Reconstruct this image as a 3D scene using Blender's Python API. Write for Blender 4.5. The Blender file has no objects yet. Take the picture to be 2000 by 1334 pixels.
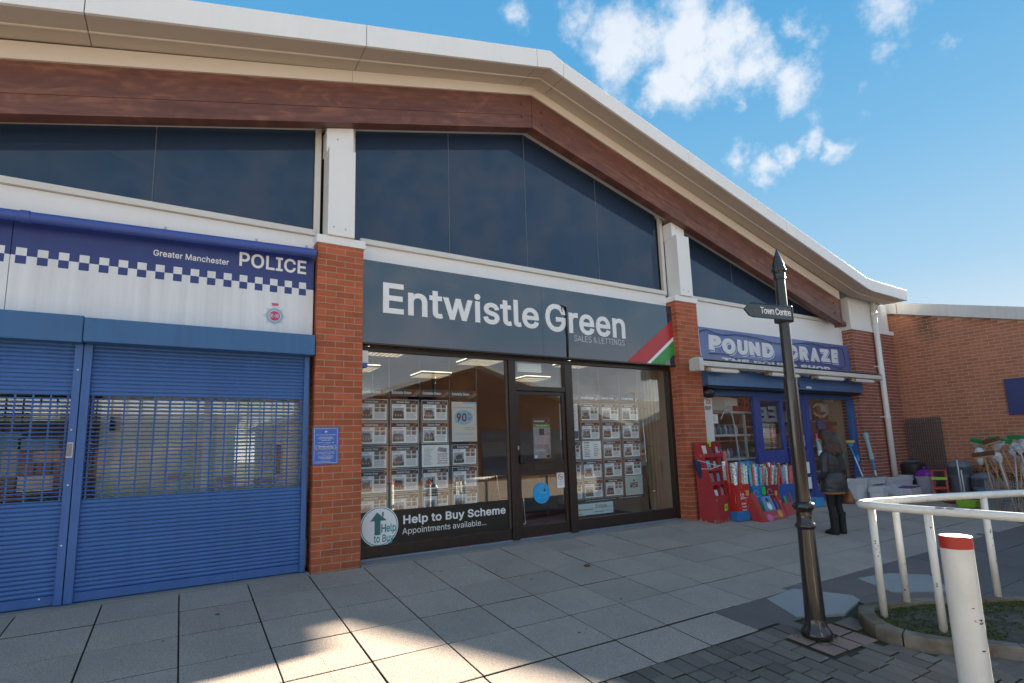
import bpy, math, random
from mathutils import Vector, Matrix
random.seed(7)
S = bpy.context.scene
COL = S.collection

# ------------------------------------------------------------------ camera
cam = bpy.data.objects.new('camera', bpy.data.cameras.new('camera')); COL.objects.link(cam)
YAW, PITCH, ROLL = 0.558454, 0.146774, -0.0330699
fw = Vector((math.sin(YAW)*math.cos(PITCH), math.cos(YAW)*math.cos(PITCH), math.sin(PITCH)))
r0 = Vector((math.cos(YAW), -math.sin(YAW), 0)); u0 = r0.cross(fw)
rt = math.cos(ROLL)*r0+math.sin(ROLL)*u0; up = -math.sin(ROLL)*r0+math.cos(ROLL)*u0
cam.matrix_world = Matrix(((rt.x, up.x, -fw.x, -1.318968), (rt.y, up.y, -fw.y, -6.669951), (rt.z, up.z, -fw.z, 1.289095), (0, 0, 0, 1)))
cam.data.sensor_width = 36; cam.data.lens = 36*1069.5635/2000
cam.data.shift_x = -0.008684; cam.data.shift_y = 0.026785
cam.data.clip_end = 3000; cam.data.clip_start = 0.05
S.camera = cam

# ------------------------------------------------------------------ sky, sun, exposure
SUNDIR = Vector((2.91, 0.298, 1.0)).normalized()
SUN_EL = math.asin(SUNDIR.z); SUN_AZ = math.atan2(SUNDIR.x, SUNDIR.y)
W = bpy.data.worlds.new('World'); S.world = W; W.use_nodes = True
nt = W.node_tree; N = nt.nodes; L = nt.links
for n in list(N): N.remove(n)
out = N.new('ShaderNodeOutputWorld'); bg = N.new('ShaderNodeBackground'); bg.inputs[1].default_value = 0.10
sky = N.new('ShaderNodeTexSky'); sky.sky_type = 'NISHITA'; sky.sun_disc = False
sky.sun_elevation = SUN_EL; sky.sun_rotation = SUN_AZ; sky.altitude = 60; sky.air_density = 1.0; sky.dust_density = 0.25; sky.ozone_density = 2.0
tc = N.new('ShaderNodeTexCoord')
# sky colours by elevation over a bright horizon band added to light the facade, with the Nishita aureole coming in towards the sun
grd = N.new('ShaderNodeValToRGB'); sxyz = N.new('ShaderNodeSeparateXYZ'); L.new(tc.outputs['Generated'], sxyz.inputs[0]); L.new(sxyz.outputs['Z'], grd.inputs[0])
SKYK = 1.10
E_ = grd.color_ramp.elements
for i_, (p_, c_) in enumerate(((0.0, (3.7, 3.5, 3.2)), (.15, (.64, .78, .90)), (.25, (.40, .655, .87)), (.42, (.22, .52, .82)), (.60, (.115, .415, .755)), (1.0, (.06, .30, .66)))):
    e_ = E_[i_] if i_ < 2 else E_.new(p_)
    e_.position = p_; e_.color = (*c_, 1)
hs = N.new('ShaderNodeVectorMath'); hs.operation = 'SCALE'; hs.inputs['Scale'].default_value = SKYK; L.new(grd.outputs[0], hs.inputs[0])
def mth(op, a, b=None, c=None):
    n = N.new('ShaderNodeMath'); n.operation = op
    for i, v in enumerate((a, b, c)):
        if v is None: continue
        if isinstance(v, (int, float)): n.inputs[i].default_value = v
        else: L.new(v, n.inputs[i])
    return n.outputs[0]
def pxdir(px, py):
    x = (px-1000-17.3686)/1069.5635; y = -(py-667-53.5703)/1069.5635
    return (fw+x*rt+y*up).normalized()
sd = N.new('ShaderNodeVectorMath'); sd.operation = 'DOT_PRODUCT'; L.new(tc.outputs['Generated'], sd.inputs[0]); sd.inputs[1].default_value = SUNDIR
sf = N.new('ShaderNodeMapRange'); sf.interpolation_type = 'SMOOTHSTEP'; L.new(sd.outputs['Value'], sf.inputs[0]); sf.inputs[1].default_value = .994; sf.inputs[2].default_value = 1.0; sf.inputs[3].default_value = .004; sf.inputs[4].default_value = .08
hm = N.new('ShaderNodeMix'); hm.data_type = 'RGBA'; L.new(sf.outputs[0], hm.inputs[0]); L.new(hs.outputs[0], hm.inputs[6]); L.new(sky.outputs[0], hm.inputs[7])
# cumulus banks, placed as directions on the sky; noise breaks their outline
nz = N.new('ShaderNodeTexNoise'); nz.inputs['Scale'].default_value = 17; nz.inputs['Detail'].default_value = 10; nz.inputs['Roughness'].default_value = 0.66
L.new(tc.outputs['Generated'], nz.inputs['Vector'])
nz2 = N.new('ShaderNodeTexNoise'); nz2.inputs['Scale'].default_value = 5; nz2.inputs['Detail'].default_value = 5
L.new(tc.outputs['Generated'], nz2.inputs['Vector'])
BL = [(1225, 95, 105, 1), (1330, 60, 100, 1), (1410, 85, 90, 1), (1310, 165, 80, 1), (1480, 130, 75, .9), (1545, 165, 60, .8), (1350, 120, 90, 1), (1140, 45, 60, .6), (1000, 12, 50, .7),
      (1558, 58, 42, .6), (1740, 15, 70, .6), (1695, 5, 55, .5), (1750, 100, 46, .65), (1848, 92, 22, .5), (1795, 135, 22, .5), (1590, 222, 30, .34), (1665, 185, 28, .36), (1680, 215, 26, .36), (1690, 135, 26, .3), (1445, 200, 20, .6),
      (1450, 298, 34, .62), (1490, 315, 40, .72), (1535, 295, 34, .66), (1585, 280, 34, .66), (1635, 290, 30, .68), (1490, 335, 26, .6)]
mask = None
blobs = [(pxdir(a, b), c/1300.0, d) for a, b, c, d in BL]
for az, el, rad, w in ((160, 9, .22, .8), (178, 13, .2, .7), (140, 7, .16, .8), (205, 10, .25, .8), (240, 20, .2, .7), (275, 14, .25, .8), (320, 35, .16, .7), (118, 6, .12, .7), (170, 55, .2, .6), (110, 48, .15, .6)):
    a = math.radians(az); e = math.radians(el)
    blobs.append((Vector((math.sin(a)*math.cos(e), math.cos(a)*math.cos(e), math.sin(e))), rad, w))
wn = N.new('ShaderNodeTexNoise'); wn.inputs['Scale'].default_value = 11; wn.inputs['Detail'].default_value = 6; wn.inputs['Roughness'].default_value = .6; L.new(tc.outputs['Generated'], wn.inputs['Vector'])
w1 = N.new('ShaderNodeVectorMath'); w1.operation = 'SUBTRACT'; L.new(wn.outputs['Color'], w1.inputs[0]); w1.inputs[1].default_value = (.5, .5, .5)
w2 = N.new('ShaderNodeVectorMath'); w2.operation = 'MULTIPLY_ADD'; L.new(w1.outputs[0], w2.inputs[0]); w2.inputs[1].default_value = (.10, .10, .10); L.new(tc.outputs['Generated'], w2.inputs[2])
for d, rad, w in blobs:
    vd = N.new('ShaderNodeVectorMath'); vd.operation = 'DISTANCE'; L.new(w2.outputs[0], vd.inputs[0]); vd.inputs[1].default_value = d
    m = mth('MULTIPLY', mth('SUBTRACT', 1.0, mth('DIVIDE', vd.outputs['Value'], rad*1.12)), w)
    mask = m if mask is None else mth('MAXIMUM', mask, m)
# cloud cover added out of view, overhead and behind, to brighten and neutralise ambient light
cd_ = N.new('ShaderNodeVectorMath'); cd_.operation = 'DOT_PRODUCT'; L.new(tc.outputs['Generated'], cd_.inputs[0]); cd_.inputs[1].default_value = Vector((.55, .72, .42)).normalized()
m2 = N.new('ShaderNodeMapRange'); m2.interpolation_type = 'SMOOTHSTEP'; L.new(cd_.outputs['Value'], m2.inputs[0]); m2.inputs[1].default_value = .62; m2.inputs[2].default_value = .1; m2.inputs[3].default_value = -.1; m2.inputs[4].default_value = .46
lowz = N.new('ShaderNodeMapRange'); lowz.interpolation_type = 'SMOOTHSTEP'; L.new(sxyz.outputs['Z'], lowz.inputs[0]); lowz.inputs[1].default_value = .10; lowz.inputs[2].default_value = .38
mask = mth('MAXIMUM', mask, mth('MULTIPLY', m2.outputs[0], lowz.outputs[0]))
dens = mth('ADD', mth('MULTIPLY', mth('SUBTRACT', nz.outputs['Fac'], 0.5), 3.4), mth('MULTIPLY', mask, 2.05))
mr = N.new('ShaderNodeMapRange'); mr.interpolation_type = 'SMOOTHSTEP'; L.new(dens, mr.inputs[0]); mr.inputs[1].default_value = 0.28; mr.inputs[2].default_value = 1.75
cfac = mth('MULTIPLY', mr.outputs[0], mth('GREATER_THAN', mask, 0.0)); cfac = mth('MULTIPLY', cfac, 0.93)
cc = N.new('ShaderNodeMix'); cc.data_type = 'RGBA'; L.new(nz2.outputs['Fac'], cc.inputs[0]); cc.inputs[6].default_value = (.78, .90, 1.06, 1); cc.inputs[7].default_value = (1.13, 1.15, 1.19, 1)
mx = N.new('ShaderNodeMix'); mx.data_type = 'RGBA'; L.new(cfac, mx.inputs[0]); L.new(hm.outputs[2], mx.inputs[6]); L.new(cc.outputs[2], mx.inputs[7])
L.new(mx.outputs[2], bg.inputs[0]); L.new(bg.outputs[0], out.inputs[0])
sun = bpy.data.objects.new('sun', bpy.data.lights.new('sun', 'SUN')); COL.objects.link(sun)
sun.data.energy = 3.8; sun.data.angle = math.radians(0.5); sun.data.color = (1.0, 0.86, 0.68)
sun.rotation_euler = SUNDIR.to_track_quat('Z', 'Y').to_euler(); sun.location = (10, 0, 20)
S.view_settings.view_transform = 'Standard'; S.view_settings.look = 'None'; S.view_settings.gamma = 1; S.view_settings.use_curve_mapping = False
S.view_settings.exposure = 3.15
S.render.engine = 'CYCLES'
S.cycles.max_bounces = 8; S.cycles.transparent_max_bounces = 24; S.cycles.use_denoising = True

# ------------------------------------------------------------------ helpers
class MB:
    def __init__(s): s.v = []; s.f = []; s.m = []
    def add(s, vs, fs, mi=0):
        b = len(s.v); s.v += [tuple(v) for v in vs]
        for f in fs: s.f.append(tuple(b+i for i in f)); s.m.append(mi)
        return s
    def box(s, x0, x1, y0, y1, z0, z1, mi=0):
        return s.add([(x0, y0, z0), (x1, y0, z0), (x1, y1, z0), (x0, y1, z0), (x0, y0, z1), (x1, y0, z1), (x1, y1, z1), (x0, y1, z1)],
                     [(0, 3, 2, 1), (4, 5, 6, 7), (0, 1, 5, 4), (1, 2, 6, 5), (2, 3, 7, 6), (3, 0, 4, 7)], mi)
    def quad(s, a, b, c, d, mi=0): return s.add([a, b, c, d], [(0, 1, 2, 3)], mi)
    def prism(s, p, y0, y1, mi=0):      # polygon (x,z) counter-clockwise seen from -y, extruded y0..y1
        n = len(p)
        return s.add([(x, y0, z) for x, z in p]+[(x, y1, z) for x, z in p],
                     [tuple(range(n)), tuple(range(2*n-1, n-1, -1))]+[(i, i+n, (i+1) % n+n, (i+1) % n) for i in range(n)], mi)
    def xprism(s, p, x0, x1, mi=0):     # polygon (y,z) extruded along x
        n = len(p)
        return s.add([(x0, y, z) for y, z in p]+[(x1, y, z) for y, z in p],
                     [tuple(range(n)), tuple(range(2*n-1, n-1, -1))]+[(i, i+n, (i+1) % n+n, (i+1) % n) for i in range(n)], mi)
    def loft(s, rings, mi=0, cap=True):
        n = len(rings[0]); vs = [v for r in rings for v in r]; fs = []
        for k in range(len(rings)-1):
            for i in range(n): fs.append((k*n+i, k*n+(i+1) % n, (k+1)*n+(i+1) % n, (k+1)*n+i))
        if cap: fs.append(tuple(range(n-1, -1, -1))); fs.append(tuple(range((len(rings)-1)*n, len(rings)*n)))
        return s.add(vs, fs, mi)
    def lathe(s, prof, c=(0, 0, 0), n=24, mi=0, cap=True):
        return s.loft([[(c[0]+r*math.cos(2*math.pi*i/n), c[1]+r*math.sin(2*math.pi*i/n), c[2]+z) for i in range(n)] for r, z in prof], mi, cap)
    def tube(s, path, r, n=8, mi=0, cap=True):
        P = [Vector(p) for p in path]; rings = []; ref = None
        for i, p in enumerate(P):
            t = (P[min(i+1, len(P)-1)]-P[max(i-1, 0)]).normalized()
            if ref is None: ref = Vector((0, 0, 1)) if abs(t.z) < .9 else Vector((1, 0, 0))
            a = t.cross(ref).normalized(); b = t.cross(a).normalized(); ref = -b if False else a.cross(t)
            rr = r[i] if isinstance(r, (list, tuple)) else r
            rings.append([p+rr*(math.cos(2*math.pi*k/n)*a+math.sin(2*math.pi*k/n)*b) for k in range(n)])
        return s.loft(rings, mi, cap)
    def mesh(s, name, mats, smooth=False):
        me = bpy.data.meshes.new(name); me.from_pydata(s.v, [], s.f)
        for m in (mats if isinstance(mats, (list, tuple)) else [mats]): me.materials.append(m)
        me.polygons.foreach_set('material_index', s.m)
        if smooth: me.polygons.foreach_set('use_smooth', [True]*len(s.f))
        me.update(); return me
    def build(s, name, mats, parent=None, smooth=False, bevel=0, seg=2, auto=None):
        return link(name, s.mesh(name, mats, smooth or auto is not None), parent, bevel, seg, auto)
def link(name, me, parent=None, bevel=0, seg=2, auto=None):
    o = bpy.data.objects.new(name, me); COL.objects.link(o)
    if parent is not None: attach(o, parent)
    if auto is not None:
        for e in me.edges: pass
        me.set_sharp_from_angle(angle=math.radians(auto))
    if bevel:
        b = o.modifiers.new('bevel', 'BEVEL'); b.width = bevel; b.segments = seg; b.limit_method = 'ANGLE'; b.angle_limit = math.radians(40)
    return o
WM = {}
def attach(o, p):
    o.parent = p; m = WM.get(p.name)
    if m is None:
        m = Matrix.LocRotScale(p.location, p.rotation_euler, p.scale)
        if p.parent is not None: m = WM.get(p.parent.name, Matrix()) @ p.matrix_parent_inverse @ m
        WM[p.name] = m
    o.matrix_parent_inverse = m.inverted()
def thing(name, label, cat, loc=(0, 0, 0), group=None, rz=0):
    o = bpy.data.objects.new(name, None); COL.objects.link(o); o.location = loc; o.rotation_euler[2] = rz; o.empty_display_size = .1
    o['label'] = label; o['category'] = cat
    if group: o['group'] = group
    return o
def tag(o, label, cat, group=None):
    o['label'] = label; o['category'] = cat
    if group: o['group'] = group
    return o
def struct(o): o['kind'] = 'structure'; return o
def stuff(o): o['kind'] = 'stuff'; return o
def dup(root, label=None, loc=None, rz=None):
    r = root.copy(); COL.objects.link(r)
    if loc is not None: r.location = loc
    if rz is not None: r.rotation_euler[2] = rz
    if label: r['label'] = label
    for ch in KIDS.get(root.name, []) or [c for c in bpy.data.objects if c.parent == root]:
        c = ch.copy(); COL.objects.link(c); c.parent = r
    return r
KIDS = {}

def mat(name, col, rough=.6, metal=0, var=0, vs=3, bump=0, bs=40, rnd=0, isl=0, spec=.5, coat=0, streak=0, col2=None, speck=0, emit=0):
    m = bpy.data.materials.new(name); m.use_nodes = True; t = m.node_tree; n = t.nodes; l = t.links
    b = n['Principled BSDF']; b.inputs['Roughness'].default_value = rough; b.inputs['Metallic'].default_value = metal
    b.inputs['Specular IOR Level'].default_value = spec; b.inputs['Coat Weight'].default_value = coat; b.inputs['Coat Roughness'].default_value = .05
    c = n.new('ShaderNodeRGB'); c.outputs[0].default_value = (*col, 1); cur = c.outputs[0]
    geo = n.new('ShaderNodeNewGeometry'); pos = geo.outputs['Position']
    def noise(sc, det=4, vec=None, ro=.55):
        x = n.new('ShaderNodeTexNoise'); x.inputs['Scale'].default_value = sc; x.inputs['Detail'].default_value = det; x.inputs['Roughness'].default_value = ro
        l.new(vec or pos, x.inputs['Vector']); return x.outputs['Fac']
    def bright(cur, fac, lo, hi):
        r = n.new('ShaderNodeMapRange'); l.new(fac, r.inputs[0]); r.inputs[1].default_value = .25; r.inputs[2].default_value = .75; r.inputs[3].default_value = lo; r.inputs[4].default_value = hi
        v = n.new('ShaderNodeVectorMath'); v.operation = 'SCALE'; l.new(cur, v.inputs[0]); l.new(r.outputs[0], v.inputs['Scale']); return v.outputs[0]
    if col2 is not None:
        x = n.new('ShaderNodeMix'); x.data_type = 'RGBA'; r = n.new('ShaderNodeMapRange'); l.new(noise(vs, 5), r.inputs[0]); r.inputs[1].default_value = .4; r.inputs[2].default_value = .62
        l.new(r.outputs[0], x.inputs[0]); l.new(cur, x.inputs[6]); x.inputs[7].default_value = (*col2, 1); cur = x.outputs[2]
    if var: cur = bright(cur, noise(vs, 6), 1-var, 1+var)
    if speck: cur = bright(cur, noise(130, 3, ro=.8), 1-speck, 1+speck)
    if streak:
        mp = n.new('ShaderNodeMapping'); mp.inputs['Scale'].default_value = (14, 14, .7); l.new(pos, mp.inputs['Vector']); cur = bright(cur, noise(1.0, 5, mp.outputs[0]), 1-streak, 1+streak*.4)
    if rnd:
        oi = n.new('ShaderNodeObjectInfo'); r = n.new('ShaderNodeMapRange'); l.new(oi.outputs['Random'], r.inputs[0]); r.inputs[3].default_value = 1-rnd; r.inputs[4].default_value = 1+rnd
        v = n.new('ShaderNodeVectorMath'); v.operation = 'SCALE'; l.new(cur, v.inputs[0]); l.new(r.outputs[0], v.inputs['Scale']); cur = v.outputs[0]
    if isl:
        r = n.new('ShaderNodeMapRange'); l.new(geo.outputs['Random Per Island'], r.inputs[0]); r.inputs[3].default_value = 1-isl; r.inputs[4].default_value = 1+isl
        v = n.new('ShaderNodeVectorMath'); v.operation = 'SCALE'; l.new(cur, v.inputs[0]); l.new(r.outputs[0], v.inputs['Scale']); cur = v.outputs[0]
    l.new(cur, b.inputs['Base Color'])
    if bump:
        bp = n.new('ShaderNodeBump'); bp.inputs['Strength'].default_value = bump; bp.inputs['Distance'].default_value = .004; l.new(noise(bs, 4), bp.inputs['Height']); l.new(bp.outputs[0], b.inputs['Normal'])
    if emit: b.inputs['Emission Color'].default_value = (*col, 1); b.inputs['Emission Strength'].default_value = emit
    return m
def glassmat(name, tint=(1, 1, 1), f0=.07, mul=1.0):
    m = bpy.data.materials.new(name); m.use_nodes = True; t = m.node_tree; n = t.nodes; l = t.links
    for x in list(n): n.remove(x)
    o = n.new('ShaderNodeOutputMaterial'); tr = n.new('ShaderNodeBsdfTransparent'); tr.inputs[0].default_value = (*tint, 1)
    g = n.new('ShaderNodeBsdfGlossy'); g.inputs['Roughness'].default_value = .004; g.inputs['Color'].default_value = (mul, mul, mul, 1)
    lw = n.new('ShaderNodeLayerWeight'); lw.inputs[0].default_value = .5
    p = n.new('ShaderNodeMath'); p.operation = 'POWER'; l.new(lw.outputs['Facing'], p.inputs[0]); p.inputs[1].default_value = 5
    q = n.new('ShaderNodeMath'); q.operation = 'MULTIPLY_ADD'; l.new(p.outputs[0], q.inputs[0]); q.inputs[1].default_value = 1-f0; q.inputs[2].default_value = f0
    nn = n.new('ShaderNodeTexNoise'); nn.inputs['Scale'].default_value = .9; geo = n.new('ShaderNodeNewGeometry'); l.new(geo.outputs['Position'], nn.inputs['Vector'])
    bp = n.new('ShaderNodeBump'); bp.inputs['Strength'].default_value = .03; bp.inputs['Distance'].default_value = .02; l.new(nn.outputs['Fac'], bp.inputs['Height']); l.new(bp.outputs[0], g.inputs['Normal'])
    mx = n.new('ShaderNodeMixShader'); l.new(q.outputs[0], mx.inputs[0]); l.new(tr.outputs[0], mx.inputs[1]); l.new(g.outputs[0], mx.inputs[2]); l.new(mx.outputs[0], o.inputs[0])
    return m
FC = {}
import os
FONT = None
try:      # the sans serif that ships inside Blender; the built-in one is used where it is missing
    FONT = bpy.data.fonts.load(os.path.join(bpy.utils.resource_path('LOCAL'), 'datafiles', 'fonts', 'Inter.woff2'))
except Exception: FONT = None
from mathutils.geometry import delaunay_2d_cdt
def tmesh(s, off=0.0, ext=0.0, space=1.0):
    """glyph outlines of the font, each contour filled on its own so that overlapping contours stay solid"""
    k = (s, off, ext, space)
    if k in FC: return FC[k]
    c = bpy.data.curves.new('t', 'FONT'); c.body = s; c.size = 1; c.space_character = space*(1+max(0, off)*1.6); c.resolution_u = 3 if len(s) < 12 else 2; c.fill_mode = 'NONE' if hasattr(c, 'fill_mode') else 'BOTH'
    if FONT: c.font = FONT
    o = bpy.data.objects.new('t', c); COL.objects.link(o); me = bpy.data.meshes.new_from_object(o); bpy.data.objects.remove(o); bpy.data.curves.remove(c)
    co = [v.co.copy() for v in me.vertices]; nb_ = {}
    for e in me.edges:
        a, b = e.vertices; nb_.setdefault(a, []).append(b); nb_.setdefault(b, []).append(a)
    bpy.data.meshes.remove(me); seen = set(); loops = []
    for v in range(len(co)):
        if v in seen or v not in nb_: continue
        lp = [v]; seen.add(v); cur = v
        while True:
            nx_ = [w for w in nb_[cur] if w not in seen]
            if not nx_: break
            cur = nx_[0]; seen.add(cur); lp.append(cur)
        P_ = [co[q].xy for q in lp]; Q_ = []
        for p in P_:
            if not Q_ or (p-Q_[-1]).length > 1e-5: Q_.append(p)
        if len(Q_) > 2 and (Q_[0]-Q_[-1]).length < 1e-5: Q_.pop()
        if len(Q_) > 2: loops.append(Q_)
    def area(p): return .5*sum(p[i].x*p[(i+1) % len(p)].y-p[(i+1) % len(p)].x*p[i].y for i in range(len(p)))
    def inside(pt, poly):
        r = False
        for i in range(len(poly)):
            a, b = poly[i], poly[i-1]
            if (a.y > pt.y) != (b.y > pt.y) and pt.x < (b.x-a.x)*(pt.y-a.y)/(b.y-a.y)+a.x: r = not r
        return r
    ars = [area(l_) for l_ in loops]
    if loops:      # the sign of the largest contour is the sign of every outer one
        sg = 1 if max(ars, key=abs) > 0 else -1
        for i, l_ in enumerate(loops):
            if sg < 0: l_.reverse(); ars[i] = -ars[i]
    def grow(l_, d):
        n = len(l_); r = []
        for i in range(n):
            e1 = (l_[i]-l_[i-1]).normalized(); e2 = (l_[(i+1) % n]-l_[i]).normalized(); n1 = Vector((e1.y, -e1.x)); n2 = Vector((e2.y, -e2.x)); m = n1+n2
            m = m.normalized() if m.length > 1e-4 else n1
            r.append(l_[i]+m*(d/max(.55, m.dot(n1))))
        return r
    G_ = [grow(l_, off) if abs(off) > 1e-6 else l_ for l_ in loops]
    flat = [p for pl in G_ for p in pl]; edges = []; st_ = 0
    for pl in G_: edges += [(st_+q, st_+(q+1) % len(pl)) for q in range(len(pl))]; st_ += len(pl)
    V_, E_c, F_, _, _, _ = delaunay_2d_cdt(flat, edges, [], 0, 1e-6)
    BB_ = [(min(p.x for p in pl), max(p.x for p in pl), min(p.y for p in pl), max(p.y for p in pl)) for pl in G_]
    def wind(pt):
        w = 0
        for pl, (bx0, bx1, by0, by1) in zip(G_, BB_):
            if not (bx0 <= pt.x <= bx1 and by0 <= pt.y <= by1): continue
            for q in range(len(pl)):
                a, b = pl[q], pl[(q+1) % len(pl)]
                if a.y <= pt.y < b.y:
                    if (b.x-a.x)*(pt.y-a.y)-(pt.x-a.x)*(b.y-a.y) > 0: w += 1
                elif b.y <= pt.y < a.y:
                    if (b.x-a.x)*(pt.y-a.y)-(pt.x-a.x)*(b.y-a.y) < 0: w -= 1
        return w
    keep = []
    for f in F_:
        c = sum((V_[q] for q in f), Vector((0, 0)))/len(f)
        if wind(c) != 0: keep.append(f)
    vs = [Vector((p.x, p.y, .5)) for p in V_]+[Vector((p.x, p.y, -.5)) for p in V_]; n = len(V_); fs = []; cnt = {}
    for f in keep:
        a_ = sum(V_[f[q]].x*V_[f[(q+1) % len(f)]].y-V_[f[(q+1) % len(f)]].x*V_[f[q]].y for q in range(len(f)))
        f = tuple(f) if a_ > 0 else tuple(reversed(f)); fs.append(f)
        for q in range(len(f)): cnt[(f[q], f[(q+1) % len(f)])] = 1
    if ext:
        for (a, b) in list(cnt):
            if (b, a) not in cnt: fs.append((a, a+n, b+n, b))
    x0 = min(v.x for v in vs); x1 = max(v.x for v in vs); y0 = min(v.y for v in vs); y1 = max(v.y for v in vs)
    FC[k] = (vs, fs, x0, x1, y0, y1); return FC[k]
def put_text(mb, s, x0, x1, z0, z1, y, mi=0, off=0.0, dep=.002, space=1.0, shear=0.0, mirror=False, al='l'):
    """text filled into the box x0..x1, z0..z1 facing -y at depth y (x1 None keeps the proportions)"""
    vs, fs, a0, a1, b0, b1 = tmesh(s, off, .5, space); sz = (z1-z0)/(b1-b0); sx = sz if x1 is None else (x1-x0)/(a1-a0)
    wd = sx*(a1-a0)
    if x1 is None and al == 'c': x0 -= wd/2
    out_ = []
    for v in vs:
        u = (v.x-a0)*sx; w = (v.y-b0)*sz
        if mirror: u = wd-u
        out_.append((x0+u+shear*w, y-(v.z+.5)*dep, z0+w))
    mb.add(out_, [f[::-1] for f in fs] if mirror else fs, mi)
    return wd
def GZ(y):
    if y >= 0: return 0.0
    if y > -6: return .0902*y
    if y > -12: t = (-6-y)/6; return -.541-.28*(t-.5*t*t)*1.0
    return -.681
# ------------------------------------------------------------------ materials
m_slab = mat('slab_concrete', (.395, .330, .278), .85, col2=(.322, .270, .230), var=.1, vs=1.3, speck=.75, rnd=.07, bump=1.0, bs=95)
m_slab2 = mat('dark_slab_concrete', (.15, .125, .115), .85, var=.14, vs=1.5, speck=.25, rnd=.08, bump=.35, bs=160)
m_slab3 = mat('pale_flag_stone', (.30, .305, .30), .8, var=.1, vs=1.2, speck=.15, bump=.2, bs=120)
m_strip = mat('threshold_concrete', (.24, .24, .235), .8, var=.15, vs=2, speck=.12)
m_joint = mat('mossy_joint_dirt', (.055, .045, .03), .95, col2=(.022, .032, .009), vs=4, var=.3, bump=.5, bs=90)
m_block = mat('paving_block_concrete', (.155, .13, .108), .88, var=.2, vs=2.3, speck=.3, rnd=.22, bump=.5, bs=150)
m_pinkslab = mat('pink_slab_concrete', (.26, .17, .145), .85, var=.18, vs=3, speck=.2, rnd=.08)
m_kerb = mat('kerb_stone', (.13, .10, .065), .9, col2=(.19, .17, .14), vs=3.0, var=.25, speck=.25, bump=.6, bs=60)
m_soil = mat('soil', (.055, .05, .042), .97, col2=(.075, .07, .062), vs=6, var=.3, speck=.4, bump=1, bs=70)
m_moss = mat('moss', (.085, .11, .018), .95, col2=(.05, .06, .015), vs=9, var=.4, speck=.4, bump=1, bs=120, isl=.3)
m_yard = mat('yard_paving', (.24, .20, .155), .9, var=.12, vs=.6, speck=.2)
m_brick = mat('red_brick', (.46, .115, .047), .82, var=.14, vs=7, rnd=.18, speck=.1, bump=.35, bs=180, streak=.13)
m_brickj = mat('red_brick_joined', (.46, .117, .049), .82, var=.14, vs=7, isl=.18, speck=.1, streak=.13)
m_brickd = mat('weathered_brick', (.31, .105, .07), .85, var=.18, vs=6, isl=.16, speck=.1)
m_brickw = mat('wing_brick', (.44, .18, .105), .85, var=.13, vs=2.2, isl=.13, speck=.1)
m_brickwo = mat('wing_brick_single', (.44, .18, .105), .85, var=.13, vs=2.2, rnd=.13, speck=.1)
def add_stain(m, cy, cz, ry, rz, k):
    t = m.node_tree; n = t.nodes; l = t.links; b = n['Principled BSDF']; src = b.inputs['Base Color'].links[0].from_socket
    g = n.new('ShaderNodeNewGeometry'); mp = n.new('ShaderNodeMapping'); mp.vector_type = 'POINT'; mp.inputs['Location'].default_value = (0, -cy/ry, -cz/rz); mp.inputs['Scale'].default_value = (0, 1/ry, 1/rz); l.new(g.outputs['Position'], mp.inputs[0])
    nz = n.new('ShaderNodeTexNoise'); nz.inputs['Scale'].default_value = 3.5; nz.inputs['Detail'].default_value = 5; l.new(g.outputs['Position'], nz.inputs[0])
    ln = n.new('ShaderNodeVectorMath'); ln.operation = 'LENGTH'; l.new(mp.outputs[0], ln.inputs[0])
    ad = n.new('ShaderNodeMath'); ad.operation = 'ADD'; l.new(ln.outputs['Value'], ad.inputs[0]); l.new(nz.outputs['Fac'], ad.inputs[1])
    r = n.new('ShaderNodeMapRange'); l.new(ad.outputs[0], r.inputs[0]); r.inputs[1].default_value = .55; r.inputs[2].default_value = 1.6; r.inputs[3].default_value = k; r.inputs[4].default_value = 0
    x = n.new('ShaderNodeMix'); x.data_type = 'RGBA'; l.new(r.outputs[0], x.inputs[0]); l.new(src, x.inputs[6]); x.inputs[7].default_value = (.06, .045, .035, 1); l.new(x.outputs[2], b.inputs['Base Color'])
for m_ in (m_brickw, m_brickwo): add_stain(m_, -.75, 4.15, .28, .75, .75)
m_mortar = mat('mortar', (.46, .37, .29), .9, var=.1, vs=12)
m_white = mat('white_cladding', (.87, .87, .86), .42, var=.02, vs=1.3, streak=.02)
m_whitef = mat('white_frame', (.72, .70, .66), .45, var=.05, vs=2)
m_cream = mat('cream_trim', (.80, .72, .62), .5, var=.03, vs=1)
m_soffit = mat('soffit_panel', (.58, .50, .41), .55, var=.05, vs=1.2)
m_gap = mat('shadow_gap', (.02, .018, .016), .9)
m_brown = mat('brown_metal_frame', (.028, .017, .014), .28, var=.2, vs=9, spec=.6)
m_blued = mat('blue_shutter_paint', (.05, .145, .40), .36, var=.1, vs=1.2, streak=.12)
m_blueb = mat('blue_shutter_box_paint', (.045, .15, .34), .42, var=.12, vs=2.0, streak=.15)
m_bluep = mat('blue_pipe_paint', (.05, .10, .38), .35, var=.08)
m_signblue = mat('police_sign_blue', (.032, .05, .21), .3, var=.06, vs=1.2, streak=.06)
m_signwhite = mat('sign_white', (.80, .82, .84), .35, var=.05, vs=1.6, streak=.13)
m_navy = mat('navy_sign_face', (.022, .038, .068), .06, spec=1.0, coat=1.0, var=.06, vs=1.5, streak=.15)
m_letter = mat('sign_letter_white', (.9, .9, .89), .4)
m_text = mat('text_white', (.88, .88, .87), .5)
m_red = mat('sign_red', (.5, .03, .035), .3); m_green = mat('sign_green', (.04, .30, .06), .3)
m_dark = mat('near_black', (.012, .012, .013), .5)
m_steel = mat('steel', (.45, .45, .45), .3, metal=.9)
m_wood = None
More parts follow.
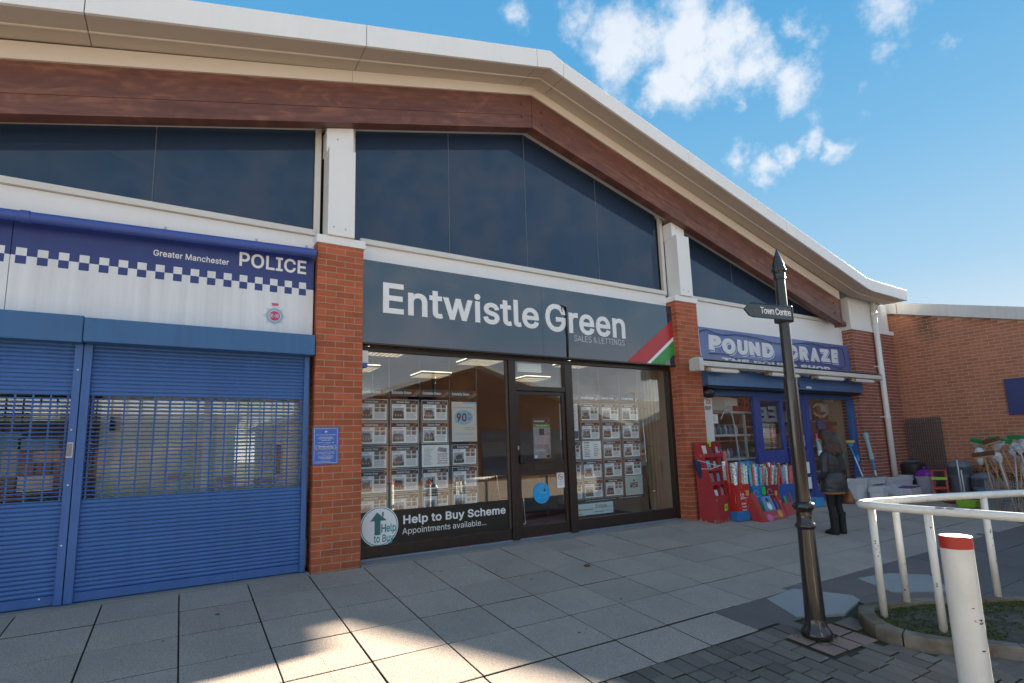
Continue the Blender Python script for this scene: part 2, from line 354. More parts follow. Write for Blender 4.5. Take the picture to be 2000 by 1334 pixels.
def woodmat():
    m = bpy.data.materials.new('stained_timber'); m.use_nodes = True; t = m.node_tree; n = t.nodes; l = t.links; b = n['Principled BSDF']
    tc = n.new('ShaderNodeNewGeometry'); sep = n.new('ShaderNodeSeparateXYZ'); l.new(tc.outputs['Position'], sep.inputs[0])
    a = n.new('ShaderNodeMath'); a.operation = 'SUBTRACT'; l.new(sep.outputs[0], a.inputs[0]); a.inputs[1].default_value = 3.14
    a2 = n.new('ShaderNodeMath'); a2.operation = 'ABSOLUTE'; l.new(a.outputs[0], a2.inputs[0])
    a3 = n.new('ShaderNodeMath'); a3.operation = 'MULTIPLY_ADD'; l.new(a2.outputs[0], a3.inputs[0]); a3.inputs[1].default_value = .278; l.new(sep.outputs[2], a3.inputs[2])
    cb = n.new('ShaderNodeCombineXYZ'); l.new(sep.outputs[0], cb.inputs[0]); l.new(a3.outputs[0], cb.inputs[1]); l.new(sep.outputs[1], cb.inputs[2])
    mp = n.new('ShaderNodeMapping'); mp.inputs['Scale'].default_value = (.8, 9, 3); l.new(cb.outputs[0], mp.inputs[0])
    nz = n.new('ShaderNodeTexNoise'); nz.inputs['Scale'].default_value = 1; nz.inputs['Detail'].default_value = 8; nz.inputs['Roughness'].default_value = .6; nz.inputs['Distortion'].default_value = 1.1; l.new(mp.outputs[0], nz.inputs[0])
    mp2 = n.new('ShaderNodeMapping'); mp2.inputs['Scale'].default_value = (2.2, 5, 1); l.new(cb.outputs[0], mp2.inputs[0])
    n2 = n.new('ShaderNodeTexNoise'); n2.inputs['Scale'].default_value = 1; n2.inputs['Detail'].default_value = 4; n2.inputs['Distortion'].default_value = 2.0; l.new(mp2.outputs[0], n2.inputs[0])
    br = n.new('ShaderNodeTexBrick'); mp3 = n.new('ShaderNodeMapping'); mp3.inputs['Scale'].default_value = (1, 1, 1); l.new(cb.outputs[0], mp3.inputs[0]); l.new(mp3.outputs[0], br.inputs[0])
    br.inputs['Scale'].default_value = 1; br.inputs['Mortar Size'].default_value = 0; br.inputs['Brick Width'].default_value = .62; br.inputs['Row Height'].default_value = .105; br.inputs['Color1'].default_value = (.46, .46, .46, 1); br.inputs['Color2'].default_value = (.58, .58, .58, 1)
    s1 = n.new('ShaderNodeMath'); s1.operation = 'MULTIPLY_ADD'; l.new(nz.outputs['Fac'], s1.inputs[0]); s1.inputs[1].default_value = .9; l.new(br.outputs['Color'], s1.inputs[2])
    s2 = n.new('ShaderNodeMath'); s2.operation = 'MULTIPLY_ADD'; l.new(n2.outputs['Fac'], s2.inputs[0]); s2.inputs[1].default_value = .9; l.new(s1.outputs[0], s2.inputs[2])
    r = n.new('ShaderNodeValToRGB'); l.new(s2.outputs[0], r.inputs[0]) if False else None
    mr = n.new('ShaderNodeMapRange'); l.new(s2.outputs[0], mr.inputs[0]); mr.inputs[1].default_value = 1.05; mr.inputs[2].default_value = 1.9; l.new(mr.outputs[0], r.inputs[0])
    e = r.color_ramp.elements; e[0].position = 0; e[0].color = (.10, .040, .032, 1); e[1].position = 1; e[1].color = (.34, .145, .08, 1)
    x = r.color_ramp.elements.new(.45); x.color = (.165, .066, .048, 1)
    l.new(r.outputs[0], b.inputs['Base Color']); b.inputs['Roughness'].default_value = .42; b.inputs['Specular IOR Level'].default_value = .45
    return m
m_wood = woodmat()
g_shop = glassmat('shop_glass', (.97, .985, .98), .085, 1.0)
g_dark = glassmat('tinted_glass', (.25, .3, .35), .07, 1.0)

# ------------------------------------------------------------------ ground
ys = [60, 20, 8, 0, -1, -2, -3, -4, -5, -6, -7, -8, -9, -10, -11, -12, -14, -20, -40, -400]; xs = [-400, -60, -20, -6, 0, 6, 14, 30, 60, 400]
mb = MB(); vs = [(x, y, GZ(y)-.017-(0.0 if y < -.5 else .02)) for y in ys for x in xs]; nx = len(xs)
mb.add(vs, [((j+1)*nx+i, (j+1)*nx+i+1, j*nx+i+1, j*nx+i) for j in range(len(ys)-1) for i in range(nx-1)])
struct(mb.build('ground', m_joint))
mb = MB()      # yard paving beyond the camera, toned pale and warm to bounce light
yy = [-6.6, -7, -8, -9, -10, -11, -12, -14, -20, -40, -400]
vs = [(x, y, GZ(y)-.004) for y in yy for x in (-400, 0, 400)]
mb.add(vs, [((j+1)*3+i, (j+1)*3+i+1, j*3+i+1, j*3+i) for j in range(len(yy)-1) for i in range(2)]); struct(mb.build('road', m_yard))
SL = math.atan(.0902)
def slab_mesh(name, w, d, m, ch=.003, th=.03):
    b = MB(); r = []
    for z, k in ((-th, 0), (-ch, 0), (0, ch)): r.append([(-w/2+k, -d/2+k, z), (w/2-k, -d/2+k, z), (w/2-k, d/2-k, z), (-w/2+k, d/2-k, z)])
    b.loft(r[:2], 1, False); b.loft(r[1:], 0, False); b.add(r[2], [(0, 1, 2, 3)]); return b.mesh(name, [m, m_joint])
pav = bpy.data.objects.new('pavement', None); COL.objects.link(pav); struct(pav)
P = .6075
me_a = slab_mesh('slab', P-.011, P-.011, m_slab); me_0 = slab_mesh('slab', P-.011, .548, m_slab); me_l = slab_mesh('slab', P-.011, .46, m_slab)
rr = random.Random(3)
from mathutils import noise as mn0
def put(name, me, x, y, dz=0, rz=0, jit=1, parent=pav, tilt=SL):
    o = bpy.data.objects.new(name, me); COL.objects.link(o)
    o.location = (x, y, GZ(y)+dz+rr.uniform(-.002, .0025)*jit); o.rotation_euler = (tilt+rr.uniform(-.003, .003)*jit, rr.uniform(-.003, .003)*jit, rz+rr.uniform(-.0015, .0015)*jit)
    attach(o, parent); return o
for i in range(-9, 23):
    x = .578+P*(i-.5)+P
    if x+P/2 > 14.15: continue
    right = x > 3.2
    for j in range(5 if right else 6):
        y = .03-P*(j+.5)+.012*(x-.578)*(0 if j == 0 else 1)*.5
        if j == 0: put('slab', me_0, x, -.012-.274-.02)
        elif j == 5: put('slab', me_l, x, .03-P*5-.235)
        else: put('slab', me_a, x, y)
# concrete strips in front of the shop fronts and under the shutters
mb = MB()
for x0, x1 in ((-5.62, -.012), (.56, 6.18), (6.74, 12.1)):
    mb.box(x0, x1, -.018, .30, -.05, .012)
struct(mb.build('threshold', m_strip, bevel=.004))
put('dark_slab', slab_mesh('dark_slab', .57, .46, m_slab2, .003), 3.305, -3.215, -.004)
# darker slabs to the right, with two pale diamond flags let in
me_d = slab_mesh('dark_slab', .60, .60, m_slab2, .003); me_dh = slab_mesh('dark_slab', .60, .40, m_slab2, .003)
def in_poly(x, y, p):
    c = False
    for i in range(len(p)):
        (x1, y1), (x2, y2) = p[i], p[i-1]
        if (y1 > y) != (y2 > y) and x < (x2-x1)*(y-y1)/(y2-y1)+x1: c = not c
    return c
ISL = [(6.6, -4.74), (5.91, -4.412), (5.41, -4.167), (4.966, -3.953), (4.6, -3.83), (4.33, -3.745), (4.13, -3.73), (3.98, -3.80), (3.85, -3.91), (3.765, -4.04), (3.74, -4.15), (3.755, -4.26), (3.83, -4.42), (3.95, -4.56), (4.12, -4.68), (4.28, -4.88), (4.5, -5.2), (5.0, -5.8), (7.5, -6.6), (9.0, -6.0)]
for i in range(18):
    for j in range(5):
        x = 3.61+i*.605; y = -2.90-.305-.605*j+.012*(x-3)
        if j == 0 and i == 0: pass
        if x > 13.9 or in_poly(x, y, ISL) or (x < 4.1 and y < -3.6) or (x < 3.4): continue
        put('dark_slab', me_d, x, y, -.002)
for poly in ([(3.571, -3.461), (4.048, -3.644), (4.589, -3.511), (4.664, -3.398), (4.323, -2.972), (3.777, -3.024)], [(5.31, -3.119), (5.137, -3.554), (5.55, -3.77), (5.752, -3.86), (5.964, -3.688)], [(5.31, -3.119), (5.964, -3.688), (6.216, -3.466), (5.85, -3.2)]):
    n = len(poly); cx = sum(a for a, _ in poly)/n; cy = sum(b for _, b in poly)/n
    sh = [(cx+(a-cx)*.99, cy+(b-cy)*.99) for a, b in poly]
    if sum((sh[i][0]*sh[(i+1) % n][1]-sh[(i+1) % n][0]*sh[i][1]) for i in range(n)) < 0: sh.reverse()
    b = MB(); b.loft([[(x, y, .0902*y-.02) for x, y in sh], [(x, y, .0902*y+.005) for x, y in sh]]); b.build('pale_flag', m_slab3, pav)
# block paving at the front, columns of blocks running away from the shops
blk = bpy.data.objects.new('block_paving', None); COL.objects.link(blk); struct(blk)
bm_ = {k: slab_mesh('paving_block', .145-.009, L_-.009, m_block, .006) for k, L_ in enumerate((.145, .21, .21, .24))}
LL = (.145, .21, .21, .24); count = 0
rb = random.Random(11)
rest = MB()
for c in range(-9, 24):
    x = .9+c*.1465; y = -3.475-(.0 if c % 2 else .0)-rb.random()*.01
    lim = -5.0
    first = True
    while y > lim:
        k = rb.randrange(4); l_ = LL[k]
        yc = y-l_/2; y -= l_
        if in_poly(x, yc, ISL) or (x > 3.5 and yc > -3.62) or (abs(x-3.39) < .30 and abs(yc+3.86) < .2): continue
        if in_poly(x, yc, [(3.571, -3.461), (4.048, -3.644), (4.589, -3.511), (4.664, -3.398), (4.323, -2.972), (3.777, -3.024)]): continue
        if x > .7 and yc < -3.47 and count < 285 and yc > -4.9:
            put('paving_block', bm_[k], x, yc, .0, jit=1.6, parent=blk); count += 1
        else:
            rest.box(x-.068, x+.068, yc-l_/2+.005, yc+l_/2-.005, GZ(yc)-.03, GZ(yc)+.001)
for c in range(-24, 60):      # the same paving goes on outside the photograph, joined
    x = .9+c*.1465; y = (-5.0 if -9 <= c < 24 else -3.475)
    if c >= 24: y = -6.1
    while y > -6.6:
        l_ = LL[rb.randrange(4)]; yc = y-l_/2; y -= l_
        if in_poly(x, yc, ISL): continue
        b0 = len(rest.v)
        rest.box(x-.068, x+.068, yc-l_/2+.005, yc+l_/2-.005, GZ(yc)-.03, GZ(yc)+.001)
m_blocki = mat('paving_block_joined', (.155, .13, .108), .88, var=.2, vs=2.3, speck=.3, isl=.22, bump=.5, bs=150)
ro = rest.build('paving_blocks', m_blocki, blk); stuff(ro)
for k, (x, y, w, d) in enumerate(((3.18, -3.76, .2, .2), (3.39, -3.76, .2, .2), (3.60, -3.79, .2, .2), (3.18, -3.97, .2, .2), (3.39, -3.98, .2, .2), (3.60, -4.0, .2, .2))):
    put('pink_slab', slab_mesh('pink_slab', w-.008, d-.008, m_pinkslab, .004), x, y, .001, parent=blk)
# moss tufts round the post foot and litter of pale chips on the blocks
mb = MB()
for k in range(900):
    a = rb.random()*6.283; r_ = .115+rb.random()**2*.09; x = 3.32+math.cos(a)*r_; y = -3.8+math.sin(a)*r_*.9
    h = .003+rb.random()*.006; w = .006; z = GZ(y)
    mb.add([(x-w, y, z), (x+w, y, z), (x+rb.uniform(-.008, .008), y+rb.uniform(-.008, .008), z+h)], [(0, 1, 2)])
stuff(tag(mb.build('moss', m_moss), 'green moss growing round the foot of the black signpost', 'moss'))
mb = MB()
for k in range(18):
    x = rb.uniform(1.6, 4.2); y = rb.uniform(-4.7, -3.5); s_ = rb.uniform(.003, .007)
    if in_poly(x, y, ISL): continue
    pts = [(x+s_*rb.uniform(.6, 1.2)*math.cos(a_), y+s_*rb.uniform(.6, 1.2)*math.sin(a_)) for a_ in [q*6.283/6 for q in range(6)]]
    mb.loft([[(p_[0], p_[1], GZ(p_[1])) for p_ in pts], [(p_[0], p_[1], GZ(p_[1])+.003) for p_ in pts]])
m_chip = mat('pale_litter', (.30, .31, .31), .6)
stuff(tag(mb.build('litter', m_chip), 'pale chips and specks of litter scattered on the block paving', 'litter'))
mb = MB(); rj = random.Random(44)      # moss and grit caught in the slab joints near the camera
for k in range(5200):
    if rj.random() < .62:
        x = .578+P*rj.randrange(-6, 6)+P/2+P/2-P*.5+rj.gauss(0, .0035); y = -rj.random()**.7*3.35-.05
    else:
        j = rj.randrange(1, 6); x = rj.uniform(-3.2, 4.0); y = .03-P*j+.006*(x-.578)+rj.gauss(0, .0035)
    if mn0.noise(Vector((x*1.7, y*1.7, 3))) < -.05: continue
    z = GZ(y)-.006; s_ = rj.uniform(.003, .0075); a = rj.random()*6.28
    mb.add([(x-s_*math.cos(a), y-s_*math.sin(a), z), (x+s_*math.cos(a), y+s_*math.sin(a), z), (x+s_*.4*math.sin(a), y, z+rj.uniform(.006, .011))], [(0, 1, 2)])
stuff(tag(mb.build('joint_moss', mat('joint_moss_green', (.05, .045, .02), .95, isl=.5)), 'moss and grit caught in the joints between the pale slabs', 'moss'))
mb = MB()
for x, y, s_ in ((-.95, -.83, .02), (-1.35, -1.25, .012), (1.62, -2.75, .016), (1.72, -2.72, .01), (2.05, -1.35, .013), (1.3, -.6, .01), (3.0, -1.6, .012), (3.62, -2.2, .013), (2.5, -2.3, .012), (4.2, -1.9, .01)):
    pts = [(x+s_*rb.uniform(.7, 1.3)*math.cos(q*.785), y+s_*rb.uniform(.5, 1)*math.sin(q*.785)) for q in range(8)]
    mb.loft([[(p_[0], p_[1], GZ(p_[1])-.002) for p_ in pts], [(p_[0], p_[1], GZ(p_[1])+.0035) for p_ in pts]])
stuff(tag(mb.build('chewing_gum', mat('old_gum', (.07, .07, .075), .8)), 'flattened dark spots of old chewing gum on the slabs', 'chewing gum'))
ml = MB(); z = GZ(-1.25)
ml.loft([[(2.86, -1.28, z+.002), (2.92, -1.30, z+.004), (2.95, -1.25, z+.012), (2.9, -1.22, z+.014), (2.87, -1.24, z+.006)], [(2.86, -1.28, z+.005), (2.92, -1.30, z+.008), (2.95, -1.25, z+.018), (2.9, -1.22, z+.02), (2.87, -1.24, z+.01)]])
tag(ml.build('leaf', mat('dry_leaf', (.16, .045, .02), .8)), 'small curled dry brown leaf lying on the pale slabs before the door', 'leaf')

# ------------------------------------------------------------------ kerbed island, railing, bollard
def inset(poly, d):
    n = len(poly); o = []
    ar = sum(poly[i][0]*poly[(i+1) % n][1]-poly[(i+1) % n][0]*poly[i][1] for i in range(n)); sg = 1 if ar > 0 else -1
    for i in range(n):
        a = Vector(poly[i-1]); b = Vector(poly[i]); c = Vector(poly[(i+1) % n])
        n1 = Vector((-(b-a).y, (b-a).x)).normalized()*sg; n2 = Vector((-(c-b).y, (c-b).x)).normalized()*sg; m = (n1+n2).normalized()
        o.append(tuple(b+m*(d/max(.4, m.dot(n1)))))
    return o
isl = bpy.data.objects.new('kerb_island', None); COL.objects.link(isl); struct(isl)
INN = inset(ISL, .13); IN0 = inset(ISL, .012)
KT = .095
n = len(ISL)
groups_ = [(0, 1), (1, 2), (2, 3), (3, 5), (5, 7), (7, 9), (9, 11), (11, 13), (13, 15), (15, 16), (16, 17), (17, 18), (18, 19), (19, 20)]
for a, b in groups_:
    idx = [k % n for k in range(a, b+1)]; rings = []
    for q, k in enumerate(idx):
        o_ = Vector(ISL[k]); i0 = Vector(IN0[k]); ii = Vector(INN[k])
        if q in (0, len(idx)-1):      # open the joint between two stones
            oth = Vector(ISL[idx[1] if q == 0 else idx[-2]]); sh = (oth-o_).normalized()*.006; o_ = o_+sh; i0 = i0+sh; ii = ii+sh
        g = GZ(o_.y); t = g+KT
        rings.append([(o_.x, o_.y, g-.03), (o_.x, o_.y, t-.03), (o_.x*.6+i0.x*.4, o_.y*.6+i0.y*.4, t-.008), (i0.x, i0.y, t), (ii.x, ii.y, t), (ii.x, ii.y, g-.03)])
    k_ = MB().loft(rings); k_.build('kerb_stone', m_kerb, isl)
from mathutils import noise as mn
mb = MB(); N_ = 70; X0, X1, Y0, Y1 = 3.7, 7.2, -6.2, -3.7; pts = {}; vs = []; fs = []
for j in range(N_+1):
    for i in range(N_+1):
        x = X0+(X1-X0)*i/N_; y = Y0+(Y1-Y0)*j/N_; vs.append((x, y, GZ(y)+KT-.02+.018*mn.fractal(Vector((x*6, y*6, 0)), 1, 2, 4)))
for j in range(N_):
    for i in range(N_):
        x = X0+(X1-X0)*(i+.5)/N_; y = Y0+(Y1-Y0)*(j+.5)/N_
        if in_poly(x, y, inset(ISL, .1) if False else ISL) and in_poly(x, y, INN) or in_poly(x, y, inset(ISL, .09)): fs.append((j*(N_+1)+i, j*(N_+1)+i+1, (j+1)*(N_+1)+i+1, (j+1)*(N_+1)+i))
mb.add(vs, fs); so = mb.build('soil', m_soil, isl, smooth=True)
mb = MB(); rg = random.Random(5)
for k in range(34000):
    x = rg.uniform(3.85, 6.9); y = rg.uniform(-5.4, -3.75)
    if not in_poly(x, y, INN): continue
    # thick moss near the kerb, thin in the middle
    d = 9
    for q in range(len(INN)):
        a = Vector(INN[q]); b = Vector(INN[(q+1) % len(INN)]); p_ = Vector((x, y)); t_ = max(0, min(1, (p_-a).dot(b-a)/max(1e-6, (b-a).length_squared))); d = min(d, (p_-(a+(b-a)*t_)).length)
    far = y > -4.7-.0*(x)
    pr = math.exp(-d/.14) if far else math.exp(-d/.05)*.4
    pr += .25*max(0, mn.fractal(Vector((x*3, y*3, 5)), 1, 2, 3))
    if rg.random() > pr: continue
    s_ = rg.uniform(.006, .014); z = GZ(y)+KT-.02+.018*mn.fractal(Vector((x*6, y*6, 0)), 1, 2, 4); a = rg.random()*3.1
    dx = math.cos(a)*s_; dy = math.sin(a)*s_
    mb.add([(x-dx, y-dy, z), (x+dx, y+dy, z), (x+dy, y-dx, z+s_*1.1), (x-dy, y+dx, z+s_*.7)], [(0, 1, 2), (0, 3, 1)])
stuff(mb.build('moss', m_moss, isl))
m_rail = mat('white_rail_paint', (.78, .76, .70), .32, var=.08, vs=7, streak=.06, spec=.5, bump=.12, bs=22)
m_rust = mat('chipped_paint', (.09, .085, .09), .8)
rl = thing('railing', 'white tubular steel railing looping round the mossy kerbed island', 'railing', (4.09, -3.94, GZ(-3.94)+.09))
R_ = .036
def cr(P, k=6):
    P = [Vector(p) for p in P]; Q = []
    for i in range(len(P)-1):
        p0 = P[max(i-1, 0)]; p1 = P[i]; p2 = P[i+1]; p3 = P[min(i+2, len(P)-1)]
        for j in range(k):
            t = j/k; Q.append(.5*((2*p1)+(-p0+p2)*t+(2*p0-5*p1+4*p2-p3)*t*t+(-p0+3*p1-3*p2+p3)*t*t*t))
    Q.append(P[-1]); return Q
path = [(8.6, -5.55, .66), (7.2, -4.95, .672), (6.25, -4.5, .675), (5.61, -4.30, .686), (5.1, -4.08, .686), (4.6, -3.92, .684), (4.32, -3.845, .686), (4.14, -3.86, .686), (4.08, -3.96, .685), (4.09, -4.12, .675), (4.19, -4.38, .658), (4.28, -4.75, .645), (4.45, -5.2, .62), (4.8, -5.9, .58), (5.4, -6.6, .55)]
MB().tube(cr(path), R_, 16).build('handrail', m_rail, rl, smooth=True)
for fx, fy, tz in ((4.105, -3.965, .675), (4.627, -3.925, .675), (4.197, -4.376, .65), (5.613, -4.30, .68), (4.40, -5.05, .63), (6.9, -4.83, .67), (4.95, -6.1, .57)):
    MB().tube([(fx, fy, GZ(fy)+.03), (fx, fy, tz)], .031, 14).build('post', m_rail, rl, smooth=True)
    tz
mb = MB(); rc = random.Random(8)
for (fx, fy), hs_ in (((4.105, -3.965), (.37, .33, .27, .24, .35, .30)), ((4.197, -4.376), (.52, .06, .04)), ((5.613, -4.30), (.35, .33, .2, .27, .05)), ((4.627, -3.925), (-.1, .1, -.14))):
    for h in hs_:
        a = math.radians(rc.uniform(190, 260)); r1 = .0315; w = rc.uniform(.15, .42); hh = rc.uniform(.008, .018)
        mb.add([(fx+r1*math.cos(a+s*w*.5*(.6+.4*(t_ % 2))), fy+r1*math.sin(a+s*w*.5), h+t_*hh*.5) for s, t_ in ((-1, -1), (0, -1.6), (1, -1), (1.3, .3), (.4, 1.2), (-.8, .8))], [(0, 1, 2, 3, 4, 5)])
for t_, L_ in ((.15, .10), (.33, .12), (.5, .08), (.7, .05)):
    a = Vector((4.19, -4.38, .658)); b = Vector((4.28, -4.75, .645)); p_ = a+(b-a)*(t_*1.1); q_ = p_+(b-a).normalized()*L_*.6
    mb.add([(p_.x-.024, p_.y, p_.z+.0285), (p_.x-.012, p_.y, p_.z+.036), (q_.x-.010, q_.y, q_.z+.036), (q_.x-.022, q_.y, q_.z+.030), ((p_.x+q_.x)/2-.027, (p_.y+q_.y)/2, (p_.z+q_.z)/2+.026)], [(0, 1, 2, 3, 4)])
mb.build('chipped_patch', m_rust, rl)
bo = thing('bollard', 'thick white steel bollard with a red painted top standing before the railing', 'bollard', (2.795, -5.09, GZ(-5.09)))
zt = .678; r_ = .084; zb_ = GZ(-5.09)
m_redp = mat('red_paint', (.48, .035, .022), .35, var=.12, vs=8)
MB().lathe([(r_, zb_), (r_, zt-.072)], (2.795, -5.09, 0), 40).build('tube', m_rail, bo, smooth=False, auto=40)
MB().lathe([(r_+.0012, zt-.073), (r_+.0012, zt-.004), (r_-.004, zt)], (2.795, -5.09, 0), 40).build('red_band', m_redp, bo, auto=40)
m_worn = mat('worn_cap_paint', (.7, .66, .6), .5, col2=(.5, .08, .04), vs=14)
MB().lathe([(r_-.005, zt+.0005), (0.001, zt+.003)], (2.795, -5.09, 0), 40).build('cap', m_worn, bo, auto=40)
mb = MB(); rc = random.Random(2)
for a0, h, s_ in ((-2.05, .20, .012), (-1.85, .185, .008), (-1.2, .19, .014), (-1.15, .24, .010), (-2.0, .03, .006), (-1.35, .05, .006), (-2.3, .27, .004)):
    pts = []
    for q in range(9):
        t_ = q*6.283/9; k = rc.uniform(.7, 1.4)*s_*1.25; pts.append((2.795+(r_+.0008)*math.cos(a0+k*math.cos(t_)*1.4/r_), -5.09+(r_+.0008)*math.sin(a0+k*math.cos(t_)*1.4/r_), h-.0+k*.55*math.sin(t_)))
    mb.add(pts, [tuple(range(9))])
mb.build('chipped_patch', m_rust, bo)
# ================================================================== the shop building
bld = thing('shopping_building', 'long single storey brick and white clad shopping parade with a wide timber trimmed gable', 'building', (3.14, 0, 0))
PX = (-12.374, -6.187, 0.0, 6.187); PW = .5525; HC = .078; HT = 3.868; DP = .27
def pier_courses(x0, brick_fn, core):
    nrow = int(HT/HC)
    for k in range(-1, nrow+1):
        z0 = k*HC+.01; z1 = min((k+1)*HC, HT)
        if z0 >= HT: break
        j = .005
        if k % 2: B = [(0, .225, 0, .1025), (.225, .45, 0, .1025), (.45, PW, 0, .215), (0, .1025, .1125, DP), (.45, PW, .225, DP)]
        else: B = [(0, .1025, 0, .215), (.1125-.01, .3275, 0, .1025), (.3275, PW, 0, .1025), (0, .1025, .225, DP), (.45, PW, .1125, DP)]
        for a, b, c, d in B:
            brick_fn(x0+a+(j if a > 0 else 0), x0+b-(j if b < PW else 0), c, d, z0, z1)
    core.box(x0+.005, x0+PW-.005, .005, DP, -.05, HT)
rbk = random.Random(21); nb = 0
for pi, x0 in enumerate(PX):
    pr = bpy.data.objects.new('pier', None); COL.objects.link(pr); pr.location = (x0, 0, 0); attach(pr, bld)
    if pi >= 2:
        L_ = []
        pier_courses(x0, lambda *a: L_.append(a), MB()); core = MB(); core.box(x0+.004, x0+PW-.004, .004, DP, -.05, HT)
        core.build('mortar', m_mortar, pr); cache = {}; jn = MB()
        for a in L_:
            single = (pi == 2 and a[1]-.0 <= x0+PW+1 and not (a[2] > .05 and a[0] > x0+.3)) or (pi == 3 and nb < 298 and a[4] < 1.9 and not (a[2] > .05 and a[0] > x0+.3))
            if single and nb < 299:
                key = tuple(round(v, 4) for v in (a[1]-a[0], a[3]-a[2], a[5]-a[4]))
                if key not in cache:
                    w, d, h = key; cache[key] = MB().box(-w/2, w/2, -d/2, d/2, -h/2, h/2).mesh('brick', m_brick)
                o = bpy.data.objects.new('brick', cache[key]); COL.objects.link(o); o.location = ((a[0]+a[1])/2, (a[2]+a[3])/2-.0006*rbk.uniform(-1, 1.6), (a[4]+a[5])/2); o.rotation_euler = (rbk.uniform(-.006, .006), 0, rbk.uniform(-.003, .003)); attach(o, pr); nb += 1
            else: jn.box(*a)
        if jn.v: stuff(jn.build('bricks', m_brickj, pr))
    else:
        mb = MB(); pier_courses(x0, lambda *a: mb.box(*a), MB()); stuff(mb.build('bricks', m_brickj, pr)); MB().box(x0+.004, x0+PW-.004, .004, DP, -.05, HT).build('mortar', m_mortar, pr)
    MB().box(x0-.02, x0+PW+.018, -.022, DP, HT+.002, HT+.105).build('pier_cap', m_white, pr, bevel=.004)
# corner pier C (12.14 .. 14.15) with its return on the left
XC0, XC1 = 12.14, 14.15
pc = bpy.data.objects.new('corner_pier', None); COL.objects.link(pc); pc.location = (XC0, 0, 0); attach(pc, bld)
mb = MB()
for k in range(-1, 50):
    z0 = k*HC+.01; z1 = min((k+1)*HC, HT)
    if z0 >= HT: break
    x = XC0+(-.0 if k % 2 else -.1125); first = True
    while x < XC1-.02:
        a = max(x, XC0); b = min(x+.225, XC1)
        if b-a > .03: mb.box(a+(.005 if a > XC0 else 0), b-.005, -.0006*rbk.uniform(-1, 2), .1025 if a > XC0 or k % 2 else .215, z0, z1)
        x += .225
    mb.box(XC0, XC0+.1, .1125 if k % 2 else .225, .42, z0, z1)
stuff(mb.build('bricks', m_brickd, pc)); MB().box(XC0+.004, XC1, .004, .42, -.05, HT).build('mortar', mat('pale_mortar', (.60, .55, .53), .9, var=.2, vs=5), pc)
MB().box(XC0-.03, XC1+.01, -.03, .42, HT+.002, HT+.105).build('pier_cap', m_white, pc, bevel=.004)
for a, b in ((XC0-.02, 12.72), (12.728, 13.96)):
    MB().box(a, b, -.012, .42, HT+.107, 4.70).build('cladding_panel', m_white, pc, bevel=.004)
MB().box(XC0-.06, XC0+.25, -.05, .42, 4.703, 4.80).build('cladding_cap', m_white, pc, bevel=.004)
# downpipe
dp = thing('downpipe', 'white round downpipe running down the corner brick pier', 'downpipe', (13.14, -.1, 0))
MB().tube([(13.14, -.09, 4.78), (13.135, -.09, 0.02)], .062, 20).build('pipe', m_white, dp, smooth=True)
for z in (4.3, 2.93, 1.75): MB().lathe([(.07, z), (.07, z+.05)], (13.137, -.09, 0), 20).build('collar', m_white, dp, auto=30)
for z in (3.0, 1.78): MB().box(12.99, 13.06, -.09, -.0, z, z+.022).build('bracket', m_white, dp)

# roof: verge fascia, soffit, sheet
def zb(x):      # underside of the fascia
    if x <= 3.14: return 6.935-.2655*(3.14-x) if x > -5.6 else 4.615-.03*(-5.6-x)
    if x <= 11.77: return 6.935-.2655*(x-3.14)
    return 4.644-.118*min(x-11.77, .28)-.02*(x-12.05 if x > 12.05 else 0)
def zt_(x): return zb(x)+(.285 if x < 3.2 else .255 if x < 11.9 else .265)
jx = [-7.6, -4.95, -2.28, .38, 2.90, 3.38, 6.07, 8.83, 11.35, 13.62]
kn = [-5.6, 3.14, 11.77, 12.05]
def span(a, b): return [a]+[k for k in kn if a < k < b]+[b]
for a, b in zip(jx[:-1], jx[1:]):
    xs_ = span(a+.004, b-.004)
    MB().prism([(x, zb(x)) for x in xs_]+[(x, zt_(x)) for x in reversed(xs_)], -.66, -.62).build('fascia_panel', m_white, bld, bevel=.004)
    mb = MB()
    for p, q in zip(xs_[:-1], xs_[1:]): mb.add([(p, -.62, zb(p)+.006), (q, -.62, zb(q)+.006), (q, -.375, zb(q)+.014), (p, -.375, zb(p)+.014), (p, -.62, zb(p)+.03), (q, -.62, zb(q)+.03), (q, -.375, zb(q)+.03), (p, -.375, zb(p)+.03)], [(0, 3, 2, 1), (4, 5, 6, 7), (0, 1, 5, 4), (2, 3, 7, 6), (1, 2, 6, 5), (3, 0, 4, 7)])
    mb.build('soffit_panel', m_soffit, bld)
    mb = MB()
    for p, q in zip(xs_[:-1], xs_[1:]): mb.add([(p, -.355, zb(p)+.016), (q, -.355, zb(q)+.016), (q, -.12, zb(q)+.024), (p, -.12, zb(p)+.024), (p, -.355, zb(p)+.04), (q, -.355, zb(q)+.04), (q, -.12, zb(q)+.04), (p, -.12, zb(p)+.04)], [(0, 3, 2, 1), (4, 5, 6, 7), (0, 1, 5, 4), (2, 3, 7, 6), (1, 2, 6, 5), (3, 0, 4, 7)])
    mb.build('soffit_panel', m_soffit, bld)
    mb = MB()
    mb.prism([(x, zb(x)+.001) for x in xs_]+[(x, zb(x)+.014) for x in reversed(xs_)], -.374, -.356); mb.build('soffit_bead', m_cream, bld)
ax = [-7.6, -5.6, 3.14, 11.77, 12.05, 13.62]
MB().prism([(x, zb(x)+.045) for x in ax]+[(x, zt_(x)-.012) for x in reversed(ax)], -.618, 14).build('roof', mat('roof_sheet', (.3, .31, .32), .5), bld)
MB().prism([(-7.6, 3.9), (-5.6, 4.0)]+[(-5.6, 4.62), (-7.6, 4.60)], -.1, .3).build('cladding_panel', m_white, bld)
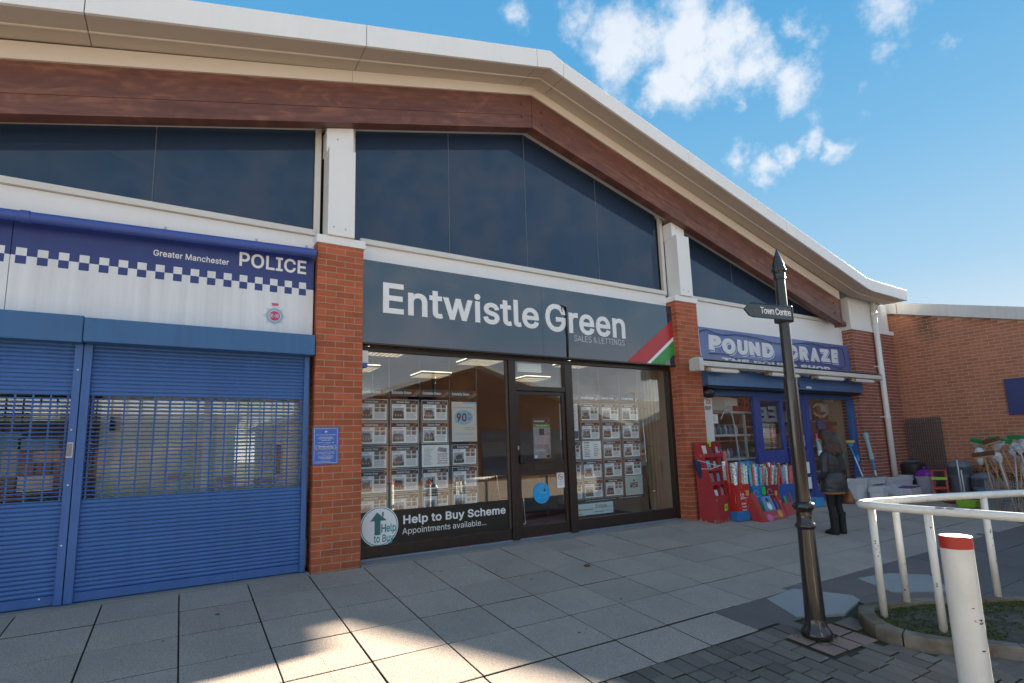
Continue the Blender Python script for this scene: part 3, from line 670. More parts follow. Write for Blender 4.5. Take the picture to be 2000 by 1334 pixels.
# timber beam under a cream trim
def bz(x, za, sl): return za-sl*abs(x-3.142)
XL, XR = -5.4, 11.555
for nm, zlo, slo, zhi, shi, y0, y1, m in (('trim_board', 6.823, .2768, 6.966, .2695, -.125, .1, m_cream),):
    for a, b in ((XL, .35), (.354, 3.142), (3.142, 7.2), (7.204, XR)):
        MB().prism([(a, bz(a, zlo, slo)), (b, bz(b, zlo, slo)), (b, bz(b, zhi, shi)+.0), (a, bz(a, zhi, shi))], y0, y1).build(nm, m, bld)
for a, b in ((XL, 3.139), (3.145, XR)):
    f = .62      # two laminations per side
    for lo, hi in ((0, 1-f-.003), (1-f+.003, 1)):
        def zz(x, t): return bz(x, 6.276, .2790)*(1-t)+bz(x, 6.820, .2768)*t
        MB().prism([(a, zz(a, lo)), (b, zz(b, lo)), (b, zz(b, hi)), (a, zz(a, hi))], -.10 if lo else -.0995, .07).build('timber_beam', m_wood, bld, bevel=.003)
MB().box(XR+.004, XR+.05, -.11, .07, 3.87, 4.58).build('beam_end_plate', m_wood, bld)
# brown reveal board behind the beam and the white frame round the gable glass
def ring(zo, so, zi, si, y0, y1, nm, m):
    for a, b in ((XL, 3.2), (3.2, 12.1)):
        def q(x, z, s): return z-s*abs(x-3.2)
        MB().prism([(a, q(a, zi, si)), (b, q(b, zi, si)), (b, q(b, zo, so)), (a, q(a, zo, so))], y0, y1).build(nm, m, bld)
ring(6.50, .2755, 6.405, .2755, .072, .26, 'reveal_board', m_wood)
ring(6.402, .2755, 6.372, .2755, .2, .30, 'glazing_head', m_whitef)
SILL = 4.095
for a, b in ((-5.63, -.0), (.56, 6.18), (6.75, 12.12)):
    MB().box(a, b, .17, .32, SILL-.075, SILL-.004).build('sill', m_whitef, bld, bevel=.004)
    MB().box(a, b, .215, .32, 3.44, SILL-.078).build('fascia_board', m_white, bld)
# gable panes
m_navyglass = mat('dark_tinted_glass', (.030, .055, .105),   .03, spec=.5, var=.04, vs=.5, streak=.04)
def gz(x): return 6.374-.2755*abs(x-3.2)
cols = [(-5.55, -3.75), (-3.74, -1.71), (-1.70, -.02), (.495, 1.866), (1.872, 3.20), (3.206, 4.66), (4.666, 6.10), (6.66, 8.22), (8.226, 10.3), (10.306, 11.30)]
for a, b in cols:
    P_ = [(a+.002, SILL), (b-.002, SILL), (b-.002, max(gz(b), SILL+.01)), (a+.002, max(gz(a), SILL+.01))]
    if gz(b) < SILL or gz(a) < SILL: P_ = [(max(a, -5.07), SILL), (min(b, 11.47), SILL), (min(b, 11.47), SILL+.01), (a, gz(a))] if a > 3 else [(-5.07, SILL), (b, SILL), (b, gz(b)), (-5.07, SILL+.01)]
    MB().prism(P_, .27, .276).build('gable_pane', m_navyglass, bld)
m_seal = mat('grey_silicone', (.12, .15, .19), .5)
for x in (-3.745, -1.705, 1.869, 3.203, 4.663, 8.223, 10.303):
    MB().box(x-.005, x+.005, .266, .274, SILL, gz(x)).build('pane_joint', m_seal, bld)
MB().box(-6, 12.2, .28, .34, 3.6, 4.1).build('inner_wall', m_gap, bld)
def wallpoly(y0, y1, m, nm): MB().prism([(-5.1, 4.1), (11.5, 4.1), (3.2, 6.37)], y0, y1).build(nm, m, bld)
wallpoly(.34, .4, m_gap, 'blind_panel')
# column casings standing on the piers
for x0 in (-6.187, 0.0, 6.187):
    cc_ = [(x0+.105, x0+.43, -.03, .25, 3.977, 5.15 if x0 < 3 else 5.10)]
    MB().box(x0+.10, x0+.425, -.055, .25, 3.977, 5.13).build('column_casing', m_white, bld, bevel=.003)
    ztop = min(bz(x0+.09, 6.27, .279), bz(x0+.415, 6.27, .279))
    p = [(x0+.085, 5.10), (x0+.42, 5.10), (x0+.42, bz(x0+.42, 6.272, .279)-.002), (x0+.085, bz(x0+.085, 6.272, .279)-.002)]
    MB().prism(p, .04, .25).build('column', m_white, bld)
    for a, b, yq in ((x0-.012, x0+.062, .235), (x0+.445, x0+.495, .235)):
        if a < -5.7: continue
        MB().prism([(a, SILL-.07), (b, SILL-.07), (b, gz(b)+.01), (a, gz(a)+.01)], yq, .30).build('glazing_jamb', m_whitef, bld)
    for zz_, xx in ((4.08, .17), (4.07, .31), (5.3, .22)):
        MB().lathe([(.011, 0), (.011, .004), (.0, .006)], (0, 0, 0), 10).build('bolt', m_steel, bld).matrix_basis = Matrix.Translation((x0+xx, -.056 if zz_ < 5 else .039, zz_)) @ Matrix.Rotation(math.pi/2, 4, 'X')
mb = None
for bx, bzz in ((2.96, 6.62), (2.96, 6.41), (3.33, 6.59), (3.33, 6.38), (11.30, 4.40), (11.32, 4.16)):
    o = MB().lathe([(.024, 0), (.024, .012), (.014, .02), (0, .022)], n=12).build('bolt', m_wood, bld); o.matrix_parent_inverse = WM[bld.name].inverted(); o.location = (bx, -.1, bzz); o.rotation_euler = (math.pi/2, 0, 0)
# shell of the building behind the fronts
m_in = mat('inner_plaster', (.55, .50, .42), .8, var=.05)
MB().box(-7.5, -7.3, 0, 14, 0, 4.5).build('side_wall', m_in, bld)
MB().box(13.9, 14.1, .42, 14, 0, 4.5).build('side_wall', m_in, bld)
MB().box(-7.5, 14.1, 13.9, 14, 0, 6.5).build('rear_wall', m_in, bld)

# ================================================================== wing to the right (gable end wall in the plane x = 14.15)
wing = thing('brick_wing', 'orange brick side wing with a white sloping verge board, right of the corner pier', 'building', (14.15, -4, 0))
XW = 14.15
def wz(y): return 4.46+.286*y+.02
solo = []; jn = MB(); rw = random.Random(9)
YE = -11.5
for k in range(-12, 60):
    z0 = k*HC+.01; z1 = (k+1)*HC
    y = 0.45+(0 if k % 2 else .1125)
    while y > YE:
        a = y-.225+.005; b = y-.005; y -= .225
        if z1 > wz(a) or z1 < GZ((a+b)/2)-.02: continue
        solo.append((a, b, z0, z1))
solo.sort(key=lambda s: (0 if (-2.66 < s[0] and s[1] < .05 and s[2] > .3) else 1, s[0]))
bme = MB().box(-.05, .0, -.1075, .1075, -.034, .034).mesh('brick', m_brickwo)
for q, (a, b, z0, z1) in enumerate(solo):
    if q < 296 and -2.75 < a and b-a > .2:
        o = bpy.data.objects.new('brick', bme); o.data = bme; COL.objects.link(o); o.location = (XW+.0007*rw.uniform(-1.5, 1), (a+b)/2, (z0+z1)/2); o.rotation_euler = (0, 0, math.pi); attach(o, wing)
    else: jn.box(XW+.0006*rw.uniform(-1.5, 1), XW+.05, a, b, z0, z1)
stuff(jn.build('bricks', m_brickw, wing))
MB().xprism([(.6, -.2), (.6, wz(.6)), (YE, wz(YE)), (YE, -1.3)], XW+.004, XW+.3).build('mortar', mat('warm_mortar', (.56, .40, .29), .9, var=.1), wing)
MB().xprism([(.35, wz(.35)-.03), (.35, wz(.35)+.275), (YE-.3, wz(YE)-.06+.22), (YE-.3, wz(YE)-.07)], XW-.09, XW+.35).build('verge_board', mat('weathered_white_board', (.66, .65, .62), .6, var=.1, vs=1.5, streak=.08), wing, bevel=.005)
MB().box(XW-.094, XW-.05, -.215, -.2, wz(-.2)-.02, wz(-.2)+.23).build('board_joint', mat('rusty_stain', (.25, .12, .07), .8), wing)
MB().xprism([(.35, wz(.35)+.2), (.35, wz(.35)+.24), (YE-.3, wz(YE)+.14), (YE-.3, wz(YE)+.1)], XW+.3, XW+9).build('roof', mat('roof_felt', (.12, .12, .13), .8), wing)
MB().box(XW+.3, XW+9, YE, YE+.3, -1.3, wz(YE)).build('front_wall', m_brickw, wing)
MB().box(XW+.2, XW+.3, .0, 10, 0, 4.4).build('rear_wall', m_brickw, wing)
ws = thing('wall_board', 'plain dark blue board fixed to the orange brick wing wall', 'board', (XW, -2.5, 1.7))
MB().box(XW-.05, XW-.003, -3.9, -2.09, 1.695, 2.485).build('panel', mat('dark_blue_board', (.035, .05, .17), .45), ws, bevel=.006)

# soot stain washed down the wing wall from the board joint, a thin film on the bricks
# ================================================================== police shop front (x -5.63 .. 0)
ps = thing('police_sign', 'blue and white chequered fascia sign reading Greater Manchester POLICE above the blue shutters', 'sign', (-2.8, .1, 2.7))
ZT, ZBt, ZM = 3.70, 2.725, 3.29
for a, b in ((-5.62, -2.776), (-2.770, -.022)):
    MB().box(a, b, .1, .2, ZBt, ZM).build('sign_panel', m_signwhite, ps); MB().box(a, b, .1, .2, ZM+.0005, ZT).build('sign_panel', m_signblue, ps)
mb = MB(); mc = MB(); k = 0
x = -.188
while x > -5.5:
    mb.box(x, x+.08, .0975, .0995, ZM+.0, ZM+.078); mc.box(x, x+.08, .0975, .0995, ZM-.08, ZM-.0005); x -= .1592
stuff(mb.build('white_square', m_signwhite, ps)); stuff(mc.build('blue_square', m_signblue, ps))
mb = MB(); put_text(mb, 'POLICE', -.835, -.112, 3.472, 3.642, .0995, off=.018); mb.build('lettering', m_text, ps)
mb = MB(); put_text(mb, 'Greater Manchester', -1.650, -.939, 3.462, 3.530, .0995, off=.012); mb.build('lettering', m_text, ps)
# crest: faded star, blue ring, red disc, E R, crown
cx, cz = -.445, 2.925
def disc(mb, cx, cz, r, y, n=32, mi=0, dep=.0015, st=None):
    P_ = []
    for i in range(n):
        a = 2*math.pi*i/n+math.pi/2; q = r if st is None or i % 2 == 0 else r*st
        P_.append((cx+q*math.cos(a), cz+q*math.sin(a)))
    mb.prism(P_, y-dep, y, mi)
cr_ = MB(); disc(cr_, cx, cz, .128, .0995, 16, 0, st=.72); disc(cr_, cx, cz, .090, .0979, 32, 1); disc(cr_, cx, cz, .066, .0963, 32, 2); disc(cr_, cx, cz, .058, .0948, 32, 3)
put_text(cr_, 'E·R', cx-.045, cx+.045, cz-.022, cz+.022, .0932, 0, off=.02)
cr_.box(cx-.035, cx+.035, .0975, .0995, cz+.122, cz+.135, 3)
for dx in (-.03, -.015, 0, .015, .03): disc(cr_, cx+dx, cz+.145, .009, .0995, 8, 3)
for q in range(30):
    a = q*2*math.pi/30; cr_.box(cx+.078*math.cos(a)-.003, cx+.078*math.cos(a)+.003, .0955, .0962, cz+.078*math.sin(a)-.005, cz+.078*math.sin(a)+.005, 0)
cr_.build('crest', [mat('faded_silver', (.62, .66, .70), .4), mat('faded_blue', (.18, .42, .58), .4), m_signwhite, mat('crest_red', (.62, .05, .16), .4)], ps)
bp_ = thing('blue_tube', 'long blue painted tube running along the top of the police sign', 'pipe', (-2.8, -.03, 3.7))
def pz(x): return 3.632+.0285*(x+2.85)
for a, b in ((-5.6, -2.66), (-2.655, -.028)):
    MB().tube([(a, -.03, pz(a)), (b, -.03, pz(b))], .052, 20).build('tube', m_bluep, bp_, auto=40)
MB().tube([(-2.70, -.03, pz(-2.7)), (-2.63, -.03, pz(-2.63))], .06, 20).build('collar', m_bluep, bp_, auto=40)
for x in (-3.2, -1.56, -.66, -.10):
    MB().box(x-.012, x+.012, .17, .214, pz(x)+.03, pz(x)+.16).build('bracket', m_steel, bp_); MB().box(x-.02, x+.012, -.03, .17, pz(x)+.045, pz(x)+.056).build('bracket_arm', m_dark, bp_)
# shutter boxes, guides and slats
def shutter(name, label, x0, x1, zbx, ztop, g0, g1, yb, withtag):
    t = thing(name, label, 'shutter', ((x0+x1)/2, .1, 0), 'roller shutters of the police office')
    MB().box(x0, x1, yb, .25, zbx, ztop).build('shutter_box', m_blueb, t, bevel=.008)
    MB().box(x0+g0[0]-.028, x0+g0[1], .065, .17, .02, zbx-.002).build('guide_rail', m_blued, t, bevel=.003)
    MB().box(x1-g1[1], x1-g1[0], .065, .17, .02, zbx-.002).build('guide_rail', m_blued, t, bevel=.003)
    a = x0+g0[1]-.012; b = x1-g1[0]-.0 if False else x1-g1[1]+.012
    MB().box(a, b, .10, .135, .022, .105).build('bottom_rail', m_blued, t, bevel=.003)
    pitch = .0402
    prof = []      # curved lath profile
    for q in range(6):
        u = q/5; prof.append((.118-.008*math.sin(math.pi*min(1, u*1.1))**.8, u*(pitch-.002)))
    P_ = [(y, z) for y, z in prof]+[(.128, pitch-.002), (.128, 0)]
    P_ = [(P_[0][0], P_[0][1])]+P_[1:]
    lath = MB(); lath.xprism([(y, z) for y, z in reversed(P_)], a, b); me = lath.mesh('slat', m_blued)
    perf = MB(); perf.xprism([(.112, 0), (.128, 0), (.128, .0125), (.112, .0125), (.108, .006)][::-1], a, b); x = a+.03
    while x < b: perf.box(x, min(x+.015, b), .121, .126, .0125, pitch+.0); x += .1285
    me2 = perf.mesh('perforated_slat', m_blued)
    z = .107; q = 0
    while z < zbx+.02:
        isp = .925 < z < 1.93
        o = bpy.data.objects.new('perforated_slat' if isp else 'slat', me2 if isp else me); COL.objects.link(o); o.location = (0, 0, z); attach(o, t); z += pitch; q += 1
    return t
sh1 = shutter('roller_shutter', 'wide blue roller shutter beside the brick pier, with a perforated see-through band', -2.155, -.022, 2.462, 2.70, (.028, .068), (.03, .085), -.075, 0)
sh2 = shutter('roller_shutter', 'blue roller shutter cut by the left edge, its side rail carrying a small white sticker', -5.62, -2.163, 2.458, 2.722, (.03, .13), (.0, .062), -.03, 1)
MB().box(-2.222, -2.175, .058, .0635, 1.355, 1.50).build('sticker', mat('label_paper', (.66, .60, .64), .5), sh2)
mb = MB()
for q in range(6): mb.box(-2.219+q*.0065, -2.2165+q*.0065, .0565, .058, 1.37, 1.49)
mb.build('sticker_print', m_dark, sh2)
for x, z in ((-2.19, 2.2), (-2.20, 1.62), (-2.19, 1.10), (-2.20, .55), (-2.33, .09)):
    o = MB().lathe([(.008, 0), (.008, .003), (0, .006)], n=8).build('screw', m_text, sh2); o.location = (x, .063 if x > -2.3 else .099, z); o.rotation_euler = (math.pi/2, 0, 0); 
# police office window and what stands behind it
pw = thing('office_window', 'office window seen through the holes of the blue shutters', 'window', (-2.8, .3, 0))
for a, b in ((-5.5, -4.1), (-4.04, -2.2), (-2.12, -1.1), (-1.04, -.06)):
    MB().box(a, b, .30, .306, .35, 2.5).build('pane', g_shop, pw)
for x in (-4.07, -2.16, -1.07): MB().box(x-.03, x+.03, .28, .33, .3, 2.5).build('mullion', m_whitef, pw)
MB().box(-5.6, 0, .28, .34, .05, .35).build('panel', m_white, pw)
m_bl = [mat('blind_olive', (.78, .75, .55), .8, var=.2), mat('blind_cream', (.9, .87, .70), .8, var=.15), mat('blind_green', (.70, .78, .64), .8, var=.2)]
vb = thing('vertical_blind', 'pale green vertical blind hanging inside behind the wide blue shutter', 'blind', (-1, .5, 2.5)); rv = random.Random(4)
for k in range(17):
    x = -1.95+k*.115
    o = MB().box(-.058, .058, -.002, .002, .4, 2.45).build('blind_slat', m_bl[rv.randrange(3)], vb); o.matrix_parent_inverse = WM[vb.name].inverted(); o.location = (x, .335+rv.uniform(-.01, .01), 0); o.rotation_euler = (0, 0, rv.uniform(-.12, .12))
m_win = [mat('paper_white', (.7, .68, .62), .6), mat('paper_peach', (.6, .42, .32), .6), mat('office_brown', (.16, .09, .06), .7), mat('paper_blue', (.25, .38, .45), .6)]
no = 0
for x, z, w, h, c in ((-2.55, 1.72, .22, .17, 0), (-2.62, 1.45, .3, .10, 3), (-2.5, 1.33, .2, .1, 1), (-2.6, 1.05, .26, .14, 0), (-2.9, 1.2, .3, .4, 3), (-2.0, 1.3, .12, .46, 0), (-1.93, 1.62, .09, .24, 1), (-1.4, 1.1, .16, .06, 1), (-.95, 1.05, .18, .05, 1), (-.5, 1.18, .08, .3, 0), (-.35, 1.1, .05, .34, 2), (-.62, 1.02, .3, .04, 1)):
    no += 1
    tag(MB().box(x, x+w, .315, .318, z, z+h).build('paper_notice', m_win[c]), 'sheet of paper stuck up inside the shuttered office window', 'notice', 'papers in the police office window')
MB().box(-5.6, 0, 3.5, 3.6, 0, 2.75).build('partition', mat('office_wall', (.33, .29, .22), .8), bld)
for a, b in ((-.12, .1), ): MB().box(-.02+.0, .5, .35, 5, 0, 3.2).build('party_wall', m_in, bld)
MB().box(6.25, 6.65, .35, 6, 0, 3.2).build('party_wall', m_in, bld)
MB().box(-7.3, 13.9, .35, 13.9, 2.78, 2.84).build('ceiling', mat('ceiling_tile', (.55, .54, .50), .8, var=.04), bld)
# notice on the pier
nb_ = thing('police_notice', 'small blue notice on the brick pier with a crest and the words YELLOW PHONE', 'notice', (.135, -.01, 1.4))
MB().box(-.012, .281, -.012, -.003, 1.198, 1.629).build('plate', mat('notice_blue', (.055, .16, .55), .35), nb_, bevel=.002)
mb = MB(); m_yel = mat('print_yellow', (.75, .70, .12), .5)
for (x0, x1, z0, z1) in ((.004, .262, 1.608, 1.611), (.004, .262, 1.215, 1.218), (.004, .007, 1.215, 1.611), (.260, .263, 1.215, 1.611)): mb.box(x0, x1, -.0135, -.0125, z0, z1)
disc(mb, .135, 1.572, .016, -.0125, 10, 0, st=.7); disc(mb, .135, 1.569, .007, -.014, 10, 2)
for s, z, h, w, c in (('Your nearest enquiry desk will be', 1.531, .012, .22, 0), ('Horwich Police Station', 1.503, .012, .15, 0), ('Beaufort Way, Middlebrook', 1.486, .012, .18, 0), ('Bolton BL6 6NE', 1.469, .011, .10, 0), ('Open 10am - 4pm Mon - Sat', 1.440, .012, .18, 0), ('Please use the', 1.396, .019, .16, 0), ('YELLOW PHONE', 1.371, .022, .18, 1), ('For non emergency policing', 1.333, .011, .18, 0), ('call 101 or speak to a member of staff', 1.317, .011, .20, 0), ('Only call 999 in an emergency', 1.287, .011, .17, 0), ('where there is a threat to life', 1.272, .011, .17, 0), ('or a crime in progress', 1.257, .011, .13, 0), ('www.gmp.police.uk', 1.226, .009, .17, 0)):
    cx_ = .135 if z > 1.23 else .105; put_text(mb, s, cx_-w/2, cx_+w/2, z, z+h, -.0125, c, off=.01, dep=.0008)
for z in (1.43, 1.362, 1.307, 1.247): mb.box(.085, .185, -.0133, -.0125, z-.001, z+.0005)
for sx in (-1, 1):
    pth = [(.135+sx*.092, -.0135, 1.418), (.135+sx*.108, -.0135, 1.41), (.135+sx*.113, -.0135, 1.392), (.135+sx*.108, -.0135, 1.372), (.135+sx*.092, -.0135, 1.364)]; mb.tube(pth, .0035, 6, 1)
mb.build('print', [m_text, m_yel, mat('print_red', (.6, .2, .15), .5)], nb_)

# ================================================================== estate agent's shop front (x .56 .. 6.18)
ZS0, ZS1 = 2.700, 3.785
es = thing('estate_agent_sign', 'glossy navy fascia sign reading Entwistle Green SALES & LETTINGS with red, white and green stripes', 'sign', (3.3, .115, 2.7))
for a, b in ((.556, 3.334), (3.338, 6.206)): MB().box(a, b, .115, .25, ZS0+.0, ZS1).build('sign_panel', m_navy, es)
MB().box(.556, 6.206, .105, .25, ZS0-.022, ZS0-.001).build('bottom_trim', m_brown, es)
mb = MB(); put_text(mb, 'Entwistle', .842, 3.270, 3.100, 3.525, .115, off=.018, dep=.006); mb.build('lettering', m_letter, es)
mb = MB(); put_text(mb, 'Green', 3.395, 5.03, 3.088, 3.535, .115, off=.018, dep=.006)
mb.build('lettering', m_letter, es)
mb = MB(); put_text(mb, 'SALES & LETTINGS', 3.938, 5.0, 2.97, 3.068, .115, off=-.004, dep=.003); mb.build('lettering', mat('letter_grey', (.62, .64, .66), .4), es)
def stripe(x0a, x0b, x1a, z1a, x1b, z1b, m, nm):   # from the bottom edge up to the right-hand edge
    MB().prism([(x0a, ZS0+.002), (x0b, ZS0+.002), (x1b, z1b), (x1a, z1a)], .112, .1145).build(nm, m, es)
stripe(5.03, 5.49, 6.204, 3.54, 6.204, 3.235, m_red, 'red_stripe'); stripe(5.493, 5.577, 6.204, 3.232, 6.204, 3.165, m_letter, 'white_stripe'); stripe(5.58, 5.92, 6.204, 3.162, 6.204, 2.92, m_green, 'green_stripe')
cb_ = MB(); cb_.tube([(3.79, .10, 3.50), (3.787, .095, 3.2), (3.80, .10, 3.0), (3.79, .1, 2.70)], .011, 8); cb_.tube([(3.79, .10, 3.50), (3.70, .10, 3.53), (3.72, .11, 3.42)], .008, 8)
tag(cb_.build('cable', m_dark, smooth=True), 'loose black cable hanging down the navy estate agent sign', 'cable')

YF = .27
sf = thing('shopfront', 'dark brown framed glazed shop front of the estate agent with a central door', 'shopfront', (3.35, YF, 0))
def fr(x0, x1, z0, z1, nm, y0=YF-.02, y1=YF+.06, m=m_brown): return MB().box(x0, x1, y0, y1, z0, z1).build(nm, m, sf, bevel=.004)
fr(.553, 6.185, 2.615, 2.674, 'head'); fr(.553, .62, .02, 2.613, 'jamb'); fr(6.10, 6.185, .02, 2.613, 'jamb', YF-.035, YF+.06)
fr(2.775, 2.892, .02, 2.613, 'post', YF-.045); fr(3.805, 3.945, .02, 2.613, 'post', YF-.045)
fr(.622, 2.773, .035, .175, 'bottom_rail'); fr(3.947, 6.098, .035, .205, 'bottom_rail')
fr(2.894, 3.803, 2.165, 2.235, 'transom', YF-.035)
MB().box(.553, 6.185, YF-.03, YF+.06, .013, .032).build('sill_strip', mat('aluminium_strip', (.35, .42, .52), .35, metal=.6), sf)
MB().box(2.74, 2.772, YF-.01, YF+.03, .18, 2.612).build('beading', mat('weathered_brown', (.10, .075, .06), .5), sf)
for a, b, c, d in ((.622, 2.738, .177, 2.613), (2.894, 3.803, 2.237, 2.613), (3.947, 6.098, .207, 2.613)): MB().box(a, b, YF+.012, YF+.018, c, d).build('pane', g_shop, sf)
# door
dr = bpy.data.objects.new('door', None); COL.objects.link(dr); dr.location = (3.35, YF, 0); attach(dr, sf)
def df(x0, x1, z0, z1, nm, y0=YF-.015, y1=YF+.035, m=m_brown, bv=.003): return MB().box(x0, x1, y0, y1, z0, z1).build(nm, m, dr, bevel=bv)
df(2.898, 2.955, .04, 2.16, 'stile'); df(3.745, 3.80, .04, 2.16, 'stile'); df(2.957, 3.743, 2.105, 2.16, 'top_rail'); df(2.957, 3.743, .93, 1.115, 'mid_rail'); df(2.957, 3.743, .04, .19, 'bottom_rail')
MB().box(2.957, 3.743, YF+.012, YF+.018, 1.117, 2.103).build('pane', g_shop, dr); MB().box(2.957, 3.743, YF+.012, YF+.018, .192, .928).build('pane', g_shop, dr)
df(3.19, 3.52, .985, 1.055, 'letter_plate', YF-.024, YF-.016, mat('brown_metal_plate', (.05, .035, .03), .3)); df(2.925, 3.035, 1.09, 1.215, 'handle', YF-.06, YF-.016, m_dark, .01); df(2.905, 2.93, 1.29, 1.35, 'lock', YF-.03, YF-.016, m_steel, .005)
red = mat('scuffed_red', (.35, .03, .03), .7); mb = MB(); rs = random.Random(6)
for q in range(60):
    x = rs.choice((rs.uniform(3.0, 3.6), rs.uniform(3.05, 3.35))); z = .042+abs(rs.gauss(0, .012)); w = rs.uniform(.004, .03); mb.box(x, x+w, YF-.0165, YF-.0155, z, z+rs.uniform(.002, .006))
for q in range(40):
    x = rs.uniform(.7, 2.7); mb.box(x, x+rs.uniform(.005, .05), YF-.0215, YF-.0205, .037, .037+rs.uniform(.001, .005))
stuff(mb.build('red_scuffs', red, dr))
# stickers and posters on the glass
def sheet(nm, label, cat, x0, x1, z0, z1, y, m, grp=None, d=.002): 
    t = thing(nm, label, cat, ((x0+x1)/2, y, z0), grp); MB().box(x0, x1, y-d, y, z0, z1).build('sheet', m, t); return t
m_paper = mat('paper', (.92, .92, .91), .6); m_teal = mat('teal', (.04, .33, .33), .5); m_tealg = mat('dark_teal', (.05, .17, .17), .5)
hb = thing('help_to_buy_banner', 'black window banner reading Help to Buy Scheme Appointments available with a round house badge', 'banner', (1.7, .275, .18))
YB = YF+.010
MB().box(.625, 2.737, YB-.001, YB, .182, .585).build('banner', mat('black_vinyl', (.02, .017, .014), .35), hb)
mb = MB(); put_text(mb, 'Help to Buy Scheme', 1.172, 2.686, .372, .508, YB-.0012, off=.022, dep=.001); mb.build('lettering', m_text, hb)
mb = MB(); put_text(mb, 'Appointments available...', 1.160, 2.37, .254, .352, YB-.0012, off=.0, dep=.001); mb.build('lettering', m_text, hb)
bx_, bz_ = .862, .40; mb = MB()
def dclip(r, y, mi): 
    P_ = []
    for i in range(56):
        a = 2*math.pi*i/56; P_.append((max(.630, bx_+r*math.cos(a)), bz_+r*math.sin(a)))
    mb.prism(P_, y-.001, y, mi)
dclip(.243, YB-.0012, 0); dclip(.232, YB-.0024, 1); dclip(.222, YB-.0036, 0)
mb.prism([(.745, .47), (.80, .47), (.80, .30), (.875, .30), (.875, .47), (.955, .47), (.83, .575)][::1], YB-.0062, YB-.005, 2); mb.box(.895, .915, YB-.0062, YB-.005, .52, .575, 2)
put_text(mb, 'H', .885, .945, .325, .425, YB-.005, 2, off=.02, dep=.001); put_text(mb, 'elp', .95, 1.075, .300, .425, YB-.005, 1, off=.02, dep=.001); put_text(mb, 'to Buy', .79, 1.045, .185, .300, YB-.005, 1, off=.02, dep=.001)
mb.build('badge', [m_paper, m_teal, m_tealg], hb)
vt = sheet('round_sticker', 'bright blue round sticker on the lower pane of the door', 'sticker', 3.30, 3.33, .6, .62, YF-.0, mat('sticker_blue', (.02, .38, .78), .4)); 
mb = MB(); disc(mb, 3.316, .642, .151, YF+.009, 48); mb.build('disc', mat('sticker_blue_disc', (.02, .38, .78), .4), vt)
mb = MB()
for q in range(20):
    a = 2*math.pi*q/20; 
    if q in (15, 16): continue
    mb.box(3.325+.05*math.cos(a)-.011, 3.325+.05*math.cos(a)+.011, YF+.0065, YF+.0072, .70+.05*math.sin(a)-.011, .70+.05*math.sin(a)+.011)
mb.box(3.36, 3.385, YF+.0065, YF+.0072, .64, .70); put_text(mb, 'onthemarket', 3.25, 3.40, .575, .59, YF+.0072, dep=.0007); stuff(mb.build('logo', mat('pale_blue', (.25, .6, .85), .5), vt))
ns = sheet('no_smoking_sign', 'small white no smoking notice at the edge of the lower door pane', 'sign', 3.605, 3.742, .700, .930, YF+.009, m_paper)
mb = MB(); disc(mb, 3.672, .862, .045, YF+.0068, 28, 0); disc(mb, 3.672, .862, .036, YF+.0052, 28, 1); mb.box(3.645, 3.70, YF+.0022, YF+.003, .858, .866, 2)
mb.prism([(3.645, .886), (3.651, .892), (3.699, .838), (3.693, .832)], YF+.0012, YF+.002, 0); put_text(mb, 'NO SMOKING', 3.62, 3.728, .79, .803, YF+.0068, 0, dep=.0007); put_text(mb, 'It is against the law', 3.62, 3.728, .765, .775, YF+.0068, 2, dep=.0007); put_text(mb, 'to smoke in these premises', 3.62, 3.728, .745, .755, YF+.0068, 2, dep=.0007)
mb.build('print', [m_red, m_paper, m_dark], ns)
op = sheet('opening_times_poster', 'tall opening hours poster in the upper pane of the door', 'poster', 3.225, 3.535, 1.15, 1.768, YF+.04, mat('poster_grey', (.30, .29, .30), .5, var=.5, vs=7))
mb = MB(); mb.box(3.225, 3.535, YF+.036, YF+.0375, 1.672, 1.768, 0); mb.box(3.225, 3.535, YF+.036, YF+.0375, 1.622, 1.671, 1); put_text(mb, 'Entwistle Green', 3.24, 3.43, 1.70, 1.73, YF+.0355, 2, off=.01, dep=.0008); put_text(mb, 'Opening Hours', 3.27, 3.49, 1.632, 1.66, YF+.0355, 2, dep=.0008)
mb.prism([(3.44, 1.674), (3.47, 1.674), (3.533, 1.755), (3.533, 1.72+.02)], YF+.035, YF+.0355, 3)
mb.box(3.33, 3.42, YF+.0355, YF+.0375, 1.50, 1.60, 4); mb.box(3.25, 3.51, YF+.0355, YF+.0375, 1.36, 1.50, 5)
for q, s in enumerate(('MON  9:00 - 5:30', 'TUE  9:00 - 5:30', 'WED  9:00 - 5:30', 'THU  9:00 - 5:30', 'FRI  9:00 - 5:30', 'SAT  9:00 - 4:00')): put_text(mb, s, 3.26, 3.50, 1.49-q*.036, 1.512-q*.036, YF+.0345, 6, off=.01, dep=.0008)
put_text(mb, 'CLOSED SUNDAY', 3.26, 3.44, 1.262, 1.282, YF+.0355, 2, dep=.0008); mb.box(3.235, 3.285, YF+.0355, YF+.0375, 1.16, 1.20, 2); mb.box(3.45, 3.52, YF+.0355, YF+.0375, 1.16, 1.20, 0)
mb.build('print', [mat('print_maroon', (.05, .022, .03), .5), m_green, m_text, m_red, mat('hair_print', (.04, .03, .03), .6), mat('shirt_print', (.42, .42, .44), .6), mat('red_print', (.6, .12, .12), .6)], op)
zp = sheet('portal_banner', 'white strip banner with purple Zoopla lettering low in the right window', 'banner', 3.965, 4.708, .245, .42, YF+.03, mat('banner_white', (.6, .68, .68), .5))
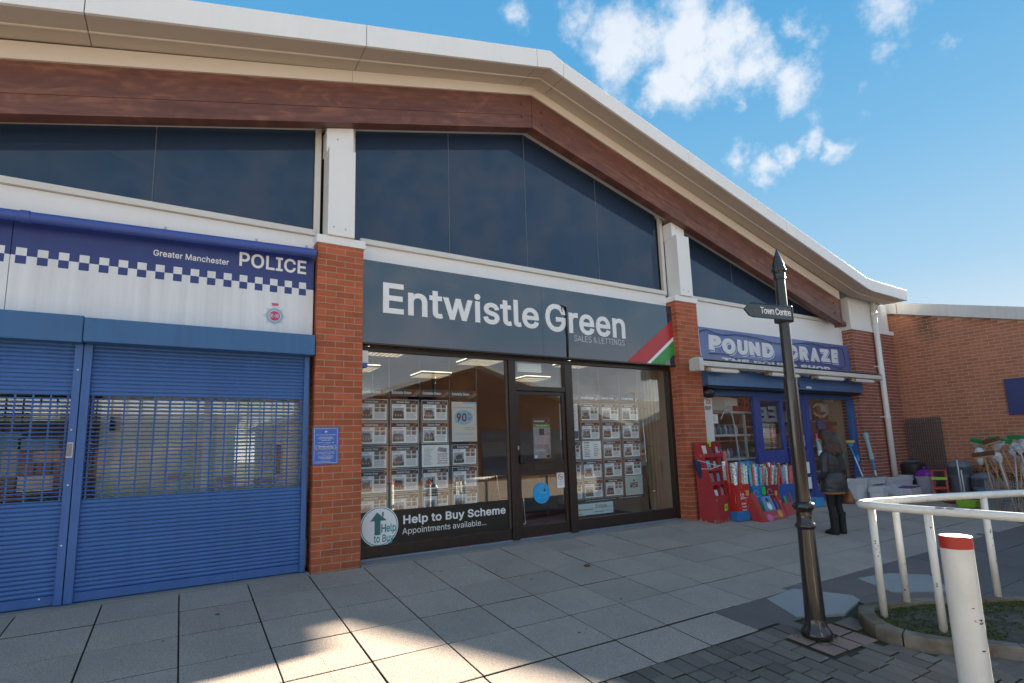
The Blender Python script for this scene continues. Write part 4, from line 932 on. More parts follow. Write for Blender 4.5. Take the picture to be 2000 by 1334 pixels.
mb = MB(); put_text(mb, 'Zoopla', 4.34, 4.57, .325, .40, YF+.0278, 0, off=.0, dep=.001); put_text(mb, '.co.uk', 4.58, 4.68, .34, .37, YF+.0278, 2, dep=.001); put_text(mb, 'View our property details on', 4.0, 4.30, .315, .345, YF+.0278, 1, dep=.0008); put_text(mb, 'PrimeLocation', 4.32, 4.50, .275, .297, YF+.0278, 1, off=.01, dep=.0008); put_text(mb, 'SmartNewHomes', 4.52, 4.68, .28, .298, YF+.0278, 2, dep=.0008); put_text(mb, 'Available on', 4.0, 4.08, .262, .278, YF+.0278, 1, dep=.0008)
mb.build('print', [mat('purple_print', (.09, .02, .16), .5), m_dark, m_teal], zp)
# property cards: one card with its parts, then copies
m_cardedge = mat('acrylic_edge', (.55, .58, .6), .25); m_card = mat('card_border', (.045, .028, .030), .4)
m_img = []
def imgmat(nm, base, r):
    m = mat(nm, base, .5, var=.5, vs=26, rnd=r); return m
m_sky = imgmat('print_sky', (.42, .46, .52), .15); m_house = imgmat('print_house', (.22, .12, .10), .45); m_lawn = imgmat('print_lawn', (.08, .10, .05), .4); m_room = imgmat('print_room', (.26, .22, .19), .4); m_roofp = imgmat('print_roof', (.09, .06, .06), .3); m_winp = mat('print_window', (.5, .5, .5), .5); m_grey = mat('print_grey', (.30, .30, .32), .6)
CW, CH = .395, .295
def card(kind):
    t = thing('property_card', 'x', 'property card', (0, 0, 0), 'property cards hanging in the estate agent windows'); P_ = []
    def p(nm, mb, mats): o = mb.build(nm, mats); o.parent = t; P_.append(o); return o
    b = MB(); b.box(0, CW, -.003, 0, 0, CH, 0); b.box(.008, CW-.008, -.0042, -.003, .008, CH-.008, 1); b.box(.019, CW-.019, -.0052, -.0042, .019, CH-.062, 2); p('panel', b, [m_cardedge, m_card, m_paper])
    b = MB(); put_text(b, 'Entwistle Green', .085, .265, CH-.046, CH-.020, -.0043, 0, off=.012, dep=.001); b.prism([(.285, CH-.058), (.305, CH-.058), (.375, CH-.010), (.355, CH-.010)], -.0052, -.0044, 1); b.prism([(.307, CH-.058), (.317, CH-.058), (.385, CH-.012), (.377, CH-.010)], -.0052, -.0044, 2); p('header', b, [m_text, m_red, m_green])
    b = MB(); x0, x1, z0, z1 = .03, .185, .04, .185
    b.box(x0, x1, -.0060, -.0052, z0, z1, 0); b.box(x0, x1, -.0066, -.0060, z0, z0+.038+.01*(kind % 2), 2)
    if kind == 0: b.prism([(.05, .06), (.165, .06), (.165, .125), (.05, .125)], -.0074, -.0066, 1); b.prism([(.045, .125), (.17, .125), (.15, .16), (.065, .16)], -.0078, -.0066, 3)
    elif kind == 1: b.prism([(.06, .06), (.16, .06), (.16, .13), (.11, .165), (.06, .13)], -.0074, -.0066, 1); b.box(.145, .158, -.0074, -.0066, .13, .17, 3)
    elif kind == 2: b.prism([(.035, .07), (.18, .07), (.18, .115), (.035, .115)], -.0074, -.0066, 1); b.prism([(.032, .115), (.183, .115), (.16, .145), (.055, .145)], -.0078, -.0066, 3)
    else:
        for q in (0, 1): b.prism([(.045+q*.065, .06), (.105+q*.065, .06), (.105+q*.065, .13), (.075+q*.065, .16), (.045+q*.065, .13)], -.0074, -.0066, 1)
    for q in range(3): b.box(.062+q*.036, .076+q*.036, -.0082, -.0074, .075, .093, 4)
    p('photograph', b, [m_sky, m_house, m_lawn, m_roofp, m_winp])
    for q in range(4):
        b = MB(); a = .215+(q % 2)*.076; c = .128+(q//2)*.060
        b.box(a, a+.068, -.0060, -.0052, c, c+.052, 0); b.box(a+.01+.01*(q % 3), a+.045, -.0066, -.006, c+.006, c+.03, 1+q % 2); p('small_photograph', b, [m_room, m_house, m_roofp])
    b = MB(); rl_ = random.Random(kind)
    for q in range(8): b.box(.215, .215+rl_.uniform(.12, .15), -.0056, -.0052, .112-q*.010, .116-q*.010)
    for q in range(2): b.box(.03, .03+rl_.uniform(.10, .15), -.0056, -.0052, .205+q*.012, .210+q*.012)
    stuff(p('printed_lines', b, m_grey)); KIDS[t.name] = P_; return t
protos = [card(k) for k in range(4)]; used = [False]*4
YC = .40
wr = thing('display_wires', 'thin vertical wires holding the property cards in the estate agent windows', 'wire', (2, YC, 2.6))
def place(x, z, lab, k):
    if not used[k]: used[k] = True; t = protos[k]; t['label'] = lab; t.location = (x, YC, z)
    else: t = dup(protos[k], lab, (x, YC, z)); KIDS[t.name] = []
    return t
rown = ['top', 'second', 'third', 'fourth', 'bottom']; ZR = [1.715, 1.410, 1.098, .788, .478]
XL_ = [.612, 1.040, 1.476, 1.917]; cn = ['first', 'second', 'third', 'fourth']; rk = random.Random(12)
for c, x in enumerate(XL_):
    for r, z in enumerate(ZR):
        if c == 3 and r < 2 or (c == 2 and r == 2): continue
        place(x, z, 'house sale card in the %s column from the brick pier, %s row, left window' % (cn[c], rown[r]), (c*2+r*3+rk.randrange(2)) % 4)
for x in (.80, 1.022, 1.455, 1.897, 2.325): MB().tube([(x, YC, .2), (x, YC, 2.6)], .0022, 5).build('wire', m_steel, wr)
XR_ = [3.775, 4.207, 4.645, 5.088]
for c, x in enumerate(XR_):
    for r, z in enumerate(ZR):
        if (c == 0 and r < 2) or (c == 1 and r == 2) or (c == 3 and r == 4): continue
        if c == 0: x = 3.79
        place(x, z, 'house sale card in the %s column from the door, %s row, right window' % (cn[c], rown[r]), (c+r*2+rk.randrange(3)) % 4)
for x in (4.19, 4.627, 5.07, 5.50): MB().tube([(x, YC, .2), (x, YC, 2.6)], .0022, 5).build('wire', m_steel, wr)
def header(x, lab):
    t = thing('header_card', lab, 'header card', (x, YC, 2.055), 'header strips over the property cards')
    MB().box(x, x+.42, YC-.003, YC, 2.052, 2.155).build('strip', m_card if False else mat('header_navy', (.02, .03, .045), .3), t)
    b = MB(); put_text(b, 'Entwistle Green', x+.03, x+.30, 2.085, 2.125, YC-.003, 0, off=.012, dep=.001); b.prism([(x+.28, 2.053), (x+.31, 2.053), (x+.415, 2.135), (x+.385, 2.135)], YC-.004, YC-.0031, 1); b.prism([(x+.32, 2.053), (x+.345, 2.053), (x+.418, 2.11), (x+.418, 2.13)], YC-.004, YC-.0031, 2); b.build('print', [m_text, m_red, m_green], t)
for k, x in enumerate((.60, 1.03, 1.465, 1.905)): header(x, 'navy header strip over the %s column of cards from the brick pier' % cn[k])
for k, x in enumerate((3.775, 4.20, 4.64, 5.08)): header(x, 'navy header strip over the %s column of cards from the door' % cn[k])
pp = sheet('ninety_percent_poster', 'white poster with a blue speech bubble and the figure 90% in the left window', 'poster', 1.925, 2.315, 1.432, 1.995, YC, mat('poster_white', (.68, .66, .62), .5))
mb = MB(); put_text(mb, 'Our latest', 1.955, 2.07, 1.905, 1.93, YC-.002, 2, dep=.001); put_text(mb, 'exclusive...', 2.08, 2.28, 1.905, 1.93, YC-.002, 2, off=.015, dep=.001); mb.box(2.10, 2.315, YC-.0032, YC-.002, 1.97, 1.995, 0)
P_ = [(2.11+.145*math.cos(2*math.pi*i/36), 1.775+.105*math.sin(2*math.pi*i/36)) for i in range(36)]; mb.prism(P_, YC-.0034, YC-.002, 0); mb.prism([(1.975, 1.70), (2.02, 1.69), (2.03, 1.74), (1.99, 1.76)][::1], YC-.0033, YC-.002, 0)
put_text(mb, '90', 2.0, 2.155, 1.715, 1.835, YC-.0034, 1, off=.03, dep=.001); put_text(mb, '%', 2.175, 2.225, 1.80, 1.84, YC-.0034, 1, dep=.001); put_text(mb, 'now to', 2.175, 2.24, 1.765, 1.785, YC-.0034, 1, dep=.001); put_text(mb, 'move', 2.175, 2.225, 1.74, 1.757, YC-.0034, 1, dep=.001)
put_text(mb, '...could be the key to', 2.09, 2.285, 1.62, 1.635, YC-.002, 1, dep=.001); put_text(mb, 'your dream home', 2.13, 2.285, 1.597, 1.612, YC-.002, 1, dep=.001)
for z in (1.545, 1.53, 1.47): mb.box(1.96, 2.28, YC-.0026, YC-.002, z, z+.003, 2)
mb.build('print', [mat('bubble_blue', (.25, .52, .70), .5), mat('maroon_print', (.13, .015, .035), .5), m_grey], pp)
w1 = sheet('text_notice', 'plain white text notice with red lines among the cards in the left window', 'notice', 1.476, 1.878, 1.10, 1.395, YC, m_paper)
mb = MB()
for q in range(14): mb.box(1.51, 1.51+rk.uniform(.08, .13), YC-.003, YC-.002, 1.355-q*.017, 1.360-q*.017, 0)
mb.prism([(1.70, 1.31), (1.83, 1.29), (1.85, 1.345), (1.72, 1.365)], YC-.003, YC-.002, 2)
for q, s in enumerate(('SELLING YOUR HOME', 'WITH US IS EASY', 'CALL TODAY ON', '01204 696500', 'FREE VALUATION')): put_text(mb, s, 1.70+.01*(q % 2), 1.85, 1.262-q*.031, 1.282-q*.031, YC-.002, 1, off=.02, dep=.001)
mb.build('print', [m_grey, mat('dull_red_print', (.35, .08, .07), .6), mat('mixed_print', (.3, .28, .26), .6, var=.5, vs=30)], w1)
w2 = sheet('text_notice', 'white notice with lines of red text among the cards in the right window', 'notice', 4.215, 4.605, 1.105, 1.395, YC, m_paper)
mb = MB()
for q in range(7): mb.box(4.25, 4.25+rk.uniform(.09, .13), YC-.003, YC-.002, 1.32-q*.03, 1.332-q*.03, q % 2); mb.box(4.45, 4.45+rk.uniform(.06, .11), YC-.003, YC-.002, 1.33-q*.03, 1.342-q*.03, 1-q % 2)
mb.box(4.25, 4.36, YC-.003, YC-.002, 1.36, 1.375, 2); mb.build('print', [mat('pink_print', (.5, .2, .2), .6), m_grey, m_card], w2)
w3 = sheet('pale_green_notice', 'pale notice with a small black logo at the foot of the last column, right window', 'notice', 5.09, 5.485, .478, .79, YC, mat('pale_green_paper', (.48, .55, .52), .5))
mb = MB(); mb.box(5.20, 5.37, YC-.003, YC-.002, .60, .68, 0); put_text(mb, 'EXCLUSIVE', 5.21, 5.36, .645, .665, YC-.003, 1, off=.01, dep=.001); put_text(mb, 'HOMES', 5.235, 5.335, .612, .632, YC-.003, 1, off=.01, dep=.001); mb.box(5.27, 5.30, YC-.003, YC-.002, .70, .73, 0); mb.build('print', [m_dark, m_text], w3)
w4 = sheet('tall_notice', 'tall narrow white notice just right of the door', 'notice', 3.79, 4.155, 1.42, 2.0, YC, m_paper)
mb = MB()
for q in range(18): mb.box(3.98, 3.98+rk.uniform(.08, .14), YC-.003, YC-.002, 1.94-q*.02, 1.947-q*.02, 0)
mb.box(3.98, 4.15, YC-.003, YC-.002, 1.44, 1.56, 1); mb.build('print', [m_grey, mat('purple_card', (.09, .05, .13), .5, var=.4, vs=20)], w4)
ww = sheet('web_address_strip', 'black strip with a white web address under the cards in the right window', 'banner', 3.95, 5.49, .425, .468, YC-.005, m_card)
mb = MB(); put_text(mb, 'www.entwistlegreen.co.uk', 4.22, 4.85, .437, .457, YC-.007, off=.012, dep=.001); put_text(mb, 'www.entwistlegreen.co.uk', 4.92, 5.46, .437, .457, YC-.007, off=.012, dep=.001); mb.build('print', m_text, ww)
ab = thing('alarm_box', 'small white box with a blue base on the frame by the brick pier', 'alarm box', (.62, .2, 2.4))
MB().box(.556, .67, .15, .24, 2.44, 2.60).build('cover', m_white, ab, bevel=.008); MB().box(.556, .665, .155, .24, 2.385, 2.438).build('base', mat('box_blue', (.04, .15, .45), .4), ab, bevel=.006)
ro_ = thing('door_sign_board', 'blank white card hanging in the pane over the door', 'card', (3.2, .35, 2.5)); MB().box(3.01, 3.45, .36, .364, 2.47, 2.605).build('sheet', m_paper, ro_)
# the room
m_carpet = mat('dark_red_carpet', (.075, .008, .012), .95, speck=.2); m_wallb = mat('tan_wall', (.30, .19, .11), .8, var=.04)
MB().box(.5, 6.25, .34, 6.0, .0, .03).build('floor', m_carpet, bld); MB().box(.5, 6.25, 5.9, 6.0, .03, 2.77).build('rear_partition', m_wallb, bld)
MB().box(3.3, 3.4, 2.6, 5.9, .03, 2.77).build('partition', mat('brown_partition', (.20, .11, .07), .8), bld)
m_lamp = mat('louvre_glow', (1, .80, .55), .5, emit=.45); m_lou = mat('louvre_metal', (.6, .6, .58), .3, metal=.7)
for k, (x, y) in enumerate(((1.15, .95), (2.85, 1.25), (4.6, .95), (1.2, 2.6), (2.7, 3.0), (4.9, 2.9))):
    cl = thing('ceiling_light', 'recessed louvred ceiling light in the estate agent office', 'ceiling light', (x, y, 2.78), 'ceiling lights inside the estate agent')
    MB().box(x-.3, x+.3, y-.3, y+.3, 2.772, 2.776).build('diffuser', m_lamp, cl); mb = MB()
    for q in range(9): mb.box(x-.3+q*.0733, x-.288+q*.0733, y-.3, y+.3, 2.735, 2.770); mb.box(x-.3, x+.3, y-.3+q*.0733, y-.288+q*.0733, 2.735, 2.770)
    stuff(mb.build('louvre', m_lou, cl))
m_redf = mat('red_upholstery', (.30, .02, .025), .8); m_chrome = mat('chrome', (.7, .7, .7), .12, metal=1)
def chair(x, y, rz, lab):
    t = thing('office_chair', lab, 'chair', (x, y, .03), 'red visitor chairs in the estate agent', rz)
    def p(nm, mb, m, bv=0, sm=False): o = mb.build(nm, m, smooth=sm); o.parent = t; return o
    p('seat', MB().box(-.24, .24, -.22, .24, .42, .48), m_redf); p('backrest', MB().box(-.23, .23, .20, .25, .55, .85), m_redf)
    for sx in (-.24, .24): p('leg', MB().tube([(sx, -.22, .44), (sx, -.24, .02), (sx, .24, .02)], .012, 8), m_chrome, sm=True); p('back_post', MB().tube([(sx, -.1, .43), (sx, .2, .45), (sx, .24, .85)], .012, 8), m_chrome, sm=True)
chair(2.55, 2.2, .4, 'red office chair seen through the left window beside the door'); chair(3.55, 1.7, 1.3, 'red office chair seen through the lower pane of the door')
dk = thing('desk', 'pale wooden office desk inside the estate agent', 'desk', (4.9, 3.4, .03)); MB().box(4.1, 5.7, 3.1, 3.8, .74, .77).build('top', m_wallb, dk, bevel=.004)
for x in (4.15, 5.62): MB().box(x, x+.04, 3.15, 3.75, .03, .738).build('leg', m_wallb, dk)
vl = thing('vertical_blind', 'beige vertical blind drawn to the right side of the right window', 'blind', (6.0, .6, 2.7)); mbl = mat('beige_blind', (.50, .42, .29), .8, var=.08)
for k in range(9):
    o = MB().box(-.045, .045, -.0015, .0015, .12, 2.72).build('blind_slat', mbl, vl); o.matrix_parent_inverse = WM[vl.name].inverted(); o.location = (5.78+k*.042, .52+.02*(k % 2), 0); o.rotation_euler = (0, 0, .75)
st_ = thing('display_stand', 'tall steel pole display stand behind the right window', 'stand', (5.72, .5, 0)); MB().tube([(5.70, .48, .2), (5.66, .48, 1.95)], .011, 10).build('pole', m_chrome, st_, smooth=True); MB().tube([(5.62, .48, 1.95), (5.76, .48, 1.95)], .009, 8).build('crossbar', m_chrome, st_)
MB().tube([(5.60, .48, 1.28), (5.86, .48, 1.28)], .005, 8).build('crossbar', m_chrome, st_); MB().lathe([(.0, -.028), (.02, -.02), (.028, 0), (.02, .02), (0, .028)], (5.80, .45, .50), 14).build('knob', m_chrome, st_, smooth=True)
ss = sheet('sold_board', 'small red SOLD flash hanging on a card behind the right window', 'sign', 5.52, 5.66, .95, 1.35, .47, mat('tan_card', (.30, .24, .18), .6, var=.3, vs=15))
mb = MB(); mb.prism([(5.53, 1.08), (5.64, 1.12), (5.65, 1.24), (5.54, 1.20)], .466, .468, 0); put_text(mb, 'SOLD', 5.54, 5.64, 1.13, 1.17, .466, 1, off=.02, dep=.001, shear=0); mb.build('flash', [m_red, m_text], ss)
# ================================================================== pound shop (x 6.74 .. 12.14)
m_pcb = mat('pound_sign_blue_sheen', (.11, .16, .40), .12, var=.1, vs=1.2, streak=.2, spec=.7); m_pcw = mat('pound_letter_white', (.74, .76, .80), .4); m_pcs = mat('pound_spacer_blue', (.05, .07, .30), .3)  # sign blue lightened to stand in for sky reflected on its face
pq = thing('pound_shop_sign', 'blue fascia sign with cartoon white lettering POUND CRAZE THE POUND SHOP and a loose wire', 'sign', (9.4, .1, 2.9))
MB().box(6.75, 12.10, .1, .2, 2.78, 3.475).build('sign_panel', m_pcb, pq)
for ch, x0, x1, z0, z1, sh in (('P', 7.10, 7.46, 3.05, 3.34, .10), ('O', 7.50, 7.90, 3.00, 3.31, 0), ('U', 7.95, 8.28, 3.01, 3.31, .05), ('N', 8.33, 8.68, 3.02, 3.30, -.05), ('D', 8.74, 9.13, 3.00, 3.31, .04),
                               ('C', 9.66, 10.0, 3.03, 3.33, 0), ('R', 10.05, 10.40, 3.03, 3.33, .06), ('A', 10.46, 10.83, 3.02, 3.33, 0), ('Z', 10.88, 11.24, 3.03, 3.34, -.04), ('E', 11.31, 11.57, 3.03, 3.35, .08)):
    mb = MB(); put_text(mb, ch, x0+.03, x1+.035, z0-.032, z1-.03, .099, 0, off=.06, dep=.002, shear=sh); put_text(mb, ch, x0+.017, x1+.021, z0-.019, z1-.018, .0965, 1, off=.05, dep=.002, shear=sh); put_text(mb, ch, x0, x1, z0, z1, .094, 0, off=.06, dep=.003, shear=sh)
    mb.build('letter', [m_pcw, m_pcs], pq)
mb = MB(); put_text(mb, 'THE POUND SHOP', 7.47, 11.22, 2.815, 2.925, .099, off=.05, dep=.003); mb.build('lettering', m_pcw, pq)
def wob(P): return cr(P, 4)
MB().tube(wob([(6.80, .06, 3.32), (7.0, .06, 3.42), (7.3, .06, 3.37), (7.6, .06, 3.36), (7.95, .06, 3.40), (8.6, .06, 3.38), (9.0, .06, 3.33), (9.6, .06, 3.33), (10.3, .06, 3.41), (10.7, .06, 3.40), (11.0, .06, 3.36), (11.45, .06, 3.40), (11.72, .06, 3.38), (11.80, .06, 3.25), (11.80, .06, 3.0), (11.6, .06, 2.9)]), .007, 6).build('wire', m_dark, pq)
MB().tube(wob([(7.05, .06, 2.97), (7.55, .06, 2.98), (7.8, .06, 2.92), (8.2, .06, 2.93), (8.7, .06, 2.90), (9.2, .06, 2.93), (9.9, .06, 2.97), (10.6, .06, 2.99), (11.1, .06, 2.97), (11.6, .06, 2.9)]), .006, 6).build('wire', m_dark, pq)
MB().tube(wob([(6.80, .05, 3.42), (6.79, .04, 3.2), (6.80, .03, 2.9)]), .007, 6).build('wire', m_text, pq)
# awning cassette with tube lights under it
aw = thing('awning_box', 'long white closed awning cassette with stained fluorescent tubes under it', 'awning', (9.3, -.3, 2.7))
m_aw = mat('dirty_white_metal', (.66, .64, .60), .45, var=.08, vs=2, streak=.1); m_stain = mat('rust_stained_plastic', (.55, .45, .33), .6, col2=(.22, .12, .06), vs=9)
for a, b in ((6.30, 9.36), (9.366, 12.40)):
    MB().xprism([(-.42, 2.625), (-.2, 2.62), (-.2, 2.735), (-.30, 2.74), (-.42, 2.71)][::-1], a, b).build('cassette', m_aw, aw, bevel=.004)
    MB().box(a, b, -.41, -.19, 2.742, 2.750).build('top_strip', mat('grey_strip', (.18, .17, .16), .6), aw)
MB().xprism([(-.43, 2.53), (-.19, 2.55), (-.19, 2.75), (-.25, 2.775), (-.34, 2.785), (-.42, 2.765), (-.44, 2.65)][::-1], 6.195, 6.298).build('end_cap', m_aw, aw, bevel=.012)
MB().box(12.402, 12.43, -.42, -.2, 2.595, 2.745).build('end_cap', m_aw, aw)
for x in (6.9, 8.5, 10.2, 11.7): MB().box(x, x+.04, -.22, .1, 2.66, 2.70).build('bracket', m_aw, aw)
for k, (a, b) in enumerate(((6.55, 7.30), (8.32, 9.2), (9.9, 10.85), (11.35, 12.15))):
    tl = thing('tube_light', ['first', 'second', 'third', 'last'][k]+' unlit fluorescent tube fitting from the left, hanging under the white awning box', 'light', ((a+b)/2, -.33, 2.63), 'tube fittings under the awning')
    MB().tube([(a, -.33, 2.578), (b, -.33, 2.578)], .038, 14).build('tube', m_text, tl, auto=40)
    MB().box(a-.16, a-.002, -.37, -.29, 2.548, 2.618).build('lamp_holder', m_stain, tl, bevel=.01); MB().box(b+.002, b+.05, -.36, -.30, 2.55, 2.615).build('lamp_holder', m_stain, tl, bevel=.008)
MB().box(6.3, 12.38, -.345, -.315, 2.610, 2.618).build('lamp_batten', mat('yellowed_plastic', (.60, .50, .38), .6), aw)
# shutter box
sb = thing('shutter_box', 'wide sky blue roller shutter box over the pound shop door', 'shutter box', (9.4, -.12, 2.4))
MB().box(6.74, 12.07, -.13, .2, 2.335, 2.615).build('box', mat('faded_blue_box', (.06, .17, .40), .33, var=.12, vs=1.0, streak=.15, spec=.6), sb, bevel=.008)
MB().box(6.76, 12.1, -.08, .2, 2.300, 2.332).build('underside', m_dark, sb); MB().box(9.80, 9.99, -.1325, -.1305, 2.37, 2.41).build('label', m_paper, sb)
MB().tube(wob([(9.42, -.14, 2.62), (9.46, -.145, 2.5), (9.56, -.14, 2.39)]), .011, 8).build('cable', m_dark, sb)
bgx = MB(); rbx = random.Random(4)
rings = []
for q, (r_, z) in enumerate(((.02, 2.12), (.07, 2.14), (.10, 2.2), (.09, 2.27), (.04, 2.30))): rings.append([(6.90+r_*1.35*math.cos(i*.628)*rbx.uniform(.8, 1.2), .02+r_*math.sin(i*.628)*rbx.uniform(.8, 1.2), z+rbx.uniform(-.01, .01)) for i in range(10)])
bgx.loft(rings); tag(bgx.build('wrapped_lamp', mat('black_plastic_bag', (.03, .03, .032), .25), smooth=True), 'lamp wrapped in a black plastic bag under the left end of the shutter box', 'lamp')
# shop front
ZF = .2
m_pblue = mat('royal_blue_frame', (.05, .075, .30), .35, var=.06); m_pblue2 = mat('blue_frame', (.04, .12, .36), .4)
pf = thing('pound_shopfront', 'royal blue framed shop front of the pound shop with glass doors', 'shopfront', (9.5, ZF, 0))
def f2(x0, x1, z0, z1, nm='frame', y0=ZF-.02, y1=ZF+.05, m=m_pblue, bv=.004): return MB().box(x0, x1, y0, y1, z0, z1).build(nm, m, pf, bevel=bv)
f2(6.76, 12.12, 2.20, 2.298, 'head', m=m_pblue2); f2(8.42, 8.56, .02, 2.198, 'post', ZF-.03); f2(10.20, 10.345, .02, 2.198, 'post', ZF-.03); f2(12.0, 12.12, .02, 2.198, 'jamb', ZF-.06, m=m_pblue2); f2(6.76, 6.83, .02, 2.198, 'jamb')
f2(8.562, 10.198, 2.12, 2.198, 'door_head'); f2(9.31, 9.40, .05, 2.118, 'door_stile'); f2(8.562, 8.64, .05, 2.118, 'door_stile'); f2(10.12, 10.198, .05, 2.118, 'door_stile')
f2(8.642, 9.308, .85, 1.115, 'mid_rail'); f2(9.402, 10.118, .85, 1.10, 'mid_rail'); f2(8.642, 9.308, .05, .20, 'bottom_rail'); f2(9.402, 10.118, .05, .20, 'bottom_rail'); f2(6.832, 8.418, .05, .30, 'stall_riser'); f2(10.347, 11.998, .05, .22, 'stall_riser')
f2(9.42, 9.50, .80, 1.15, 'door_guard', ZF-.09, ZF-.03)
for a, b, c, d in ((6.832, 8.418, .302, 2.198), (10.347, 11.998, .222, 2.198), (8.642, 9.308, 1.117, 2.118), (9.402, 10.118, 1.102, 2.118), (8.642, 9.308, .202, .848), (9.402, 10.118, .202, .848)): MB().box(a, b, ZF+.01, ZF+.016, c, d).build('pane', g_shop, pf)
# lettering board by the pier
lb = thing('text_board', 'white upright board with cut-off words ZE and SHOP beside the brick pier', 'sign', (6.92, .1, 1.2)); MB().box(6.78, 7.06, .09, .10, .85, 2.20).build('board', mat('aged_white_board', (.68, .68, .64), .5, var=.05), lb)
mb = MB()
for s, x0, x1, z0, z1, c in (('ZE', 6.90, 7.035, 2.02, 2.10, 0), ('SHOP', 6.86, 7.02, 1.90, 1.98, 1), ('ICLES', 6.87, 7.04, 1.235, 1.275, 1), ('ICAL', 6.88, 7.035, 1.13, 1.20, 0), ('DS', 6.89, 6.98, .98, 1.05, 0)): put_text(mb, s, x0, x1, z0, z1, .09, c, off=.03, dep=.001)
mb.build('lettering', [mat('red_print', (.42, .04, .06), .5), m_dark], lb)
# inside: floor, walls, shelves and goods
MB().box(6.7, 12.3, .26, 6, 0.0, .03).build('floor', mat('vinyl_floor', (.2, .18, .15), .5), bld); MB().box(6.7, 12.3, 5.4, 5.5, .03, 2.77).build('rear_partition', mat('slat_wall', (.42, .36, .28), .7), bld)
MB().box(12.16, 12.3, .35, 5.4, .03, 2.77).build('side_wall', mat('slat_wall_side', (.52, .45, .33), .7), bld)
m_shelf = mat('pale_shelf_metal', (.62, .68, .70), .4)
sh_ = thing('shelf_unit', 'pale metal shelf unit standing inside the left pound shop window', 'shelf', (7.9, .6, .03))
for x in (7.35, 8.52, 9.30): MB().box(x, x+.045, .50, .54, .03, 1.93).build('upright', m_shelf, sh_)
for z in (.95, 1.42, 1.88): MB().box(7.2, 8.95 if z < 1.8 else 9.35, .46, .85, z, z+.04).build('shelf', m_shelf, sh_)
MB().box(8.57, 8.9, .46, .85, 1.60, 1.62).build('shelf', m_shelf, sh_)
rg = random.Random(31)
PAL = [mat('goods_%s' % nme, c, .4, rnd=.3, var=.35, vs=38) for nme, c in (('teal', (.12, .32, .38)), ('white', (.55, .58, .6)), ('blue', (.08, .16, .38)), ('red', (.38, .04, .05)), ('pink', (.45, .15, .22)), ('orange', (.5, .2, .06)), ('green', (.08, .28, .12)), ('maroon', (.14, .03, .04)), ('tan', (.35, .24, .14)), ('silver', (.5, .5, .52)))]
bott = [MB().lathe([(.034, 0), (.036, .11), (.026, .14), (.014, .15), (.015, .19)], n=10).mesh('bottle', PAL[q]) for q in (0, 1, 2, 0)]
for q in range(14):
    x = 7.26+q*.083
    o = bpy.data.objects.new('cleaning_bottle', bott[q % 4]); COL.objects.link(o); o.location = (x, .55+.03*(q % 2), 1.461); tag(o, 'teal and white packaged bottle lined up on the middle shelf in the window', 'bottle', 'bottles on the window shelf')
    for p_ in o.data.polygons: p_.use_smooth = True
for q in range(9):
    o = bpy.data.objects.new('cleaning_bottle', bott[q % 3]); COL.objects.link(o); o.location = (7.3+q*.1, .56, .991); tag(o, 'teal packaged item standing on the lowest shelf in the window', 'bottle', 'bottles on the window shelf')
gl = [MB().lathe([(.03, 0), (.035, .10), (.03, .1), (.026, .01)], n=10).mesh('tumbler', PAL[q]) for q in (7, 4)]
for q in range(7):
    for zz_ in (.991, 1.461, 1.621):
        o = bpy.data.objects.new('tumbler', gl[q % 2]); COL.objects.link(o); o.location = (8.6+q*.048, .56+.04*(q % 2), zz_); tag(o, 'small dark tumbler on the right hand shelves in the window', 'tumbler', 'tumblers on the shelves')
for k, (x, z, w, h) in enumerate(((7.38, 1.92, .62, .27), )): MB().box(x-.13, x+w, .36, .40, z, z+h).build('poster_board', mat('cream_board', (.50, .49, .43), .6), sh_)
MB().box(7.75, 8.15, .352, .358, 2.02, 2.17).build('poster_board', mat('pale_sheet', (.6, .6, .57), .6), sh_)
wn = thing('window_notice', 'small white printed note stuck inside the pound shop window', 'notice', (7.55, .23, 1.7)); MB().box(7.10, 7.37, .228, .23, 1.66, 1.84).build('sheet', m_paper, wn); mb = MB()
for q in range(4): mb.box(7.20-.02*(q % 2), 7.27, .2265, .2278, 1.79-q*.025, 1.797-q*.025)
mb.build('print', m_grey, wn)
m_glow = mat('shiny_red_card', (.60, .02, .02), .5, var=.4, vs=12)
rc_ = [PAL[3], PAL[3], PAL[7], m_glow]
for q in range(12):
    x = 8.02+q*.075+rg.uniform(0, .02); h = rg.uniform(.10, .27); tag(MB().box(x, x+.062, .5, .58, 1.922, 1.922+h).build('red_gift_bag', rc_[q % 4]), 'shiny red gift package on the top shelf behind the window', 'package', 'red packages on the top shelf')
hp_ = MB(); hp_.tube(cr([(7.55, .30, 1.75), (7.62, .30, 1.86), (7.75, .30, 1.92), (7.88, .30, 1.84), (7.93, .30, 1.6), (7.97, .30, 1.2), (8.0, .30, .9)]), .012, 8)
tag(hp_.build('bent_rod', m_shelf, smooth=True), 'thin bent pale rod curving over the shelves in the window', 'rod')
